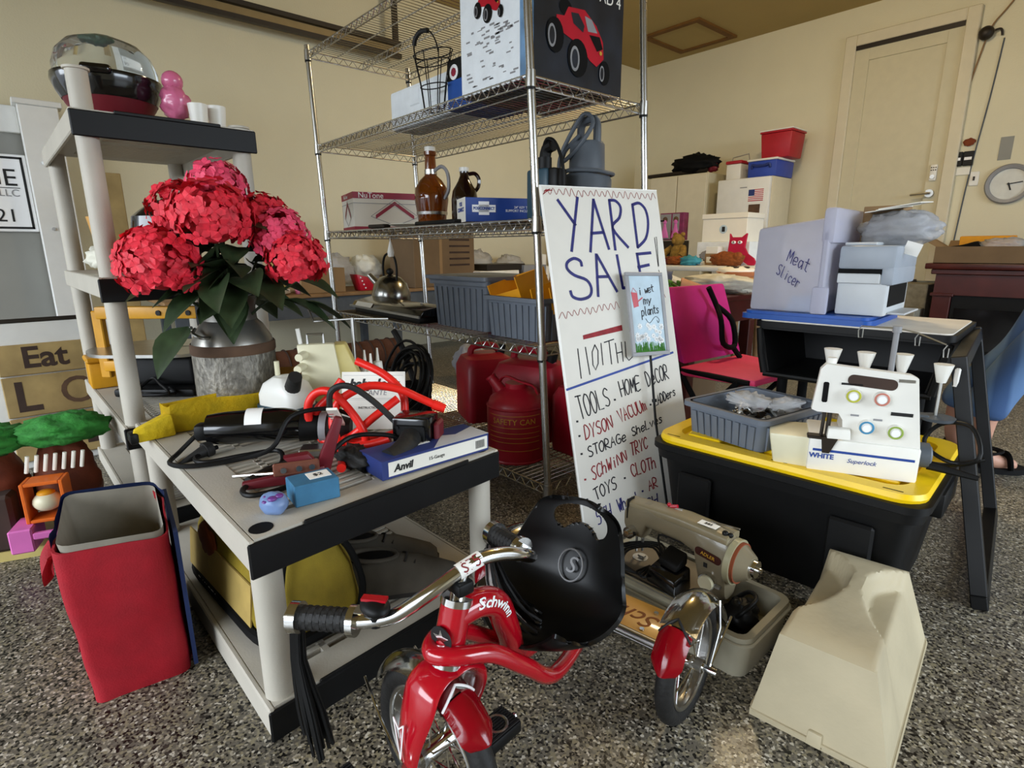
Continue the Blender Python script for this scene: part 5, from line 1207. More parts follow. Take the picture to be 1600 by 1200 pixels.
for v in me.vertices:
    P_, T_ = at_len(.026+v.co.x); N_ = Vector((.86, -.15, .42)); N_ = (N_-T_*N_.dot(T_)).normalized(); V_ = N_.cross(T_); a = v.co.y/.022
    v.co = P_ + (N_*cos(a)+V_*sin(a))*.0231
link('lettering', me, 'print_white', ut, smooth=0)
# front wheel, fork
W1 = Vector((.9965, .08, 0)).normalized(); A1 = Vector((-.08, .9965, 0)).normalized()
CF = k_(-.606, .374, .135)
wheel(CF, W1, A1, .135, .018, 16, 'front')
fender(CF, W1, A1, .150, radians(66), radians(152), .028, 'chrome', 'fender')
fender(CF, W1, A1, .1505, radians(36), radians(65), .029, 'red_paint', 'fender_tip', True)
b = B(); n = 14
pts = [CF + (W1*cos(radians(64+6*(1-abs(i-n/2)/(n/2))))+UP*sin(radians(64+6*(1-abs(i-n/2)/(n/2)))))*(.1515-.019*((i-n/2)/(n/2))**2) + A1*(.029*(i-n/2)/(n/2)) for i in range(n+1)]
tube(b, pts, .002, 6); part('pinstripe', b, 'print_white', trike)
b = B()
crown = hb - hv*.016
for s in (-1, 1):
    P = [crown+A1*(-.004*s), crown+A1*(.018*s)+Vector((0, 0, .004)), crown+A1*(.038*s)+Vector((0, 0, -.006)), crown+A1*(.049*s)+Vector((0, 0, -.028)), crown.lerp(CF, .62)+A1*(.053*s), CF+A1*(.050*s)-UP*.010]
    rr = [.024, .027, .029, .029, .022, .013]
    sp = smooth_path(P, 6); rv = [v.x for v in smooth_path([(x, 0, 0) for x in rr], 6)]
    rings = []
    for i, p in enumerate(sp):
        a = sp[max(0, i-1)]; c = sp[min(len(sp)-1, i+1)]; tt = (c-a).normalized(); wd = (W1-tt*W1.dot(tt)).normalized(); nn = tt.cross(wd)
        rings.append([p+wd*(rv[i]*1.15*cos(2*pi*j/14))+nn*(rv[i]*.36*sin(2*pi*j/14)) for j in range(14)])
    loft(b, rings)
fk = part('fork', b, 'red_paint', trike)
b = B(); e0 = CF - A1*.0625 + UP*.055
for a, c in (((-.012, .035), (.0, .022)), ((.0, .022), (.012, .035)), ((.012, .035), (.0, -.03)), ((.0, -.03), (-.012, .035))):
    tube(b, [e0+W1*a[0]+UP*a[1], e0+W1*c[0]+UP*c[1]], .0012, 5)
part('arrow_print', b, 'print_white', fk)
b = B(); tube(b, [CF-A1*.055, CF-A1*.058-W1*.05+UP*.05, CF-A1*.045-W1*.115+UP*.085], .0022, 6, k=3); tube(b, [CF+A1*.055, CF+A1*.05-W1*.115+UP*.085], .0022, 6); part('fender_stay', b, 'chrome', trike)
b = B(); cyl(b, CF-A1*.062, CF-A1*.05, .011, n=12); cyl(b, CF+A1*.05, CF+A1*.062, .011, n=12); part('axle_nut', b, 'steel', trike)
# cranks and pedals
for s, cr in ((-1, Vector((-.055, -.03, -.02))), (1, Vector((.025, .0, -.03)))):
    b = B(); tube(b, [CF+A1*.05*s, CF+A1*.075*s, CF+A1*.078*s+cr, CF+A1*.15*s+cr], .0055, 8, k=4); cr_ = part('crank', b, 'chrome', trike)
    p = CF+A1*.108*s+cr; b = B()
    q = [p+W1*sx*.024+A1*sy*.034 for sx, sy in ((-1, -1), (1, -1), (1, 1), (-1, 1))]; hexa(b, [v-UP*.011 for v in q]+[v+UP*.011 for v in q], .003)
    pd = part('pedal', b, 'black_plastic', trike)
    b = B()
    for i in range(9):
        x = -.02+i*.005; q = [p+W1*(x+sx*.0015)+A1*sy*.032+UP*.0115 for sx, sy in ((-1, -1), (1, -1), (1, 1), (-1, 1))]; hexa(b, q+[v+UP*.0022 for v in q])
    part('pedal_ridge', b, 'rubber', pd)
    b = B(); tube(b, [p+(W1*cos(2*pi*i/20)+A1*sin(2*pi*i/20))*.017+UP*.0125 for i in range(20)], .0028, 6, closed=True); part('pedal_ring', b, 'steel', pd)
# stem and handlebar
b = B(); cyl(b, ht, ht+hv*.045, .0115, n=14); st = part('stem', b, 'chrome', trike)
b = B(); c = ht+hv*.028; box(b, -.018, .018, -.014, .014, -.012, .008, .004, 2, mtx=Matrix.Translation(c)); part('stem_clamp', b, 'black_plastic', st)
b = B(); 
for sx in (-1, 1): cyl(b, c+Vector((-.014, .010*sx, .006)), c+Vector((-.014, .010*sx, .014)), .004, n=10)
part('clamp_bolt', b, 'chrome', st)
bp_ = [k_(-.735, .235, .358), k_(-.69, .272, .359), k_(-.655, .305, .361), k_(-.630, .335, .370), k_(-.605, .372, .398), k_(-.590, .410, .420), k_(-.587, .450, .430), k_(-.585, .49, .424), k_(-.585, .53, .408), k_(-.598, .565, .385), k_(-.63, .59, .367), k_(-.675, .597, .361), k_(-.72, .598, .360)]
b = B(); tube(b, bp_, .0108, 14, k=5); hbp = part('handlebar', b, 'chrome', trike)
gA = (k_(-.735, .235, .358), k_(-.672, .289, .360)); gB = (k_(-.728, .598, .360), k_(-.655, .594, .363))
for g0, g1 in (gA, gB):
    d = (g1-g0).normalized()
    b = B(); cyl(b, g0, g1, .0165, n=18)
    for i in range(8): p = g0.lerp(g1, (i+.5)/8); cyl(b, p-d*.0025, p+d*.0025, .0175, n=10)
    gp = part('grip', b, 'rubber', hbp)
    b = B(); cyl(b, g0-d*.010, g0+d*.004, .0225, n=20); cyl(b, g1-d*.004, g1+d*.006, .022, n=20); cyl(b, g0-d*.018, g0-d*.01, .009, n=12); part('grip_ring', b, 'chrome', gp)
b = B()
for i in range(16):
    o = Vector((rnd.uniform(-.008, .008), rnd.uniform(-.008, .008), 0)); p0 = gA[0]+o
    tube(b, [p0, p0+Vector((-.004, -.004, -.07)), p0+Vector((o.x*1.0+.01, o.y+.002, -.15)), p0+Vector((o.x*1.2+.020, o.y*1.2+.006, -.21+rnd.uniform(-.015, .015)))], .0028, 4, k=2)
part('streamer', b, 'black_plastic', hbp)
b = B(); b3 = B()
for i in range(22):
    o = Vector((rnd.uniform(-.012, .012), rnd.uniform(-.010, .010), 0)); p0 = gB[0]+o
    tube(b if i % 3 else b3, [p0, p0+Vector((-.01, .0, -.06)), p0+Vector((o.x*1.5+.03, o.y*1.5, -.12)), p0+Vector((o.x*2+.09, o.y*2+.01, -.15+rnd.uniform(-.015, .015)))], .0026, 4, k=2)
part('streamer', b, 'black_plastic', hbp); part('streamer', b3, 'steel', hbp, label='silver streamers at the far grip')
# bell
b = B(); pb = k_(-.648, .312, .385); sph(b, pb, .022, (1.2, .9, .55), 16, 10); cyl(b, pb-Vector((0, 0, .03)), pb, .010, n=12); bell = part('bell', b, 'black_plastic', hbp)
b = B(); box(b, -.018, .018, -.006, .006, .0, .004, mtx=TR(pb+Vector((0, 0, .010)), (0, 0, .7))); part('bell_lever', b, 'red_paint', bell)
# price tag wrapped on the bar
tc = k_(-.5885, .432, .4265); tu = Vector((.02, .985, .17)).normalized(); tn2 = Vector((.72, -.35, .60)); tn2 = (tn2-tu*tn2.dot(tu)).normalized(); tv2 = tn2.cross(tu)
b = B(); G = []
for i in range(9):
    a = radians(-75+150*i/8); d = tn2*cos(a)+tv2*sin(a); G.append([b.verts.new(tc+d*.0118+tu*(s*.021)) for s in (-1, 1)])
for a, c in zip(G, G[1:]): b.faces.new((a[0], a[1], c[1], c[0]))
tg = part('price_tag', b, 'tag_white', hbp, smooth=60)
b = B(); hand(b, '$75', [(-.016, .008), (.016, .008), (.016, -.008), (-.016, -.008)], .0022, .02)
for v in b.verts: a = v.co.y/.0122; v.co = tc+(tn2*cos(a)+tv2*sin(a))*.0124+tu*v.co.x
part('lettering', b, 'ink_red', tg, smooth=0)
# seat
b = B(); n, mm = 120, 90; G = []
cen = [(y, z-.036, w_) for y, z, w_ in [(.522, .268, .080), (.54, .258, .105), (.57, .250, .128), (.62, .247, .138), (.675, .255, .140), (.715, .285, .138), (.738, .330, .124), (.752, .375, .110), (.762, .415, .092), (.766, .432, .066), (.767, .438, .035)]]
cs = smooth_path([(y, z, w_) for y, z, w_ in cen], 9); 
def samp(f):
    x = f*(len(cs)-1); i = min(len(cs)-2, int(x)); return cs[i].lerp(cs[i+1], x-i)
for i in range(n+1):
    f = i/n; p = samp(f); q = samp(min(1, f+.01)); q0 = samp(max(0, f-.01)); ty, tz = q.x-q0.x, q.y-q0.y; l = math.hypot(ty, tz) or 1; ny, nz = -tz/l, ty/l
    row = []
    for j in range(mm+1):
        t_ = -1+2*j/mm; lift = .046*abs(t_)**2.2*(1 if f < .6 else max(.35, 1-(f-.6)*1.8))
        y0 = p.x + ny*lift; z0 = p.y + nz*lift
        hx = -.660+.156/.988*(.81-y0); row.append(b.verts.new(k_(hx + p.z*t_, y0+.156*p.z*t_, z0)))
    G.append(row)
for i in range(n):
    for j in range(mm):
        f = (i+.5)/n; t_ = -1+2*(j+.5)/mm
        # handhold cut-out: kidney shape near the top
        X = t_*.10; Yv = (f-.88)/.10
        if (t_/.60)**2 + ((f-.765)/.075)**2 < 1 and not ((t_/.34)**2 + ((f-.685)/.065)**2 < 1): continue
        b.faces.new((G[i][j], G[i][j+1], G[i+1][j+1], G[i+1][j]))
for v in [v for v in b.verts if not v.link_faces]: b.verts.remove(v)
bd_ = [v for v in b.verts if any(len(e.link_faces) == 1 for e in v.link_edges)]
for _ in range(14): bmesh.ops.smooth_vert(b, verts=bd_, factor=.5, use_axis_x=True, use_axis_y=True, use_axis_z=True)
shell(b, .007)
seat = part('seat', b, mat('seat_black', '#0a0a0a', .36, var=.15, scale=20, spec=.35), trike, smooth=60)
so = k_(-.648, .721, .283); sn = Vector((.14, -.89, .36)).normalized(); su = Vector((.988, .156, 0)); sv = sn.cross(su)
b = B(); tube(b, [so+sn*.006+su*(.026*cos(2*pi*i/28))+sv*(.030*sin(2*pi*i/28)) for i in range(28)], .0018, 6, closed=True); part('emblem_ring', b, 'grey_print', seat)
text3('S', .045, 'grey_print', seat, so+sn*.006, su, sv, shear=.25)
b = B(); p = k_(-.630, .615, .2195); cyl(b, p, p+UP*.003, .007, n=14); part('seat_bolt', b, 'steel', seat)
b = B(); cyl(b, k_(-.648, .645, .18), k_(-.648, .645, .208), .012, n=12); cyl(b, k_(-.64, .60, .18), k_(-.64, .60, .210), .012, n=12); part('seat_post', b, 'black_plastic', trike)
# ---------------------------------------------------------------- vintage sewing machine in its case base
t = thing('sewing_case_base', 'low grey sewing machine case base standing on the floor', 'case', (-.63, 1.10, 0), radians(1))
b = B(); o = rrect(.42, .225, .03); i_ = rrect(.39, .195, .02); o0 = rrect(.40, .205, .03)
loft(b, [ring3(o0, 0), ring3(o, .085), ring3(o, .10), ring3(i_, .10), ring3(i_, .03)], True, True); part('tray', b, 'case_grey', t)
b = B(); tube(b, ring3(rrect(.425, .23, .032), .085), .004, 6, closed=True); part('rim_bead', b, 'case_grey', t)
b = B(); box(b, .02, .09, -.08, .08, .03, .04); part('tray_floor', b, 'steel', t)
t = thing('vintage_sewing_machine', 'olive brown vintage sewing machine set in the grey case base', 'sewing machine', (-.632, 1.095, .101), radians(1))
VM = t; t.scale = (.88, .88, .88)
b = B(); box(b, -.18, .11, -.092, .092, -.012, .006, .003); part('bed', b, 'machine_bed', t, smooth=0)
b = B(); box(b, -.185, .112, -.106, -.092, -.008, .007, .003); part('bed_trim', b, 'steel', t)
b = B(); cyl(b, (-.135, 0, .006), (-.135, 0, .0075), .022, n=20); part('needle_plate', b, 'steel', t)
b = B()
def ms(x, w, z0, z1): return [(x, y*w, (z0+z1)/2+zz*(z1-z0)) for y, zz in rrect(1, 1, .3, 4)]
loft(b, [ms(-.178, .050, .095, .160), ms(-.165, .062, .075, .178), ms(-.12, .062, .078, .184), ms(-.105, .062, .118, .185), ms(.0, .062, .118, .185), ms(.045, .068, .105, .184), ms(.065, .075, .02, .182), ms(.125, .075, .006, .178), ms(.135, .065, .01, .170)]); part('arm', b, 'machine_olive', t, smooth=50)
b = B(); loft(b, [ms(-.176, .052, .157, .180), ms(.0, .066, .163, .192), ms(.13, .068, .160, .186)]); part('top_cover', b, mat('machine_top', '#857a60', .3, coat=.2), t, smooth=50)
b = B(); cyl(b, (-.15, 0, .02), (-.15, 0, .08), .0035, n=8); cyl(b, (-.13, 0, .03), (-.13, 0, .08), .004, n=8); box(b, -.14, -.12, -.006, .006, .010, .016); part('needle_bar', b, 'steel', t)
b = B(); cyl(b, (-.145, -.03, .098), (-.145, -.052, .098), .017, n=18); cyl(b, (-.145, -.052, .098), (-.145, -.062, .098), .010, n=14); part('tension_dial', b, 'chrome', t)
b = B(); cyl(b, (.135, 0, .115), (.150, 0, .115), .058, n=32); part('handwheel_rim', b, mat('wheel_ring', '#9c9678', .35), t)
b = B(); cyl(b, (.150, 0, .115), (.158, 0, .115), .052, n=32); part('handwheel_stripe', b, 'brown_stain', t)
b = B(); cyl(b, (.158, 0, .115), (.185, 0, .115), .048, .030, n=32); part('handwheel', b, 'machine_olive', t)
b = B(); cyl(b, (.185, 0, .115), (.197, 0, .115), .022, n=20); cyl(b, (.197, 0, .115), (.207, 0, .115), .007, n=12); part('clutch_knob', b, 'chrome', t)
b = B(); cyl(b, (.095, -.036, .055), (.095, -.052, .055), .024, .022, n=24); kd = part('stitch_dial', b, 'chrome', t); b = B(); cyl(b, (.095, -.052, .055), (.095, -.058, .055), .019, n=24); part('dial_cap', b, 'cream_plastic', kd)
b = B(); box(b, .105, .13, -.05, -.040, .05, .056); part('lever', b, 'steel', kd)
b = B(); prism(b, rrect(.072, .022, .010), 0, .0015, TR((.088, -.0385, .122), (pi/2, radians(8), 0))); pl = part('name_plate', b, mat('plate_brown', '#35110e', .4), t); text('ADLER', .013, 'print_gold', pl, (.088, -.0408, .122), (pi/2, radians(8), 0))
b = B(); box(b, .078, .088, -.0395, -.038, .088, .100); part('crest_print', b, 'print_black', t, smooth=0)
b = B(); box(b, -.02, .035, -.0255, -.0245, 0, .022, mtx=TR((.05, 0, .168), (radians(-62), 0, 0))); sticker = part('price_sticker', b, 'tag_white', t, loc=(0, .002, .002), smooth=0)
b = B(); box(b, .045, .095, -.024, .0, .1885, .1895, mtx=TR((0, 0, .003))); part('price_tag', b, 'tag_white', t, smooth=0); text('$85', .014, 'print_black', t, (.07, -.012, .1932), (0, 0, 0))
bpy.data.objects.remove(sticker)
b = B(); box(b, -.166, -.163, -.034, .0, .13, .188, .001); part('rubber_band', b, 'black_plastic', t)
b = B(); cyl(b, (-.08, .01, .185), (-.02, .015, .192), .0022, n=6); cyl(b, (.06, .015, .188), (.14, .012, .197), .0025, n=6); part('spool_pin', b, 'steel', t)
b = B(); sph(b, (-.06, .012, .193), .006, u=8, v=6); cyl(b, (-.055, .012, .19), (-.035, .014, .196), .005, n=8); part('thread_guide', b, 'rc_red', t)
b = B(); sph(b, (.118, -.018, .188), .008, u=10, v=8); sph(b, (.13, -.014, .186), .007, u=10, v=8); part('bobbin_winder', b, 'black_plastic', t)
t = thing('foot_pedal', 'black foot pedal with looped cord lying on the sewing machine bed', 'pedal', (-.632, 1.04, .107), radians(-8))
b = B(); hexa(b, [(-.045, -.03, 0), (.04, -.03, 0), (.04, .03, 0), (-.045, .03, 0), (-.042, -.027, .035), (.037, -.027, .035), (.037, .027, .055), (-.042, .027, .055)], .005); part('base', b, 'black_gloss', t)
b = B(); hexa(b, [(-.03, -.01, .045), (.025, -.01, .045), (.025, .03, .055), (-.03, .03, .055), (-.03, -.005, .062), (.025, -.005, .062), (.025, .03, .085), (-.03, .03, .085)], .005); part('treadle', b, 'black_plastic', t)
b = B()
for k in range(4): tube(b, [(-.04, .02, .03), (-.08, .03+.01*k, .05), (-.13-.01*k, .0, .03), (-.12, -.03-.006*k, .01), (-.07, -.035, .008), (-.04-.01*k, -.034, .012), (-.06, .0, .02)], .003, 6, k=4)
tube(b, [(-.04, .025, .04), (-.09, .06, .07), (-.02, .07, .075)], .003, 6, k=4); part('cord', b, 'black_plastic', t)
b = B(); blob(b, (0, 0, .035), .045, (.8, 1, .8), .35, 8, seed=1); tube(b, [(0, -.03, .04), (.02, -.04, .07), (.03, 0, .09), (0, .03, .08), (-.03, .02, .05)], .005, 6, k=4); tag(part('motor_cord', b, 'black_plastic', loc=(-.485, 1.10, .042)), 'bundle of black cord inside the open end of the case base', 'cord')
# beige machine cover
t = thing('machine_cover', 'beige plastic sewing machine cover standing on the floor in front', 'cover', (0, 0, 0))
fb = [(-.377, .934), (-.152, .962), (-.205, 1.42), (-.435, 1.392)]
ft = [(-.352, .968), (-.198, .988), (-.252, 1.385), (-.405, 1.362)]; zt = .182
b = B(); nU, nV = 26, 40; 
def lerp2(q, u, v):
    a = Vector(q[0]).lerp(Vector(q[1]), u); c = Vector(q[3]).lerp(Vector(q[2]), u); return a.lerp(c, v)
# rounded sides
def ringq(q, z, r, n=5):
    out = []; P = [Vector(p) for p in q]
    for i in range(4):
        p = P[i]; a = (P[i-1]-p).normalized(); c = (P[(i+1) % 4]-p).normalized()
        for k in range(n+1):
            f = k/n; out.append((*(p+a*r*(1-f)**2+c*r*f**2), z))
    return out
G = []
for j in range(nV+1):
    v = j/nV; row = []
    for i in range(nU+1):
        u = i/nU; p = lerp2(ft, u, v); c = abs((u-.5)*2)
        half = .13+.87*((v-.72)/(-.50 if v < .72 else .25))**2
        e = max(0, min(1, (c-half)/.22)); e = e*e*(3-2*e)
        edge = min(u, 1-u, v*.5, (1-v)*.5); rnd_ = .008*(1-min(1, edge/.05))**2
        row.append(b.verts.new((p.x, p.y, zt-.042*e-rnd_)))
    G.append(row)
for j in range(nV):
    for i in range(nU): b.faces.new((G[j][i], G[j][i+1], G[j+1][i+1], G[j+1][i]))
per = [(i, 0) for i in range(nU)] + [(nU, j) for j in range(nV)] + [(i, nV) for i in range(nU, 0, -1)] + [(0, j) for j in range(nV, 0, -1)]
top = [G[j][i] for i, j in per]; low = []; prev = top
for zz, mix in ((.014, .06), (.0135, .0), (0, 0)):
    cur = []
    for i, j in per: p = lerp2(fb, i/nU, j/nV).lerp(lerp2(ft, i/nU, j/nV), mix); cur.append(b.verts.new((p.x, p.y, zz)))
    n = len(per)
    for k in range(n): b.faces.new((prev[k], prev[(k+1) % n], cur[(k+1) % n], cur[k]))
    prev = cur
part('shell', b, 'beige_cover', t, smooth=50)
b = B(); hexa(b, [(-.278, .940, .004), (-.252, .943, .004), (-.252, .955, .004), (-.278, .952, .004), (-.276, .944, .03), (-.254, .947, .03), (-.254, .955, .03), (-.276, .952, .03)], .002); part('latch', b, 'beige_cover', t)
b = B(); tube(b, ringq([tuple(Vector(p).lerp(Vector((-.29, 1.18)), -.006)) for p in fb], .011, .02), .003, 6, closed=True); part('rim_bead', b, 'beige_cover', t)
# ---------------------------------------------------------------- black tote with yellow lid
TT = radians(3.5); TC = (-.600, 1.655)
t = thing('storage_tote', 'black storage tote with bright yellow lid in front of the desk', 'tote', (TC[0], TC[1], 0), TT)
LW, LD, LH = .70, .53, .335
b = B(); loft(b, [ring3(rrect(.58, .42, .05), 0), ring3(rrect(.64, .49, .05), LH-.075), ring3(rrect(.67, .525, .05), LH-.07), ring3(rrect(.675, .53, .05), LH-.045), ring3(rrect(.69, .55, .05), LH-.04), ring3(rrect(.69, .55, .05), LH-.022), ring3(rrect(.68, .50, .05), LH-.02)]); part('body', b, 'black_plastic', t)
b = B()
for sx in (-1, 1): box(b, sx*.322-.03, sx*.322+.03, -.10, .10, LH-.10, LH-.035, .008, 2)
part('tote_handle', b, 'black_plastic', t)
b = B()
for sx in (-.2, .2): box(b, sx-.05, sx+.05, -.262, -.245, .06, LH-.10, .006)
part('panel_rib', b, 'black_plastic', t)
b = B(); loft(b, [ring3(rrect(.665, .525, .06), LH-.022), ring3(rrect(.67, .53, .06), LH-.012), ring3(rrect(.66, .52, .055), LH), ring3(rrect(.58, .43, .05), LH), ring3(rrect(.565, .415, .05), LH-.014)], True, True); ld = part('lid', b, 'yellow_lid', t)
b = B()
for x in (-.22, 0, .22): box(b, x-.05, x+.05, -.17, .17, LH-.016, LH-.003, .006, 2)
box(b, -.26, -.16, -.2, -.12, LH-.016, LH, .004); part('lid_rib', b, 'yellow_lid', ld)
b = B()
for x in (-.28, .02, .27): box(b, x-.02, x+.02, -.2455, -.2415, LH-.001, LH+.0004)
part('lid_slot', b, 'black_matte', ld)
ZL = LH-.0025
bn = ribbed_bin('ribbed_bin', 'grey ribbed bin of metal fittings on the yellow lid', (-.725, 1.60, ZL), .255, .30, .095, rz=radians(-9), n=9, group='grey ribbed bins')
rb = random.Random(21)
pz = ZL+.010
for i in range(46):
    x, y = -.725+rb.uniform(-.09, .09), 1.60+rb.uniform(-.11, .11); z = pz+.012+rb.random()*.05
    b = B(); L_ = rb.uniform(.018, .04); ty = i % 3
    if ty == 0: cyl(b, (-L_, 0, 0), (L_, 0, 0), .007, n=8); cyl(b, (L_*.7, 0, 0), (L_, 0, 0), .011, n=6)
    elif ty == 1: box(b, -L_, L_, -.010, .010, -.002, .002); cyl(b, (-L_*.5, 0, -.003), (-L_*.5, 0, .008), .006, n=8)
    else: tube(b, [(-L_, 0, 0), (-L_*.3, .008, 0), (L_*.3, -.004, .004), (L_, .006, 0)], .0045, 6, k=2)
    tag(part('metal_fitting', b, ['steel', 'dark_metal', 'chrome'][i % 3], loc=(x, y, z), rot=(rb.uniform(-.6, .6), rb.uniform(-.5, .5), rb.uniform(0, 6))), ['short steel bolt with a wide head in the grey bin on the yellow lid', 'flat dark metal plate with a stud in the grey bin on the yellow lid', 'thin bent chrome rod in the grey bin on the yellow lid'][ty], 'fitting', 'metal fittings in the grey bin')
for i, (x, y, s) in enumerate(((-.75, 1.62, 1), (-.665, 1.66, .8))):
    b = B(); blob(b, (0, 0, 0), .05*s, (1.4, .8, .5), .45, 10, seed=i+11); tag(part('clear_bag', b, 'bag_clear', loc=(x, y, ZL+.088), rot=(0, 0, i)), ['clear plastic bag lying across the fittings in the grey bin', 'smaller clear bag at the right of the grey bin'][i], 'bag')
# ---------------------------------------------------------------- white overlock machine
t = thing('white_overlocker', 'white overlock sewing machine with coloured dials on the yellow lid', 'sewing machine', (-.43, 1.54, ZL), radians(24))
b = B(); box(b, -.115, .115, -.085, .085, 0, .085, .006, 2); part('lower_body', b, 'white_plastic', t)
b = B(); hexa(b, [(-.19, -.065, .0), (-.10, -.075, .0), (-.10, .06, .0), (-.19, .06, .0), (-.205, -.065, .078), (-.10, -.078, .082), (-.10, .06, .082), (-.205, .06, .078)], .006); part('cloth_plate', b, 'cream_plastic', t)
# upper front panel as an outline with handle and needle cut-outs
b = B()
out = [(-.045, .085), (-.05, .135), (-.06, .15), (-.105, .150), (-.118, .155), (-.108, .255), (-.098, .268), (.075, .255), (.088, .248), (.112, .085)]
prism(b, out, -.012, .012, TR((0, -.068, 0), (pi/2, 0, 0)))
# carve: build handle bar separately below
up_ = part('front_panel', b, 'white_plastic', t, smooth=40)
b = B(); hexa(b, [(-.045, -.06, .085), (.112, -.06, .085), (.112, .07, .085), (-.045, .07, .085), (-.04, -.056, .20), (.092, -.056, .20), (.085, .03, .20), (-.04, .03, .20)], .006); part('rear_body', b, 'white_plastic', t)
b = B(); hexa(b, [(.088, -.055, .20), (.0925, -.055, .20), (.086, .01, .20), (.082, .01, .2), (.070, -.055, .25), (.078, -.055, .25), (.074, -.03, .25), (.068, -.03, .25)], .002); part('side_rib', b, 'white_plastic', t)
b = B(); prism(b, rrect(.10, .026, .012), 0, .004, TR((.0, -.0775, .232), (pi/2, radians(4), 0))); part('carry_handle_slot', b, 'toy_dark', up_)
b = B(); prism(b, rrect(.012, .05, .004), 0, .003, TR((-.093, -.0785, .20), (pi/2, 0, 0))); part('needle_slot', b, 'black_matte', up_)
for (x, z, m_) in ((-.035, .198, 'dial_yellow'), (.022, .196, 'dial_red'), (.0, .125, 'dial_blue'), (.058, .120, 'dial_green')):
    b = B(); cyl(b, (x, -.078, z), (x, -.092, z), .0175, .0165, n=24); kd = part('tension_dial', b, 'white_plastic', t)
    b = B(); tube(b, [(x+.0135*cos(2*pi*i/20), -.0925, z+.0135*sin(2*pi*i/20)) for i in range(20)], .0022, 6, closed=True); part('dial_ring', b, m_, kd)
    b = B(); cyl(b, (x, -.092, z), (x, -.096, z), .009, n=18); part('dial_cap', b, 'print_white', kd)
b = B(); box(b, -.062, -.018, -.0815, -.080, .2215, .2265); box(b, .045, .088, -.0815, -.080, .158, .166); part('scale_print', b, 'print_black', t, smooth=0)
b = B(); box(b, .05, .082, -.083, -.080, .238, .245); part('thread_guide', b, 'steel', t)
b = B(); box(b, -.035, -.018, -.083, -.08, .148, .152); box(b, .012, .03, -.083, -.08, .142, .146); part('thread_guide', b, 'grey_print', t)
b = B(); cyl(b, (-.09, -.07, .085), (-.088, -.07, .16), .004, n=8); cyl(b, (-.078, -.07, .085), (-.076, -.07, .16), .005, n=8); box(b, -.12, -.06, -.088, -.06, .082, .09, .002); hexa(b, [(-.085, -.09, .05), (-.07, -.09, .05), (-.07, -.08, .05), (-.085, -.08, .05), (-.09, -.095, .09), (-.055, -.095, .09), (-.055, -.08, .09), (-.09, -.08, .09)]); part('presser_foot', b, 'dark_metal', t)
b = B(); hexa(b, [(-.08, -.105, .092), (-.03, -.10, .092), (-.03, -.08, .092), (-.08, -.08, .092), (-.078, -.098, .115), (-.032, -.095, .115), (-.032, -.08, .118), (-.078, -.08, .118)], .002); part('finger_guard', b, 'white_plastic', t)
b = B(); box(b, -.105, .105, -.0858, -.085, .052, .058); part('stripe_print', b, 'print_blue', t, smooth=0)
text('WHITE', .017, 'print_blue', t, (-.085, -.0862, .040), (pi/2, 0, 0), bold=.0006); text('Superlock', .015, 'print_blue', t, (.0, -.0862, .036), (pi/2, 0, 0), shear=.3)
b = B(); cyl(b, (.115, -.01, .05), (.145, -.01, .05), .030, n=24); hw = part('handwheel', b, 'motor_grey', t); b = B(); cyl(b, (.145, -.01, .05), (.15, -.01, .05), .026, .022, n=24); part('wheel_cap', b, 'bin_grey', hw)
b = B()
for i in range(7): box(b, .1005, .1125-.0012*i, .01, .035, .10+i*.009, .103+i*.009)
part('vent_slot', b, 'grey_print', t)
b = B(); box(b, -.02, .15, .05, .085, .125, .133, .003); sphv = lathe(b, [(0, .12), (.035, .12), (.038, .128), (0, .132)], 24, TR((.17, .07, 0))); part('spool_tray', b, 'motor_grey', t)
for (x, y, z) in ((-.075, .055, .24), (.0, .06, .235), (.08, .065, .235), (.165, .07, .215)):
    b = B(); cyl(b, (x, y, .13), (x, y, z+.02), .004, n=8); pn = part('spool_pin', b, 'steel', t)
    b = B(); cyl(b, (x, y, z), (x, y, z+.045), .010, .021, n=16); part('spool_cone', b, 'white_plastic', pn)
b = B(); cyl(b, (.055, .05, .12), (.055, .05, .345), .0065, n=12); cyl(b, (.055, .05, .335), (.055, .05, .35), .010, n=12); ms_ = part('thread_mast', b, 'grey_print', t)
b = B(); tube(b, [(-.02, .04, .348), (.055, .05, .345), (.10, .055, .335), (.16, .06, .31)], .0018, 6)
for x, z in ((-.02, .348), (.10, .335), (.16, .31)): tube(b, [(x, .05, z), (x-.006, .05, z-.012), (x-.004, .05, z-.03), (x+.004, .05, z-.03), (x+.004, .05, z-.008)], .0014, 5)
part('thread_guide', b, 'steel', ms_)
b = B(); cyl(b, (-.085, -.05, .262), (-.085, -.05, .28), .011, n=14); part('pressure_knob', b, 'white_plastic', t)
b = B(); tube(b, [(.14, .06, .012), (.20, .03, .02), (.24, -.02, .06), (.23, .03, .12), (.18, .07, .11), (.15, .06, .06), (.20, .02, .03), (.26, .01, .05)], .005, 8, k=5); cyl(b, (.145, -.02, .03), (.24, -.04, .018), .012, .006, n=10); part('power_cord', b, 'black_plastic', t)
b = B(); box(b, -.018, .018, -.001, .001, 0, .045); tag(part('orange_tag', b, 'orange_tag', loc=(-.348, 1.70, ZL), rot=(.1, 0, .8), smooth=0), 'orange paper tag behind the white overlock machine', 'tag')
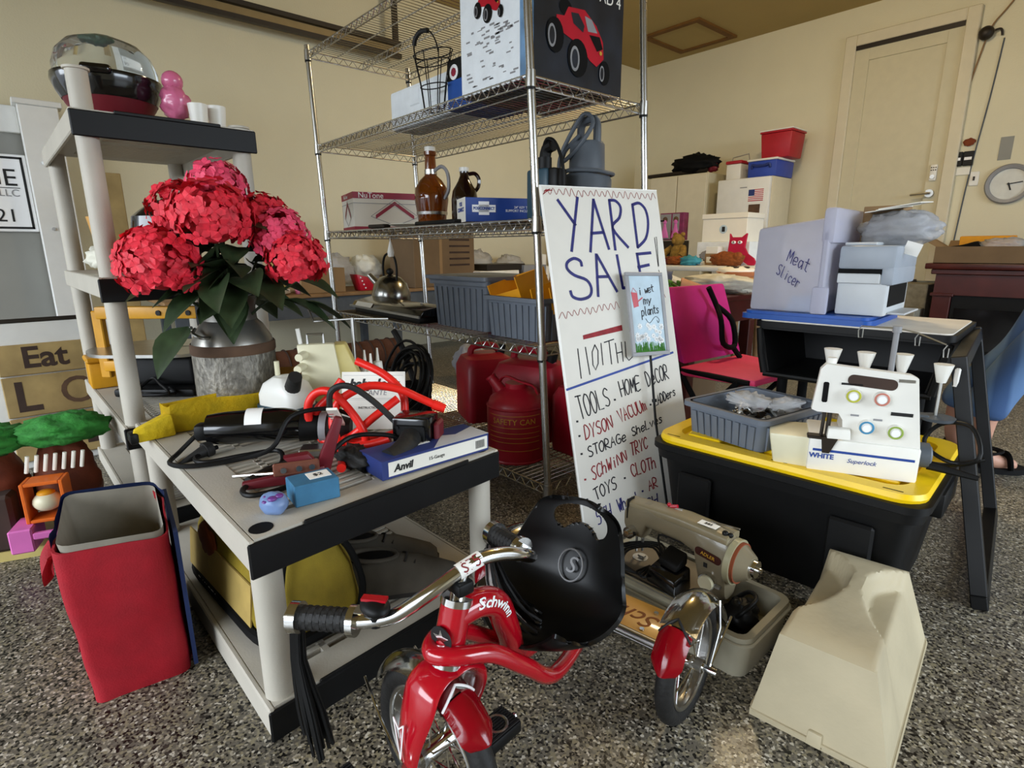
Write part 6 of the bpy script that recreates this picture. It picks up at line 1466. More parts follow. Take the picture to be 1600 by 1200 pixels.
# ---------------------------------------------------------------- black screen frame leaning on the desk
t = thing('screen_frame', 'thin black rectangular frame leaning against the school desk', 'frame')
A = Vector((-.150, 1.66, 0)); Bq = Vector((-.232, 2.33, 0)); Dq = Vector((-.300, 1.77, .60))
Cq = Bq + (Dq-A)
b = B()
def bar(b, p, q, wd, th, inward):
    d = (q-p).normalized(); nn = d.cross(inward).normalized(); i = nn.cross(d).normalized()*(1 if nn.cross(d).dot(inward) > 0 else -1)
    hexa(b, [p-nn*th, p+i*wd-nn*th, p+i*wd+nn*th, p+nn*th, q-nn*th, q+i*wd-nn*th, q+i*wd+nn*th, q+nn*th], .002, 1)
bar(b, A, Dq, .035, .017, Bq-A); bar(b, Bq, Cq, .035, .017, A-Bq); bar(b, A, Bq, .035, .017, Dq-A); bar(b, Dq, Cq, .035, .017, A-Dq); part('rail', b, 'black_plastic', t, smooth=0)
b = B(); p = Dq.lerp(A, .08); box(b, -.012, .0, -.006, .006, -.03, .02, .003, mtx=Matrix.Translation(p)); part('clip', b, 'tag_white', t)
# ---------------------------------------------------------------- school desk, printer, frosted bin
t = thing('school_desk', 'black school desk with open book box and white top', 'desk', (-.66, 2.235, 0), radians(4))
b = B(); prism(b, rrect(.58, .47, .03), .598, .618); part('desk_edge', b, 'black_plastic', t)
b = B(); prism(b, rrect(.555, .445, .025), .618, .622); part('desk_top', b, mat('desk_white', '#ddd6c8', .5), t)
b = B(); hexa(b, [(-.24, -.20, .42), (.24, -.20, .42), (.24, .20, .42), (-.24, .20, .42), (-.275, -.215, .598), (.275, -.215, .598), (.275, .21, .598), (-.275, .21, .598)])
b.faces.ensure_lookup_table()
f = min(b.faces, key=lambda f: f.calc_center_median().y); bmesh.ops.delete(b, geom=[f], context='FACES'); bmesh.ops.solidify(b, geom=list(b.faces), thickness=.010); part('book_box', b, 'black_plastic', t, smooth=0)
b = B(); tube(b, [(-.25, -.205, .43), (-.265, -.21, .50), (-.275, -.215, .59)], .012, 8); tube(b, [(-.25, -.205, .425), (.25, -.205, .425)], .010, 8); tube(b, [(.25, -.205, .43), (.275, -.215, .59)], .012, 8); part('box_lip', b, 'black_plastic', t)
for sx in (-1, 1):
    b = B(); cyl(b, (sx*.21, -.12, .0), (sx*.21, -.12, .42), .018, n=12); box(b, sx*.21-.02, sx*.21+.02, -.22, .2, 0, .03, .006); cyl(b, (sx*.21, .12, 0), (sx*.21, .12, .42), .018, n=12); part('leg', b, 'black_matte', t)
ZD = .6224
t = thing('frosted_bin', 'frosted clear storage bin on its side marked Meat Slicer', 'bin', (-.868, 2.20, ZD), radians(4))
b = B(); prism(b, rrect(.42, .40, .03), 0, .018); prism(b, rrect(.40, .38, .03), .018, .028); part('lid', b, 'lid_blue', t, mw=TR((.07, 0, 0)))
b = B()
q0 = [(-.125, -.165), (.13, -.165), (.13, .165), (-.125, .165)]
hexa(b, [(-.125, -.16, .028), (.125, -.16, .028), (.125, .16, .028), (-.125, .16, .028), (-.12, -.15, .315), (.105, -.15, .345), (.105, .15, .345), (-.12, .15, .315)], .012); part('shell', b, 'frosted', t)
b = B(); box(b, .10, .14, -.185, .185, .26, .375, .012, 2); box(b, .105, .128, -.185, .185, .03, .30, .006); box(b, .09, .14, -.19, -.165, .028, .12, .008, 2); part('rim', b, 'frosted', t)
b = B(); hexa(b, [(-.02, -.1, .03), (.11, -.1, .03), (.11, .12, .03), (-.02, .12, .03), (.0, -.09, .08), (.11, -.09, .09), (.11, .12, .09), (.0, .12, .08)], .006); part('inner_tray', b, mat('tray_blue', '#a9c2d8', .4), t)
b = B(); 
hand(b, 'Meat', [(.0, .245), (.075, .205), (.065, .165), (-.01, .205)], .0032, .02); part('lettering', b, 'ink_blue', t, (0, -.166, 0), (pi/2, 0, 0), smooth=0); b = B(); hand(b, 'Slicer', [(-.03, .195), (.05, .145), (.04, .11), (-.04, .16)], .003, .02)
part('lettering', b, 'ink_blue', t, (0, -.166, 0), (pi/2, 0, 0), smooth=0)
t = thing('printer', 'grey desktop printer standing beside the frosted bin', 'printer', (-.645, 2.235, ZD+.029), radians(4))
t.scale = (.72, 1, 1)
b = B(); box(b, -.10, .10, -.16, .15, 0, .135, .01, 2); part('lower_body', b, 'printer_light', t)
b = B(); box(b, -.105, .12, -.165, .16, .148, .225, .012, 2); box(b, .07, .12, -.165, .16, .10, .16, .01, 2); up_ = part('upper_body', b, 'printer_grey', t)
b = B(); box(b, -.10, .03, -.13, .10, .225, .235, .004); part('top_cover', b, 'printer_light', up_)
b = B(); box(b, -.10, .07, -.166, -.10, .134, .150); part('gap', b, 'black_matte', t)
b = B(); box(b, -.10, .07, -.17, -.15, .104, .136, .003); part('front_tray', b, 'printer_light', t)
b = B(); box(b, .10, .103, -.13, .12, .03, .10); part('side_recess', b, 'black_matte', t)
b = B(); box(b, .10, .17, -.12, .10, .006, .012, .003); part('paper_tray', b, 'printer_light', t)
b = B(); blob(b, (0, 0, 0), .10, (1.15, .9, .62), .22, 7, u=40, v=26, seed=14); t = tag(part('cable_bag', b, 'bag_clear', smooth=180, loc=(-.60, 2.26, ZD+.305)), 'clear bag stuffed with cables lying on the printer', 'bag')
b = B(); blob(b, (0, 0, 0), .075, (1.2, .8, .5), .4, 10, seed=15); part('packed_cable', b, 'navy_cloth', t)
b = B(); box(b, .06, .105, -.09, -.088, -.06, -.02, mtx=TR((0, 0, 0), (0, .3, 0))); part('bag_label', b, 'tag_white', t)
for i, (dx, dy, rz) in enumerate(((-.02, .02, .1), (.04, .0, .3), (.09, -.01, -.1))):
    b = B(); box(b, -.06, .06, -.05, .05, 0, .003); tag(part('envelope', b, 'paper', loc=(-.63+dx*.5, 2.24+dy, ZD+.370+.004*i), rot=(.05, -.12, rz), smooth=0), ['lowest white envelope on the cable bag', 'middle white envelope on the cable bag', 'top white envelope on the cable bag'][i], 'envelope', 'envelopes on the cable bag')
b = B(); box(b, -.06, .06, -.05, .05, 0, .13, .002); tag(part('small_carton', b, 'cardboard', loc=(-.665, 2.34, ZD+.256), smooth=0), 'plain brown carton standing on the back of the printer', 'box')
# ---------------------------------------------------------------- back right: cabinet, freezer, coolers
t = thing('utility_cabinet', 'cream two door utility cabinet in the far corner', 'cabinet', (-3.50, 5.70, 0))
b = B(); box(b, -.34, .34, -.28, .29, 0, 1.61, .004); part('body', b, 'door_paint', t, smooth=0)
for s in (-1, 1):
    b = B(); box(b, s*.17-.165, s*.17+.165, -.30, -.28, .05, 1.60, .004); k = part('door', b, 'trim_paint', t, smooth=0)
    b = B(); box(b, s*.03-.006, s*.03+.006, -.315, -.30, .85, .95, .002); part('handle', b, 'steel', k)
t = thing('white_freezer', 'white upright freezer with a flag magnet on its door', 'freezer', (-2.78, 5.65, 0))
b = B(); box(b, -.255, .265, -.20, .20, 0, 1.52, .008, 2); part('body', b, 'trim_paint', t)
b = B(); box(b, -.255, .265, -.255, -.205, .04, 1.515, .012, 2); k = part('door', b, 'white_paint', t)
b = B(); box(b, -.252, -.235, -.275, -.255, 1.05, 1.20, .004); part('handle', b, 'steel', k)
b = B(); box(b, .07, .215, -.2575, -.256, 1.30, 1.405); fl = part('flag_magnet', b, 'print_white', k, smooth=0)
b = B()
for i in range(7): box(b, .07, .215, -.2582, -.2576, 1.30+i*.0162, 1.308+i*.0162)
part('flag_stripe', b, 'rc_red', fl, smooth=0)
b = B(); box(b, .07, .128, -.2588, -.2583, 1.348, 1.405); part('flag_canton', b, 'navy_box', fl, smooth=0)
b = B(); box(b, .08, .19, -.2575, -.256, 1.185, 1.27); part('photo_magnet', b, 'rust', k, smooth=0)
b = B(); box(b, -.02, .05, -.2575, -.256, 1.425, 1.433); part('brand_print', b, 'grey_print', k, smooth=0)
def cooler(name, label, loc, w, d, h, mb, ml, lidh=.03, rz=0, flare=1.12):
    t = thing(name, label, 'cooler', loc, rz, 'coolers stacked on the freezer')
    b = B(); hexa(b, [(-w/2, -d/2, 0), (w/2, -d/2, 0), (w/2, d/2, 0), (-w/2, d/2, 0)]+[(x*flare, y*flare, h) for x, y in ((-w/2, -d/2), (w/2, -d/2), (w/2, d/2), (-w/2, d/2))], .01); part('body', b, mb, t)
    b = B(); box(b, -w/2*flare-.008, w/2*flare+.008, -d/2*flare-.008, d/2*flare+.008, h, h+lidh, .008, 2); part('lid', b, ml, t)
    return t
t = cooler('blue_cooler', 'blue cooler with white lid on top of the freezer', (-2.645, 5.66, 1.5205), .27, .36, .145, 'cooler_blue', 'white_plastic', .02, flare=1.03)
b = B(); tube(b, [(-.09, -.185, .08), (-.085, -.20, .11), (-.04, -.20, .10), (.03, -.20, .10), (.075, -.20, .11), (.08, -.185, .08)], .012, 8, k=3); part('handle', b, 'navy_box', t)
t = cooler('red_cooler', 'dark red cooler stacked above the blue cooler', (-2.565, 5.68, 1.687), .26, .26, .22, 'cooler_red', 'cooler_red', .018)
b = B(); box(b, -.155, .155, -.155, .155, .238, .25, .003); part('lid_rim', b, 'white_plastic', t)
t = cooler('white_cooler', 'small white cooler with red lid left of the blue cooler', (-2.945, 5.62, 1.5205), .15, .22, .15, 'white_plastic', 'cooler_red', .03, flare=1.0)
b = B(); tube(b, [(-.08, 0, .18), (-.07, 0, .225), (.09, 0, .245), (.10, 0, .19)], .005, 6); part('handle', b, 'steel', t)
t = thing('tripod_bundle', 'black folded tripods and a crumpled dark jacket on the cabinet', 'tripod', (-3.5, 5.66, 1.612))
b = B(); cyl(b, (-.42, -.22, .02), (.28, -.16, .035), .018, n=8); cyl(b, (-.42, -.17, .02), (.25, -.12, .03), .016, n=8); cyl(b, (-.40, -.12, .03), (.25, -.1, .05), .02, n=8); part('tripod_leg', b, 'dark_metal', t)
b = B(); blob(b, (.10, -.1, .065), .16, (1.55, .7, .55), .4, 8, seed=22); tag(part('jacket', b, 'black_matte', loc=(-3.48, 5.64, 1.655)), 'crumpled black jacket heaped on the cream cabinet', 'jacket')
b = B(); blob(b, (0, 0, 0), .06, (1.0, .6, .8), .3, 6, seed=23); tag(part('red_cloth', b, 'dark_red', loc=(-3.19, 5.55, 1.67)), 'dark red cloth at the end of the black jacket', 'cloth')
# ---------------------------------------------------------------- back table with toys and cartons
t = thing('folding_table', 'long white folding table of toys behind the sign', 'table', (-2.35, 4.35, 0))
b = B(); box(b, -.95, .75, -.42, .42, .70, .735, .006, 2); part('tabletop', b, 'white_paint', t)
for sx in (-.8, .6):
    for sy in (-.33, .33): b = B(); cyl(b, (sx, sy, 0), (sx, sy, .70), .014, n=10); part('leg', b, 'motor_grey', t)
ZB = .7355
t = thing('white_carton', 'white lidded carton stacked on a flat white box', 'box', (-2.43, 4.62, ZB+.185))
b = B(); box(b, -.20, .19, -.14, .14, 0, .185, .003); part('carton', b, 'paper', t, smooth=0)
b = B(); box(b, -.207, .197, -.147, .147, .185, .225, .003); part('lid', b, 'paper', t, smooth=0)
b = B(); cyl(b, (-.01, -.141, .10), (-.01, -.1415, .10), .035, n=20); part('label_print', b, 'flag_sky', t); b = B(); box(b, -.022, .005, -.143, -.142, .08, .12); part('label_mark', b, 'print_black', t)
t = thing('flat_white_box', 'wide white box below the white lidded carton', 'box', (-2.40, 4.60, ZB))
b = B(); box(b, -.24, .22, -.17, .17, 0, .184, .003); part('carton', b, 'foam', t, smooth=0)
b = B(); blob(b, (-.12, -.172, .07), .09, (1, .04, .5), .4, seed=2); part('grey_smudge_print', b, 'grey_print', t)
t = thing('red_cat_stocking', 'red felt cat shaped stocking with white eyes', 'stocking', (-2.24, 4.34, ZB+.002))
b = B()
poly = [(-.075, .02), (-.07, .20), (-.075, .245), (-.055, .215), (.03, .215), (.065, .245), (.058, .14), (.09, .09), (.145, .055), (.165, .02), (.15, -.0), (.11, .0), (.06, .03), (-.0, .01)]
prism(b, poly, -.012, .012, TR((0, 0, 0), (pi/2-.12, 0, 0))); part('stocking', b, 'cat_red', t, smooth=40)
for sx in (-.032, .02):
    b = B(); sph(b, (sx, .008, .175), .02, (1, .4, .65), 14, 8); e = part('eye', b, 'print_white', t); b = B(); sph(b, (sx+.002, .0, .178), .006, (1, .5, 1.2), 8, 6); part('pupil', b, 'print_black', e)
b = B(); blob(b, (0, 0, .05), .08, (1.7, .8, .7), .25, 9, seed=4); sph(b, (.1, -.02, .07), .035); tag(part('brown_plush', b, 'teddy_brown', loc=(-2.24, 4.20, ZB)), 'reddish brown plush toy lying before the red stocking', 'plush toy')
t = thing('teddy_bear', 'golden teddy bear sitting among the dolls', 'plush toy', (-2.80, 4.40, ZB), radians(-10))
b = B(); blob(b, (0, 0, .09), .075, (1, .85, 1.15), .08, seed=1); part('body', b, 'teddy', t)
b = B(); blob(b, (0, -.01, .205), .055, (1, 1, .95), .06, seed=2); sph(b, (0, -.06, .195), .02); hd = part('head', b, 'teddy', t)
for s in (-1, 1):
    b = B(); sph(b, (s*.042, 0, .25), .02); part('ear', b, 'teddy', t)
    b = B(); tube(b, [(s*.06, -.01, .14), (s*.10, -.05, .10), (s*.10, -.08, .07)], [.028, .027, .025], 10, k=3); part('arm', b, 'teddy', t)
    b = B(); tube(b, [(s*.04, -.04, .035), (s*.075, -.11, .03), (s*.085, -.15, .035)], [.035, .034, .036], 10, k=3); part('leg', b, 'teddy', t)
t = thing('boxed_doll', 'boxed dolls in a magenta carton beside the sign edge', 'toy box', (-2.94, 4.5, ZB+.205), radians(0))
b = B(); box(b, -.13, .11, 0, .08, 0, .235, .002); part('carton', b, mat('doll_magenta', '#7a2350', .4, var=.3, scale=20), t, smooth=0)
b = B(); box(b, -.125, -.015, -.002, 0, .01, .225); box(b, .0, .07, -.002, 0, .08, .225); part('window_print', b, 'grey_print', t, smooth=0)
for dx in (-.075, .035):
    b = B(); sph(b, (dx, -.004, .16), .02, (1, .3, 1.1)); lathe(b, [(0, .02), (.045, .02), (.02, .10), (.012, .14), (0, .145)], 14, TR((dx, -.004, 0), s=(1, .2, 1))); part('doll_print', b, 'toy_pink', t)
    b = B(); sph(b, (dx, -.003, .175), .026, (1, .2, 1.1)); part('hair_print', b, 'rust', t)
b = B(); box(b, -.13, .13, -.05, .08, 0, .20, .003); tag(part('toy_carton', b, 'dark_metal', loc=(-2.94, 4.5, ZB), smooth=0), 'dark carton under the boxed dolls', 'box')
for i, (x, y, m_, s) in enumerate(((-2.58, 4.22, 'cat_red', .05), (-2.66, 4.16, 'teddy_brown', .055), (-2.50, 4.12, 'teal_cloth', .06), (-2.62, 4.28, 'fringe', .045), (-2.74, 4.2, 'dark_red', .05), (-2.48, 4.2, 'fringe', .035))):
    b = B(); blob(b, (0, 0, s*.6), s, (1.4, .9, .65), .45, 9, seed=30+i); tag(part('soft_toy', b, m_, loc=(x, y, ZB)), ['small red soft toy in the heap before the teddy', 'rust brown soft toy in the heap before the teddy', 'teal soft toy at the table edge', 'white striped soft toy behind the heap', 'dark red soft toy nearest the sign', 'small white soft toy beside the teal one'][i], 'soft toy', 'soft toys heaped on the back table')
t = thing('small_brown_carton', 'small brown carton with white label before the flat white box', 'box', (-2.42, 4.34, ZB), radians(0))
b = B(); box(b, -.06, .05, -.05, .05, 0, .09, .002); part('carton', b, 'cardboard', t, smooth=0); b = B(); box(b, -.045, .0, -.0515, -.05, .02, .065); part('label_print', b, 'paper', t, smooth=0)
b = B(); box(b, -.06, .045, -.04, .04, 0, .055, .002); tag(part('card_box', b, 'paper', loc=(-2.42, 4.34, ZB+.0905), smooth=0), 'white card box on the small brown carton', 'box')
t = thing('lantern', 'small black lantern stand holding a white candle', 'lantern', (-2.96, 4.22, ZB))
b = B(); box(b, -.04, .05, -.03, .03, .0, .012); cyl(b, (.03, 0, .01), (.03, 0, .36), .008, n=8); cyl(b, (-.06, 0, .355), (.12, 0, .36), .006, n=8); part('stand', b, 'black_matte', t)
b = B(); cyl(b, (-.02, 0, .15), (-.015, 0, .33), .02, n=14); part('candle', b, 'paper', t)
# nearer round stool with pie, white bag on wooden desk
t = thing('wooden_tray_table', 'small round honey wood table behind the frosted bin', 'table', (-1.82, 3.62, 0))
b = B(); cyl(b, (0, 0, .655), (0, 0, .685), .22, n=32); part('tabletop', b, 'wood_gold', t)
for i in range(3): b = B(); a = 2*pi*i/3; cyl(b, (.15*cos(a), .15*sin(a), 0), (.12*cos(a), .12*sin(a), .655), .016, n=10); part('leg', b, 'brown_wood', t)
t = thing('pie_dish', 'cream topped pie with dark berries in a pale dish', 'pie', (-1.84, 3.60, .6855))
b = B(); lathe(b, [(0, 0), (.10, 0), (.135, .035), (.13, .035), (.1, .01), (0, .01)], 28); part('dish', b, 'kraft', t)
b = B(); blob(b, (0, 0, .035), .125, (1, 1, .25), .15, 9, seed=3); part('topping', b, 'fringe', t)
b = B()
for i in range(16): a = rnd.uniform(0, 6.28); q = rnd.uniform(0, .09); sph(b, (q*cos(a), q*sin(a), .063), .011, (1.4, 1, .5), 8, 6)
part('berry', b, 'toy_dark', t)
t = thing('wooden_desk', 'dark red wooden desk standing behind the sign', 'desk', (-1.80, 2.80, 0), radians(0))
b = B(); box(b, -.42, .34, -.36, .34, .595, .625, .005); part('desk_top', b, 'mahogany', t)
b = B(); box(b, -.40, .32, -.33, .32, .48, .595); part('apron', b, 'mahogany', t, smooth=0)
for sx, sy in ((-.38, -.31), (.30, -.31), (-.38, .30), (.30, .30)): b = B(); box(b, sx-.03, sx+.03, sy-.03, sy+.03, 0, .48, .004); part('leg', b, 'mahogany', t)
b = B(); box(b, -.13, .13, -.16, .16, 0, .46, .003); tag(part('tall_carton', b, 'cardboard_dark', loc=(-1.66, 2.70, 0), smooth=0), 'tall brown carton standing under the dark red desk', 'box')
ZW = .6255
b = B(); blob(b, (0, 0, .06), .11, (1.1, .9, .8), .35, 9, u=32, v=20, seed=40); tag(part('slate_bag', b, 'bag_slate', loc=(-1.83, 2.62, ZW)), 'crumpled slate grey plastic bag on the dark red desk', 'bag')
t = thing('flower_cone', 'kraft paper cone of green flowers lying on the desk', 'bouquet', (-1.55, 2.62, ZW), radians(35))
b = B(); cyl(b, (.12, 0, .025), (-.08, 0, .05), .006, .05, n=16); part('paper_cone', b, 'kraft', t)
b = B()
for i in range(14): sph(b, (-.10+rnd.uniform(-.04, .02), rnd.uniform(-.05, .05), .05+rnd.uniform(-.03, .03)), .016, (1.3, .8, .6), 8, 6, (rnd.random(), rnd.random(), 0))
part('bloom', b, 'green_leaf', t)
b = B(); blob(b, (0, 0, .05), .12, (2.1, .7, .42), .3, 10, u=36, v=20, seed=44); blob(b, (.24, .08, .10), .07, (1.0, .6, 1), .3, 8, seed=45); tag(part('white_bag', b, 'bag_white', loc=(-1.62, 2.98, ZW)), 'long pale plastic bag lying across the back of the desk', 'bag')
b = B(); tube(b, [(-.16, 0, .16), (-.05, .0, .10), (.10, 0, .045), (.14, 0, .04)], [.02, .035, .045, .02], 12, k=4, flat=.4); tag(part('white_slipper', b, 'white_plastic', loc=(-1.86, 2.86, ZW)), 'white slipper shaped dish leaning on the slate bag', 'dish')
# pink folding chair
t = thing('pink_chair', 'bright pink padded folding stadium chair with black strap', 'chair', (-1.16, 2.30, 0), radians(-4))
b = B(); hexa(b, [(-.10, -.24, .345), (.22, -.20, .345), (.22, .20, .345), (-.10, .24, .345), (-.10, -.24, .385), (.22, -.20, .375), (.22, .20, .375), (-.10, .24, .385)], .012); part('seat', b, 'pink_seat', t)
b = B(); hexa(b, [(-.13, -.22, .40), (-.09, -.22, .39), (-.09, .22, .39), (-.13, .22, .40), (-.25, -.22, .70), (-.21, -.22, .71), (-.21, .22, .71), (-.25, .22, .70)], .012); part('backrest', b, 'pink_fabric', t)
b = B(); tube(b, [(-.16, .02, .70), (-.14, .06, .62), (-.085, .02, .56), (-.065, .02, .46), (-.07, .12, .44), (-.10, .13, .55), (-.14, .06, .62)], .012, 8, k=4); tube(b, [(-.07, .1, .44), (-.05, .14, .385)], .012, 8); part('strap', b, 'black_matte', t)
b = B(); box(b, -.105, -.095, .03, .12, .46, .58, .003, mtx=TR((.02, 0, 0), (0, -.2, 0), (1, 1, 1))); part('strap_pad', b, 'pink_fabric', t)
for sy in (-1, 1):
    b = B(); tube(b, [(-.12, .23*sy, .37), (.20, .21*sy, .36)], .012, 8); tube(b, [(-.13, .23*sy, .40), (.15, .22*sy, 0.012)], .012, 8); tube(b, [(.16, .22*sy, .36), (-.14, .23*sy, .012)], .012, 8); part('leg', b, 'black_matte', t)
# ---------------------------------------------------------------- fireplace mantel and carton
t = thing('electric_fireplace', 'dark mahogany fireplace mantel with black firebox against the wall', 'fireplace', (-.62, 5.70, 0))
b = B(); box(b, -.62, .62, -.24, .24, .70, .745, .008, 2); box(b, -.58, .58, -.21, .22, .66, .70, .006); part('mantel_shelf', b, 'mahogany', t)
b = B(); box(b, -.55, .55, -.18, .22, .50, .66); part('frieze', b, 'mahogany', t, smooth=0)
for sx in (-1, 1):
    b = B(); box(b, sx*.49-.06, sx*.49+.06, -.19, .2, .06, .50, .004); box(b, sx*.49-.075, sx*.49+.075, -.205, .2, 0, .06, .004); box(b, sx*.49-.075, sx*.49+.075, -.205, .2, .49, .515, .004); part('pilaster', b, 'mahogany', t)
b = B(); box(b, -.43, .43, -.16, .18, .05, .50, .004); part('firebox', b, 'black_plastic', t); b = B(); box(b, -.40, .40, -.165, -.16, .08, .40); part('fire_glass', b, 'black_gloss', t)
b = B(); box(b, -.55, .55, -.20, .2, 0, .05, .004); part('hearth_base', b, 'mahogany', t)
t = thing('open_carton', 'wide open brown carton of shoes on the mantel', 'box', (-.72, 5.66, .7455))
b = B(); th = .005; W2, D2, H2 = .47, .20, .125
for a in ((-W2, W2, -D2, -D2+th, 0, H2), (-W2, W2, D2-th, D2, 0, H2), (-W2, -W2+th, -D2+th, D2-th, 0, H2), (W2-th, W2, -D2+th, D2-th, 0, H2), (-W2, W2, -D2, D2, 0, .004)): box(b, *a)
part('carton_wall', b, 'cardboard_dark', t, smooth=0)
b = B(); hexa(b, [(-W2, -D2, H2), (-W2+.005, -D2, H2), (-W2+.005, D2, H2), (-W2, D2, H2), (-W2-.09, -D2, H2+.055), (-W2-.085, -D2, H2+.06), (-W2-.085, D2, H2+.06), (-W2-.09, D2, H2+.055)]); hexa(b, [(-W2, D2-.005, H2), (W2, D2-.005, H2), (W2, D2, H2), (-W2, D2, H2), (-W2, D2+.045, H2+.05), (W2, D2+.045, H2+.05), (W2, D2+.05, H2+.05), (-W2, D2+.05, H2+.05)]); part('flap', b, 'cardboard', t, smooth=0)
b = B(); tube(b, [(-.14, 0, .05), (-.08, 0, .045), (0, 0, .055), (.08, 0, .075), (.10, 0, .06)], [.015, .035, .04, .045, .03], 12, k=4, flat=.8); t = tag(part('sneaker', b, 'black_matte', loc=(-1.04, 5.62, .80)), 'black sneaker with white sole in the open carton', 'shoe')
b = B(); tube(b, [(-.15, -.01, .025), (-.05, -.01, .015), (.10, -.01, .02)], .02, 8, k=3); part('sole', b, 'fringe', t)
b = B(); box(b, -.17, .17, -.03, .03, 0, .15, .004, mtx=TR((0, 0, 0), (.1, 0, 0))); tag(part('yellow_case', b, 'orange_bin', loc=(-.93, 5.78, .80)), 'bright yellow case standing in the open carton', 'case')
b = B(); blob(b, (0, 0, 0), .09, (1.7, .8, .55), .4, 9, seed=51); tag(part('grey_bag', b, 'bag_clear', loc=(-.80, 5.62, .88)), 'crumpled clear bag in the open carton', 'bag')
b = B(); blob(b, (0, 0, 0), .06, (1.4, .8, .7), .4, 9, seed=52); tag(part('green_glove', b, 'green_leaf', loc=(-.62, 5.62, .89)), 'black and green glove at the right of the open carton', 'glove')
b = B(); box(b, -.10, .10, -.06, .06, 0, .006, mtx=TR((0, 0, 0), (0, -.35, .3))); tag(part('white_sheet', b, 'paper', loc=(-.52, 5.56, .90)), 'white sheet of card at the right of the open carton', 'paper')
# dark chair behind the desk
t = thing('navy_chair', 'dark navy plastic chair behind the school desk', 'chair', (-.95, 3.55, 0), radians(150))
b = B(); hexa(b, [(-.19, -.20, .40), (.19, -.20, .40), (.19, .2, .40), (-.19, .2, .40), (-.2, -.2, .43), (.2, -.2, .43), (.2, .2, .43), (-.2, .2, .43)], .012); part('seat', b, 'navy_cloth', t)
b = B(); G = []
for i in range(13):
    a = radians(-60+120*i/12); G.append([b.verts.new((.23*sin(a), .04+.19*cos(a), z)) for z in (.48, .60, .70)])
for a, c in zip(G, G[1:]):
    for j in range(2): b.faces.new((a[j], c[j], c[j+1], a[j+1]))
bmesh.ops.solidify(b, geom=list(b.faces), thickness=.015); part('backrest', b, mat('navy_gloss', '#10131f', .3), t)
for sx in (-1, 1):
    for sy in (-1, 1): b = B(); cyl(b, (sx*.17, sy*.17, .40), (sx*.20, sy*.20, 0), .012, n=10); part('leg', b, 'motor_grey', t)
    b = B(); cyl(b, (sx*.17, .18, .40), (sx*.19, .19, .55), .012, n=10); part('back_post', b, 'motor_grey', t)
t = thing('glass_jar_small', 'clear glass bottle on the floor under the pink chair', 'bottle', (-.93, 2.03, 0))
b = B(); lathe(b, [(0, 0), (.04, 0), (.042, .12), (.02, .15), (.018, .19), (0, .19)], 18); part('bottle', b, 'amber_dark', t)
# ---------------------------------------------------------------- bench along the left wall
t = thing('wall_bench', 'long low work bench along the left wall covered in goods', 'table', (-4.12, 2.6, 0))
b = B(); box(b, -.33, .33, -1.95, 2.6, .555, .58, .004); part('bench_top', b, 'brown_wood', t)
b = B(); box(b, .29, .31, -1.9, 2.55, .42, .555); part('apron', b, 'motor_grey', t, smooth=0)
for yy in (-1.85, -.4, 1.0, 2.45):
    for xx in (-.28, .28): b = B(); box(b, xx-.025, xx+.025, yy-.025, yy+.025, 0, .555); part('leg', b, 'motor_grey', t, smooth=0)
ZN = .5805
t = thing('tall_brown_carton', 'tall weathered brown carton standing on the wall bench', 'box', (-3.98, 2.64, ZN), radians(8))
b = B(); box(b, -.15, .15, -.32, .34, 0, .47, .004); part('carton', b, 'cardboard_dark', t, smooth=0)
b = B(); box(b, .1505, .152, -.06, -.03, 0, .47); part('seam_strip', b, 'cardboard', t, smooth=0)  # full-height seam strip in the paler cardboard colour
b = B()
for i in range(5): box(b, .1505, .152, .05, .28, .36-i*.05, .375-i*.05)
part('print_block', b, 'toy_dark', t, smooth=0)
for i, (y, z, s, sx) in enumerate(((1.90, .18, .15, 1.0), (2.17, .20, .13, 1.0), (3.28, .20, .17, 1.1), (3.70, .16, .14, 1.2))):
    b = B(); blob(b, (0, 0, z*.75), s, (.8, sx, .8), .3, 9, u=32, v=20, seed=60+i); tag(part('clear_goods_bag', b, 'bag_clear' if i != 1 else 'bag_white', loc=(-4.24, y, ZN)), ['large clear bag of goods nearest the jamb on the bench', 'pale plastic bag of ribbons beside the tall carton', 'clear bag of pink goods right of the tall carton', 'far clear bag on the bench near the corner'][i], 'bag')
for i, (y, m_) in enumerate(((1.80, 'cardboard'), (4.75, 'cardboard'))):
    b = B(); box(b, -.14, .14, -.16, .16, 0, .17 if i == 0 else .42, .003); tag(part('brown_carton', b, m_, loc=(-3.98 if i == 0 else -4.1, y-.16 if i == 0 else y-.2, ZN), smooth=0), ['small brown carton at the left of the bench', 'brown carton at the far end of the bench'][i], 'box')
t = thing('red_basket', 'red slotted plastic basket on the bench', 'basket', (-3.90, 1.99, ZN))
b = B(); hexa(b, [(-.05, -.07, 0), (.05, -.07, 0), (.05, .07, 0), (-.05, .07, 0), (-.06, -.10, .12), (.06, -.10, .12), (.06, .02, .09), (-.06, .02, .09)], .006); part('body', b, 'rc_red', t)
b = B()
for i in range(4): sph(b, (.058, -.07+.012*i, .095-.025*i), .006, u=8, v=6)
part('slot', b, 'print_white', t)
b = B(); lathe(b, [(0, 0), (.05, 0), (.05, .035), (0, .035)], 20); tag(part('tape_roll', b, 'paper', loc=(-3.86, 2.14, ZN)), 'white roll beside the red basket', 'roll')
for i in range(3):
    b = B(); lathe(b, [(0, 0), (.06, 0), (.11, .012), (.108, .016), (.06, .005), (0, .005)], 28); tag(part('white_plate', b, 'white_plastic', loc=(-3.93, 1.32, ZN+.008*i)), ['bottom plate of the white stack on the bench', 'middle plate of the white stack on the bench', 'top plate of the white stack on the bench'][i], 'plate', 'white plates on the bench')
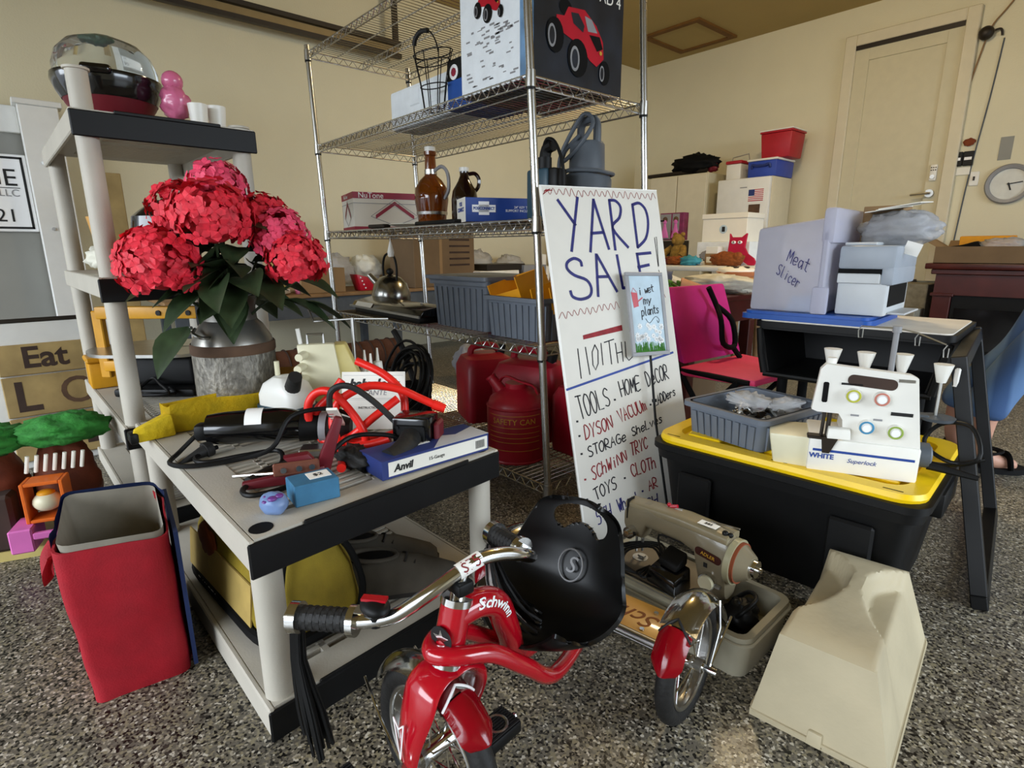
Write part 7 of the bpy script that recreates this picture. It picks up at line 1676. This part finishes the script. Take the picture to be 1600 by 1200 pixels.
for i, (x, y, z, m_, l_) in enumerate(((-3.92, 3.15, 0, 'rc_red', 'lower red and white game box on the bench'), (-3.92, 3.2, .055, 'fringe', 'upper pale game box on the bench'), (-3.92, 3.62, 0, 'grey_print', 'grey printed game box right of the red one'), (-3.95, 3.3, .11, 'dark_metal', 'dark purple game box topmost of the stack'))):
    b = B(); box(b, -.14, .14, -.22 if i != 2 else -.14, .22 if i != 2 else .14, 0, .054 if i != 2 else .15, .002); tag(part('game_box', b, m_, loc=(x, y, ZN+z+.0), smooth=0), l_, 'box', 'game boxes on the bench')
b = B(); lathe(b, [(0, 0), (.035, 0), (.035, .24), (0, .24)], 18); tag(part('paper_towel', b, 'paper', loc=(-4.02, 3.95, ZN)), 'white paper roll standing by the far carton', 'roll')
b = B(); lathe(b, [(0, 0), (.05, 0), (.055, .03), (.05, .05), (.055, .08), (.05, .10), (.055, .13), (0, .14)], 20); tag(part('twine_spool', b, 'fringe', loc=(-3.90, 3.85, ZN)), 'cream spool of twine beside the paper roll', 'spool')
b = B(); lathe(b, [(0, 0), (.085, 0), (.085, .55), (.08, .55), (0, .54)], 28); tag(part('lamp_shade', b, 'tan_cloth', loc=(-4.25, 1.51, ZN+.0)), 'tall tan cylinder shade behind the flowers on the bench', 'lamp shade')
b = B(); lathe(b, [(0, 0), (.03, 0), (.032, .10), (.02, .12), (0, .125)], 16); tag(part('pink_bottle', b, 'pink_gloss', loc=(-3.90, 1.49, ZN)), 'small pink bottle between plates and carton on the bench', 'bottle')
t = thing('rolled_rug', 'brown striped rolled rug stored under the bench', 'rug', (-3.72, 1.55, .12))
b = B(); tube(b, [(0, -.5, 0), (0, .55, 0)], .11, 20); part('roll', b, 'rug_brown', t)
b = B()
for i in range(12): tube(b, [(.1135*cos(2*pi*k/24), -.44+i*.085, .1135*sin(2*pi*k/24)) for k in range(24)], .005, 5, closed=True)
part('stripe', b, 'toy_dark', t)
# ---------------------------------------------------------------- left foreground: signs, toy house, red bag
t = thing('company_sign', 'white metal sign with black border hung on the grey panel', 'sign', (-4.385, -.02, 1.20))
b = B(); box(b, -.006, .006, -.62, .20, -.215, .205, .004); part('plate', b, 'print_white', t)
b = B()
for a in ((-.60, .18, .180, .192), (-.60, .18, -.20, -.188), (.17, .182, -.20, .192), (-.60, -.588, -.20, .192)): box(b, .006, .0075, *a)
part('border_print', b, 'print_black', t, smooth=0)
text('GE', .13, 'print_black', t, (.0075, .145, .075), (pi/2, 0, pi/2), align='RIGHT'); text('LLC', .055, 'grey_print', t, (.0075, .145, -.005), (pi/2, 0, pi/2), align='RIGHT'); text('21', .10, 'print_black', t, (.0075, .12, -.13), (pi/2, 0, pi/2), align='RIGHT')
b = B(); box(b, .006, .0075, -.12, .15, .022, .026); part('rule_print', b, 'print_black', t, smooth=0)
b = B(); tube(b, [(.0, -.05, .205), (.0, -.05, .25)], .006, 6); part('hook', b, 'dark_metal', t)
t = thing('eat_love_sign', 'weathered wooden panel lettered Eat LOVE in a white frame', 'sign', (-2.95, .06, .0), rot=(0, radians(-9), radians(0)))
b = B(); box(b, -.014, .0, -.22, .24, .0, .60, .004); part('backing', b, 'white_paint', t, smooth=0)
b = B(); box(b, -.018, .004, -.23, .25, .598, .615, .003); part('top_rail', b, 'dark_metal', t, smooth=0)
for i, (z0, z1) in enumerate(((.385, .51), (.215, .38), (.03, .21))):
    b = B(); box(b, .0, .014, -.15, .18, z0, z1, .003); k = part('plank', b, 'weathered', t, smooth=0)
def RT(s, size, m, y, z, **kw): return text(s, size, m, t, (.0146, y, z), (pi/2, 0, pi/2), **kw)
RT('Eat', .12, 'toy_dark', -.0, .45, bold=.003); RT('L', .17, 'toy_dark', -.08, .29, bold=.004); RT('O', .16, 'rust', .09, .295, bold=.001); RT('V', .19, 'toy_dark', -.04, .12, bold=.004); RT('E', .17, 'toy_dark', .12, .12, bold=.004)
# toy house
t = thing('toy_tree_house', 'toy tree house playset with green leaf roof on the floor', 'toy', (-2.17, -.07, 0), radians(72))
b = B(); blob(b, (-.07, 0, .16), .1, (.95, .9, 1.75), .18, 5, u=28, v=22, seed=70); part('trunk', b, 'toy_brown', t)
b = B(); blob(b, (.11, .02, .17), .085, (1, .9, 1.75), .18, 5, u=28, v=22, seed=71); part('trunk', b, 'toy_brown', t)
b = B(); box(b, -.13, .01, -.125, -.06, .03, .20, .01); part('inner_wall', b, 'toy_dark', t)
b = B(); blob(b, (-.08, -.01, .335), .12, (1.05, .95, .38), .30, 7, u=32, v=18, seed=72); part('leaf_roof', b, 'moss_green', t)
b = B(); blob(b, (.12, .02, .345), .115, (1.05, .95, .38), .30, 7, u=32, v=18, seed=73); part('leaf_roof', b, 'moss_green', t)
b = B()
for i in range(3): sph(b, (-.12+.045*i, -.088, .265-.025*(i % 2)), .018, (1, .5, 1.2), 10, 8)
part('window_hole', b, 'black_matte', t)
b = B()
for i in range(7): cyl(b, (.05+.022*i, -.095, .25), (.06+.022*i, -.095, .30), .005, n=6)
part('railing', b, 'fringe', t)
b = B()
for a in ((.05, .06, .12, .24), (.14, .15, .12, .24), (.06, .14, .12, .13), (.06, .14, .23, .24)): box(b, a[0], a[1], -.165, -.10, a[2], a[3], .002)
part('swing_frame', b, 'toy_orange', t)
b = B(); sph(b, (.10, -.14, .175), .032, (1.1, 1, .9)); part('egg', b, 'cream_plastic', t); b = B(); sph(b, (.10, -.14, .20), .02, (1.1, 1, .5)); part('egg_cap', b, 'orange_bin', t)
b = B(); box(b, .015, .07, -.20, -.10, .05, .12, .004); box(b, .07, .17, -.20, -.185, .085, .105, .003); part('balcony', b, 'toy_pink', t); b = B(); box(b, .17, .20, -.20, -.12, .05, .14, .006); part('ladder', b, 'toy_blue', t)
b = B(); prism(b, rrect(.42, .24, .03), 0, .03); part('base', b, 'yellowed_plastic', t)
# red shopping bag
t = thing('red_tote_bag', 'tall red fabric shopping bag with navy trim standing open', 'bag', (-1.362, .092, 0), radians(-6))
Wb, Db = .29, .185
def br(w_, d_, z, sx=0, sy=0, wob=0):
    out = []
    for i, (x, y) in enumerate(rrect(w_, d_, .02, 3)): out.append((x+sx, y+sy, z+wob*sin(x*22+y*9)))
    return out
b = B(); rings = []
def cr(w_, d_, z, sx, sy, amp): return [(x+amp*noise.noise(Vector((x*9, z*11, y*9))), y+amp*noise.noise(Vector((y*9+7, z*11, x*9))), zz) for x, y, zz in br(w_, d_, z, sx, sy, .010*z/.325)]
def fine(ring):
    out = []
    for a, c in zip(ring, ring[1:]+ring[:1]):
        n = max(1, int((Vector(a)-Vector(c)).length/.025))
        for k in range(n): out.append(tuple(Vector(a).lerp(Vector(c), k/n)))
    return out
base_ring = fine(br(.29, .185, 0))
for k in range(14):
    f = k/13; z = .325*f; s_ = .93+.07*f
    rings.append([(x*s_-.015*f+.012*noise.noise(Vector((x*11, y*11, z*10))), y*s_-.010*f+.012*noise.noise(Vector((y*11+5, x*11, z*10))), z+.010*f*sin(x*22+y*9)) for x, y, _ in base_ring])
inner = [[(x*.975, y*.96, z) for x, y, z in rings[-1]], [(x*.90, y*.86, .12) for x, y, z in rings[4]]]
loft(b, rings+inner, True, True); part('body', b, 'cloth_red', t, smooth=60)
b = B(); R_ = [p for p in rings[-1]]; st = [k for k, p in enumerate(R_) if p[0] < .105]; st.sort(key=lambda k: math.atan2(R_[k][1]+.01, -(R_[k][0]+.02))); G = []
for k in st:
    x, y, z = R_[k]; G.append([b.verts.new((x*1.02, y*1.03, z-.012)), b.verts.new((x*1.02, y*1.03, z+.016))])
for a, c in zip(G, G[1:]): b.faces.new((a[0], c[0], c[1], a[1]))
bmesh.ops.solidify(b, geom=list(b.faces), thickness=.004); part('trim', b, 'cloth_navy', t)
b = B(); loft(b, [br(Wb-.008, Db-.016, .337, -.015, -.01, .012), br(Wb-.055, Db-.05, .15), br(Wb-.09, Db-.08, .135)], False, True); part('lining', b, 'cloth_grey', t)
b = B(); box(b, -.13, .13, Db/2-.004, Db/2+.004, .01, .32); part('side_panel', b, 'cloth_navy', t, smooth=0)
b = B(); tube(b, [(-.02, -.112, .30), (.0, -.125, .28), (.03, -.125, .24), (.07, -.12, .28), (.08, -.108, .31)], .012, 8, k=4, flat=.25); part('handle', b, 'cloth_red', t)
b = B()
for z in (.10, .13, .16, .19): box(b, -.09, .09, -.098, -.094, z, z+.006, .002)
part('embossed_print', b, 'dark_red', t)
# ---------------------------------------------------------------- person at the right edge
t = thing('person', 'person in rolled blue jeans, plaid shirt and black sandals walking at right', 'person', (0, 0, 0))
def skin(name, verts, edges, radii, m, root=0, sub=2, par=t):
    me = bpy.data.meshes.new(name); me.from_pydata(verts, edges, []); me.update()
    o = bpy.data.objects.new(name, me); COL.objects.link(o)
    sk = o.modifiers.new('Skin', 'SKIN'); sk.use_smooth_shade = True
    for i, r in enumerate(radii): me.skin_vertices[0].data[i].radius = (r, r) if not isinstance(r, tuple) else r
    for i in range(len(verts)): me.skin_vertices[0].data[i].use_root = (i == root)
    s = o.modifiers.new('Sub', 'SUBSURF'); s.levels = sub; s.render_levels = sub
    dg = bpy.context.evaluated_depsgraph_get(); dg.update()
    ev = o.evaluated_get(dg); m2 = bpy.data.meshes.new_from_object(ev)
    bpy.data.objects.remove(o); m2.name = name
    return link(name, m2, m, par, smooth=180)
PB = Vector((-.13, 2.86, 0))       # between the feet
fA = Vector((-.325, 2.80, 0)); fB = Vector((-.42, 2.90, 0))
hip = Vector((-.13, 2.97, .86)); sh = Vector((-.08, 3.01, 1.33))
side = Vector((-.66, .75, 0)).normalized(); fwd = Vector((.75, .66, 0)).normalized()
V = [hip, hip+side*.085, hip-side*.085]
aA = fA-fwd*.045+Vector((0, 0, .085)); aB = fB-fwd*.045+Vector((0, 0, .085))
kA = Vector((-.275, 2.84, .47)); kB = Vector((-.31, 2.96, .46))
verts = [hip, sh-Vector((0, 0, .22)), sh, sh+Vector((-.01, 0, .10)), sh+Vector((-.02, -.01, .19)), sh+Vector((-.02, -.01, .28)), hip-side*.09-Vector((0, 0, .06)), kA, aA+Vector((0, 0, .16)), aA, fA+Vector((0, 0, .045)), fA+fwd*.11+Vector((0, 0, .025)),
 hip+side*.09-Vector((0, 0, .06)), kB, aB+Vector((0, 0, .16)), aB, fB+Vector((0, 0, .045)), fB+fwd*.11+Vector((0, 0, .025)),
 sh-side*.17, sh-side*.22-Vector((-.04, 0, .26)), sh-side*.21-Vector((.06, .02, .47)), sh+side*.17, sh+side*.22-Vector((-.02, 0, .26)), sh+side*.21-Vector((.05, .02, .48))]
edges = [(0, 1), (1, 2), (2, 3), (3, 4), (4, 5), (0, 6), (6, 7), (7, 8), (8, 9), (9, 10), (10, 11), (0, 12), (12, 13), (13, 14), (14, 15), (15, 16), (16, 17), (2, 18), (18, 19), (19, 20), (2, 21), (21, 22), (22, 23)]
rad = [.11, .12, .10, .05, .085, .075, .085, .06, .050, .036, .034, .026, .085, .06, .050, .036, .034, .026, .055, .042, .03, .055, .042, .03]
body = skin('body', [tuple(v) for v in verts], edges, rad, 'skin')
for fs in (-1, 1):
    wr = Vector(verts[20 if fs < 0 else 23])
    hv = [wr, wr+Vector((-.02, 0, -.07))]; he = [(0, 1)]; hr = [.022, .030]
    for q in range(4): a = hv[1]+side*(.012*(q-1.5)*1.2); hv += [a, a+Vector((-.012, 0, -.035)), a+Vector((-.028, 0, -.062+.005*abs(q-1)))]; n = len(hv); he += [(1, n-3), (n-3, n-2), (n-2, n-1)]; hr += [.010, .009, .008]
    hv += [hv[0]+Vector((-.035, 0, -.035)), hv[0]+Vector((-.05, 0, -.065))]; n = len(hv); he += [(0, n-2), (n-2, n-1)]; hr += [.010, .009]
    skin('hand', [tuple(v) for v in hv], he, hr, 'skin', 1, 1)
jv = [hip+Vector((0, 0, .03)), verts[6], kA+Vector((0, 0, .0)), aA+Vector((.0, .0, .19)), aA+Vector((-.006, -.004, .125)), verts[12], kB, aB+Vector((.0, 0, .19)), aB+Vector((-.006, -.004, .125))]
skin('jeans', [tuple(v) for v in jv], [(0, 1), (1, 2), (2, 3), (3, 4), (0, 5), (5, 6), (6, 7), (7, 8)], [.125, .09, .075, .078, .078, .09, .072, .074, .072], 'jean_stripe')
sv_ = [hip+Vector((0, 0, .02)), sh-Vector((0, 0, .22)), sh-Vector((0, 0, .02)), sh-side*.17, sh-side*.22-Vector((-.04, 0, .22)), sh+side*.17, sh+side*.22-Vector((-.02, 0, .22))]
skin('shirt', [tuple(v) for v in sv_], [(0, 1), (1, 2), (2, 3), (3, 4), (2, 5), (5, 6)], [.15, .145, .12, .072, .062, .072, .062], 'plaid')
hc = sh+Vector((-.015, 0, .25)); b = B(); blob(b, (hc.x+.02, hc.y+.008, hc.z+.035), .112, (1, .9, 1.05), .08, seed=3); part('hair', b, 'hair', t)
b = B(); 
for s in (-1, 1): p = hc+fwd*.088+side*.03*s; sph(b, p, .009, u=8, v=6)
part('eye', b, 'toy_dark', t)
b = B(); p = hc+fwd*.098-Vector((0, 0, .02)); sph(b, p, .014, (1, 1, 1.4), 10, 8); part('nose', b, 'skin', t)
b = B(); p = hc+fwd*.082-Vector((0, 0, .058)); sph(b, p, .018, (.5, 1.3, .35), 10, 8); part('mouth', b, 'dark_red', t)
for f_, an in ((fA, aA), (fB, aB)):
    ang = math.atan2(fwd.y, fwd.x); mw = TR((f_.x, f_.y, 0), (0, 0, ang))
    b = B(); prism(b, [(-.085, 0), (-.07, .032), (0, .036), (.08, .044), (.13, .03), (.145, 0), (.13, -.03), (.08, -.044), (0, -.036), (-.07, -.032)], 0, .022); s_ = part('sandal', b, 'black_matte', t, mw=mw)
    b = B(); tube(b, [(.06, -.045, .02), (.06, -.03, .06), (.065, 0, .072), (.06, .03, .06), (.06, .045, .02)], .014, 8, k=4, flat=.5); tube(b, [(-.07, -.02, .03), (-.04, -.042, .075), (.02, -.03, .085), (.04, 0, .085), (.02, .03, .085), (-.04, .042, .075), (-.07, .02, .03)], .011, 8, k=4, flat=.5); tube(b, [(-.075, -.03, .02), (-.085, 0, .045), (-.075, .03, .02)], .02, 8, k=4, flat=.5); part('sandal_strap', b, 'black_matte', s_)
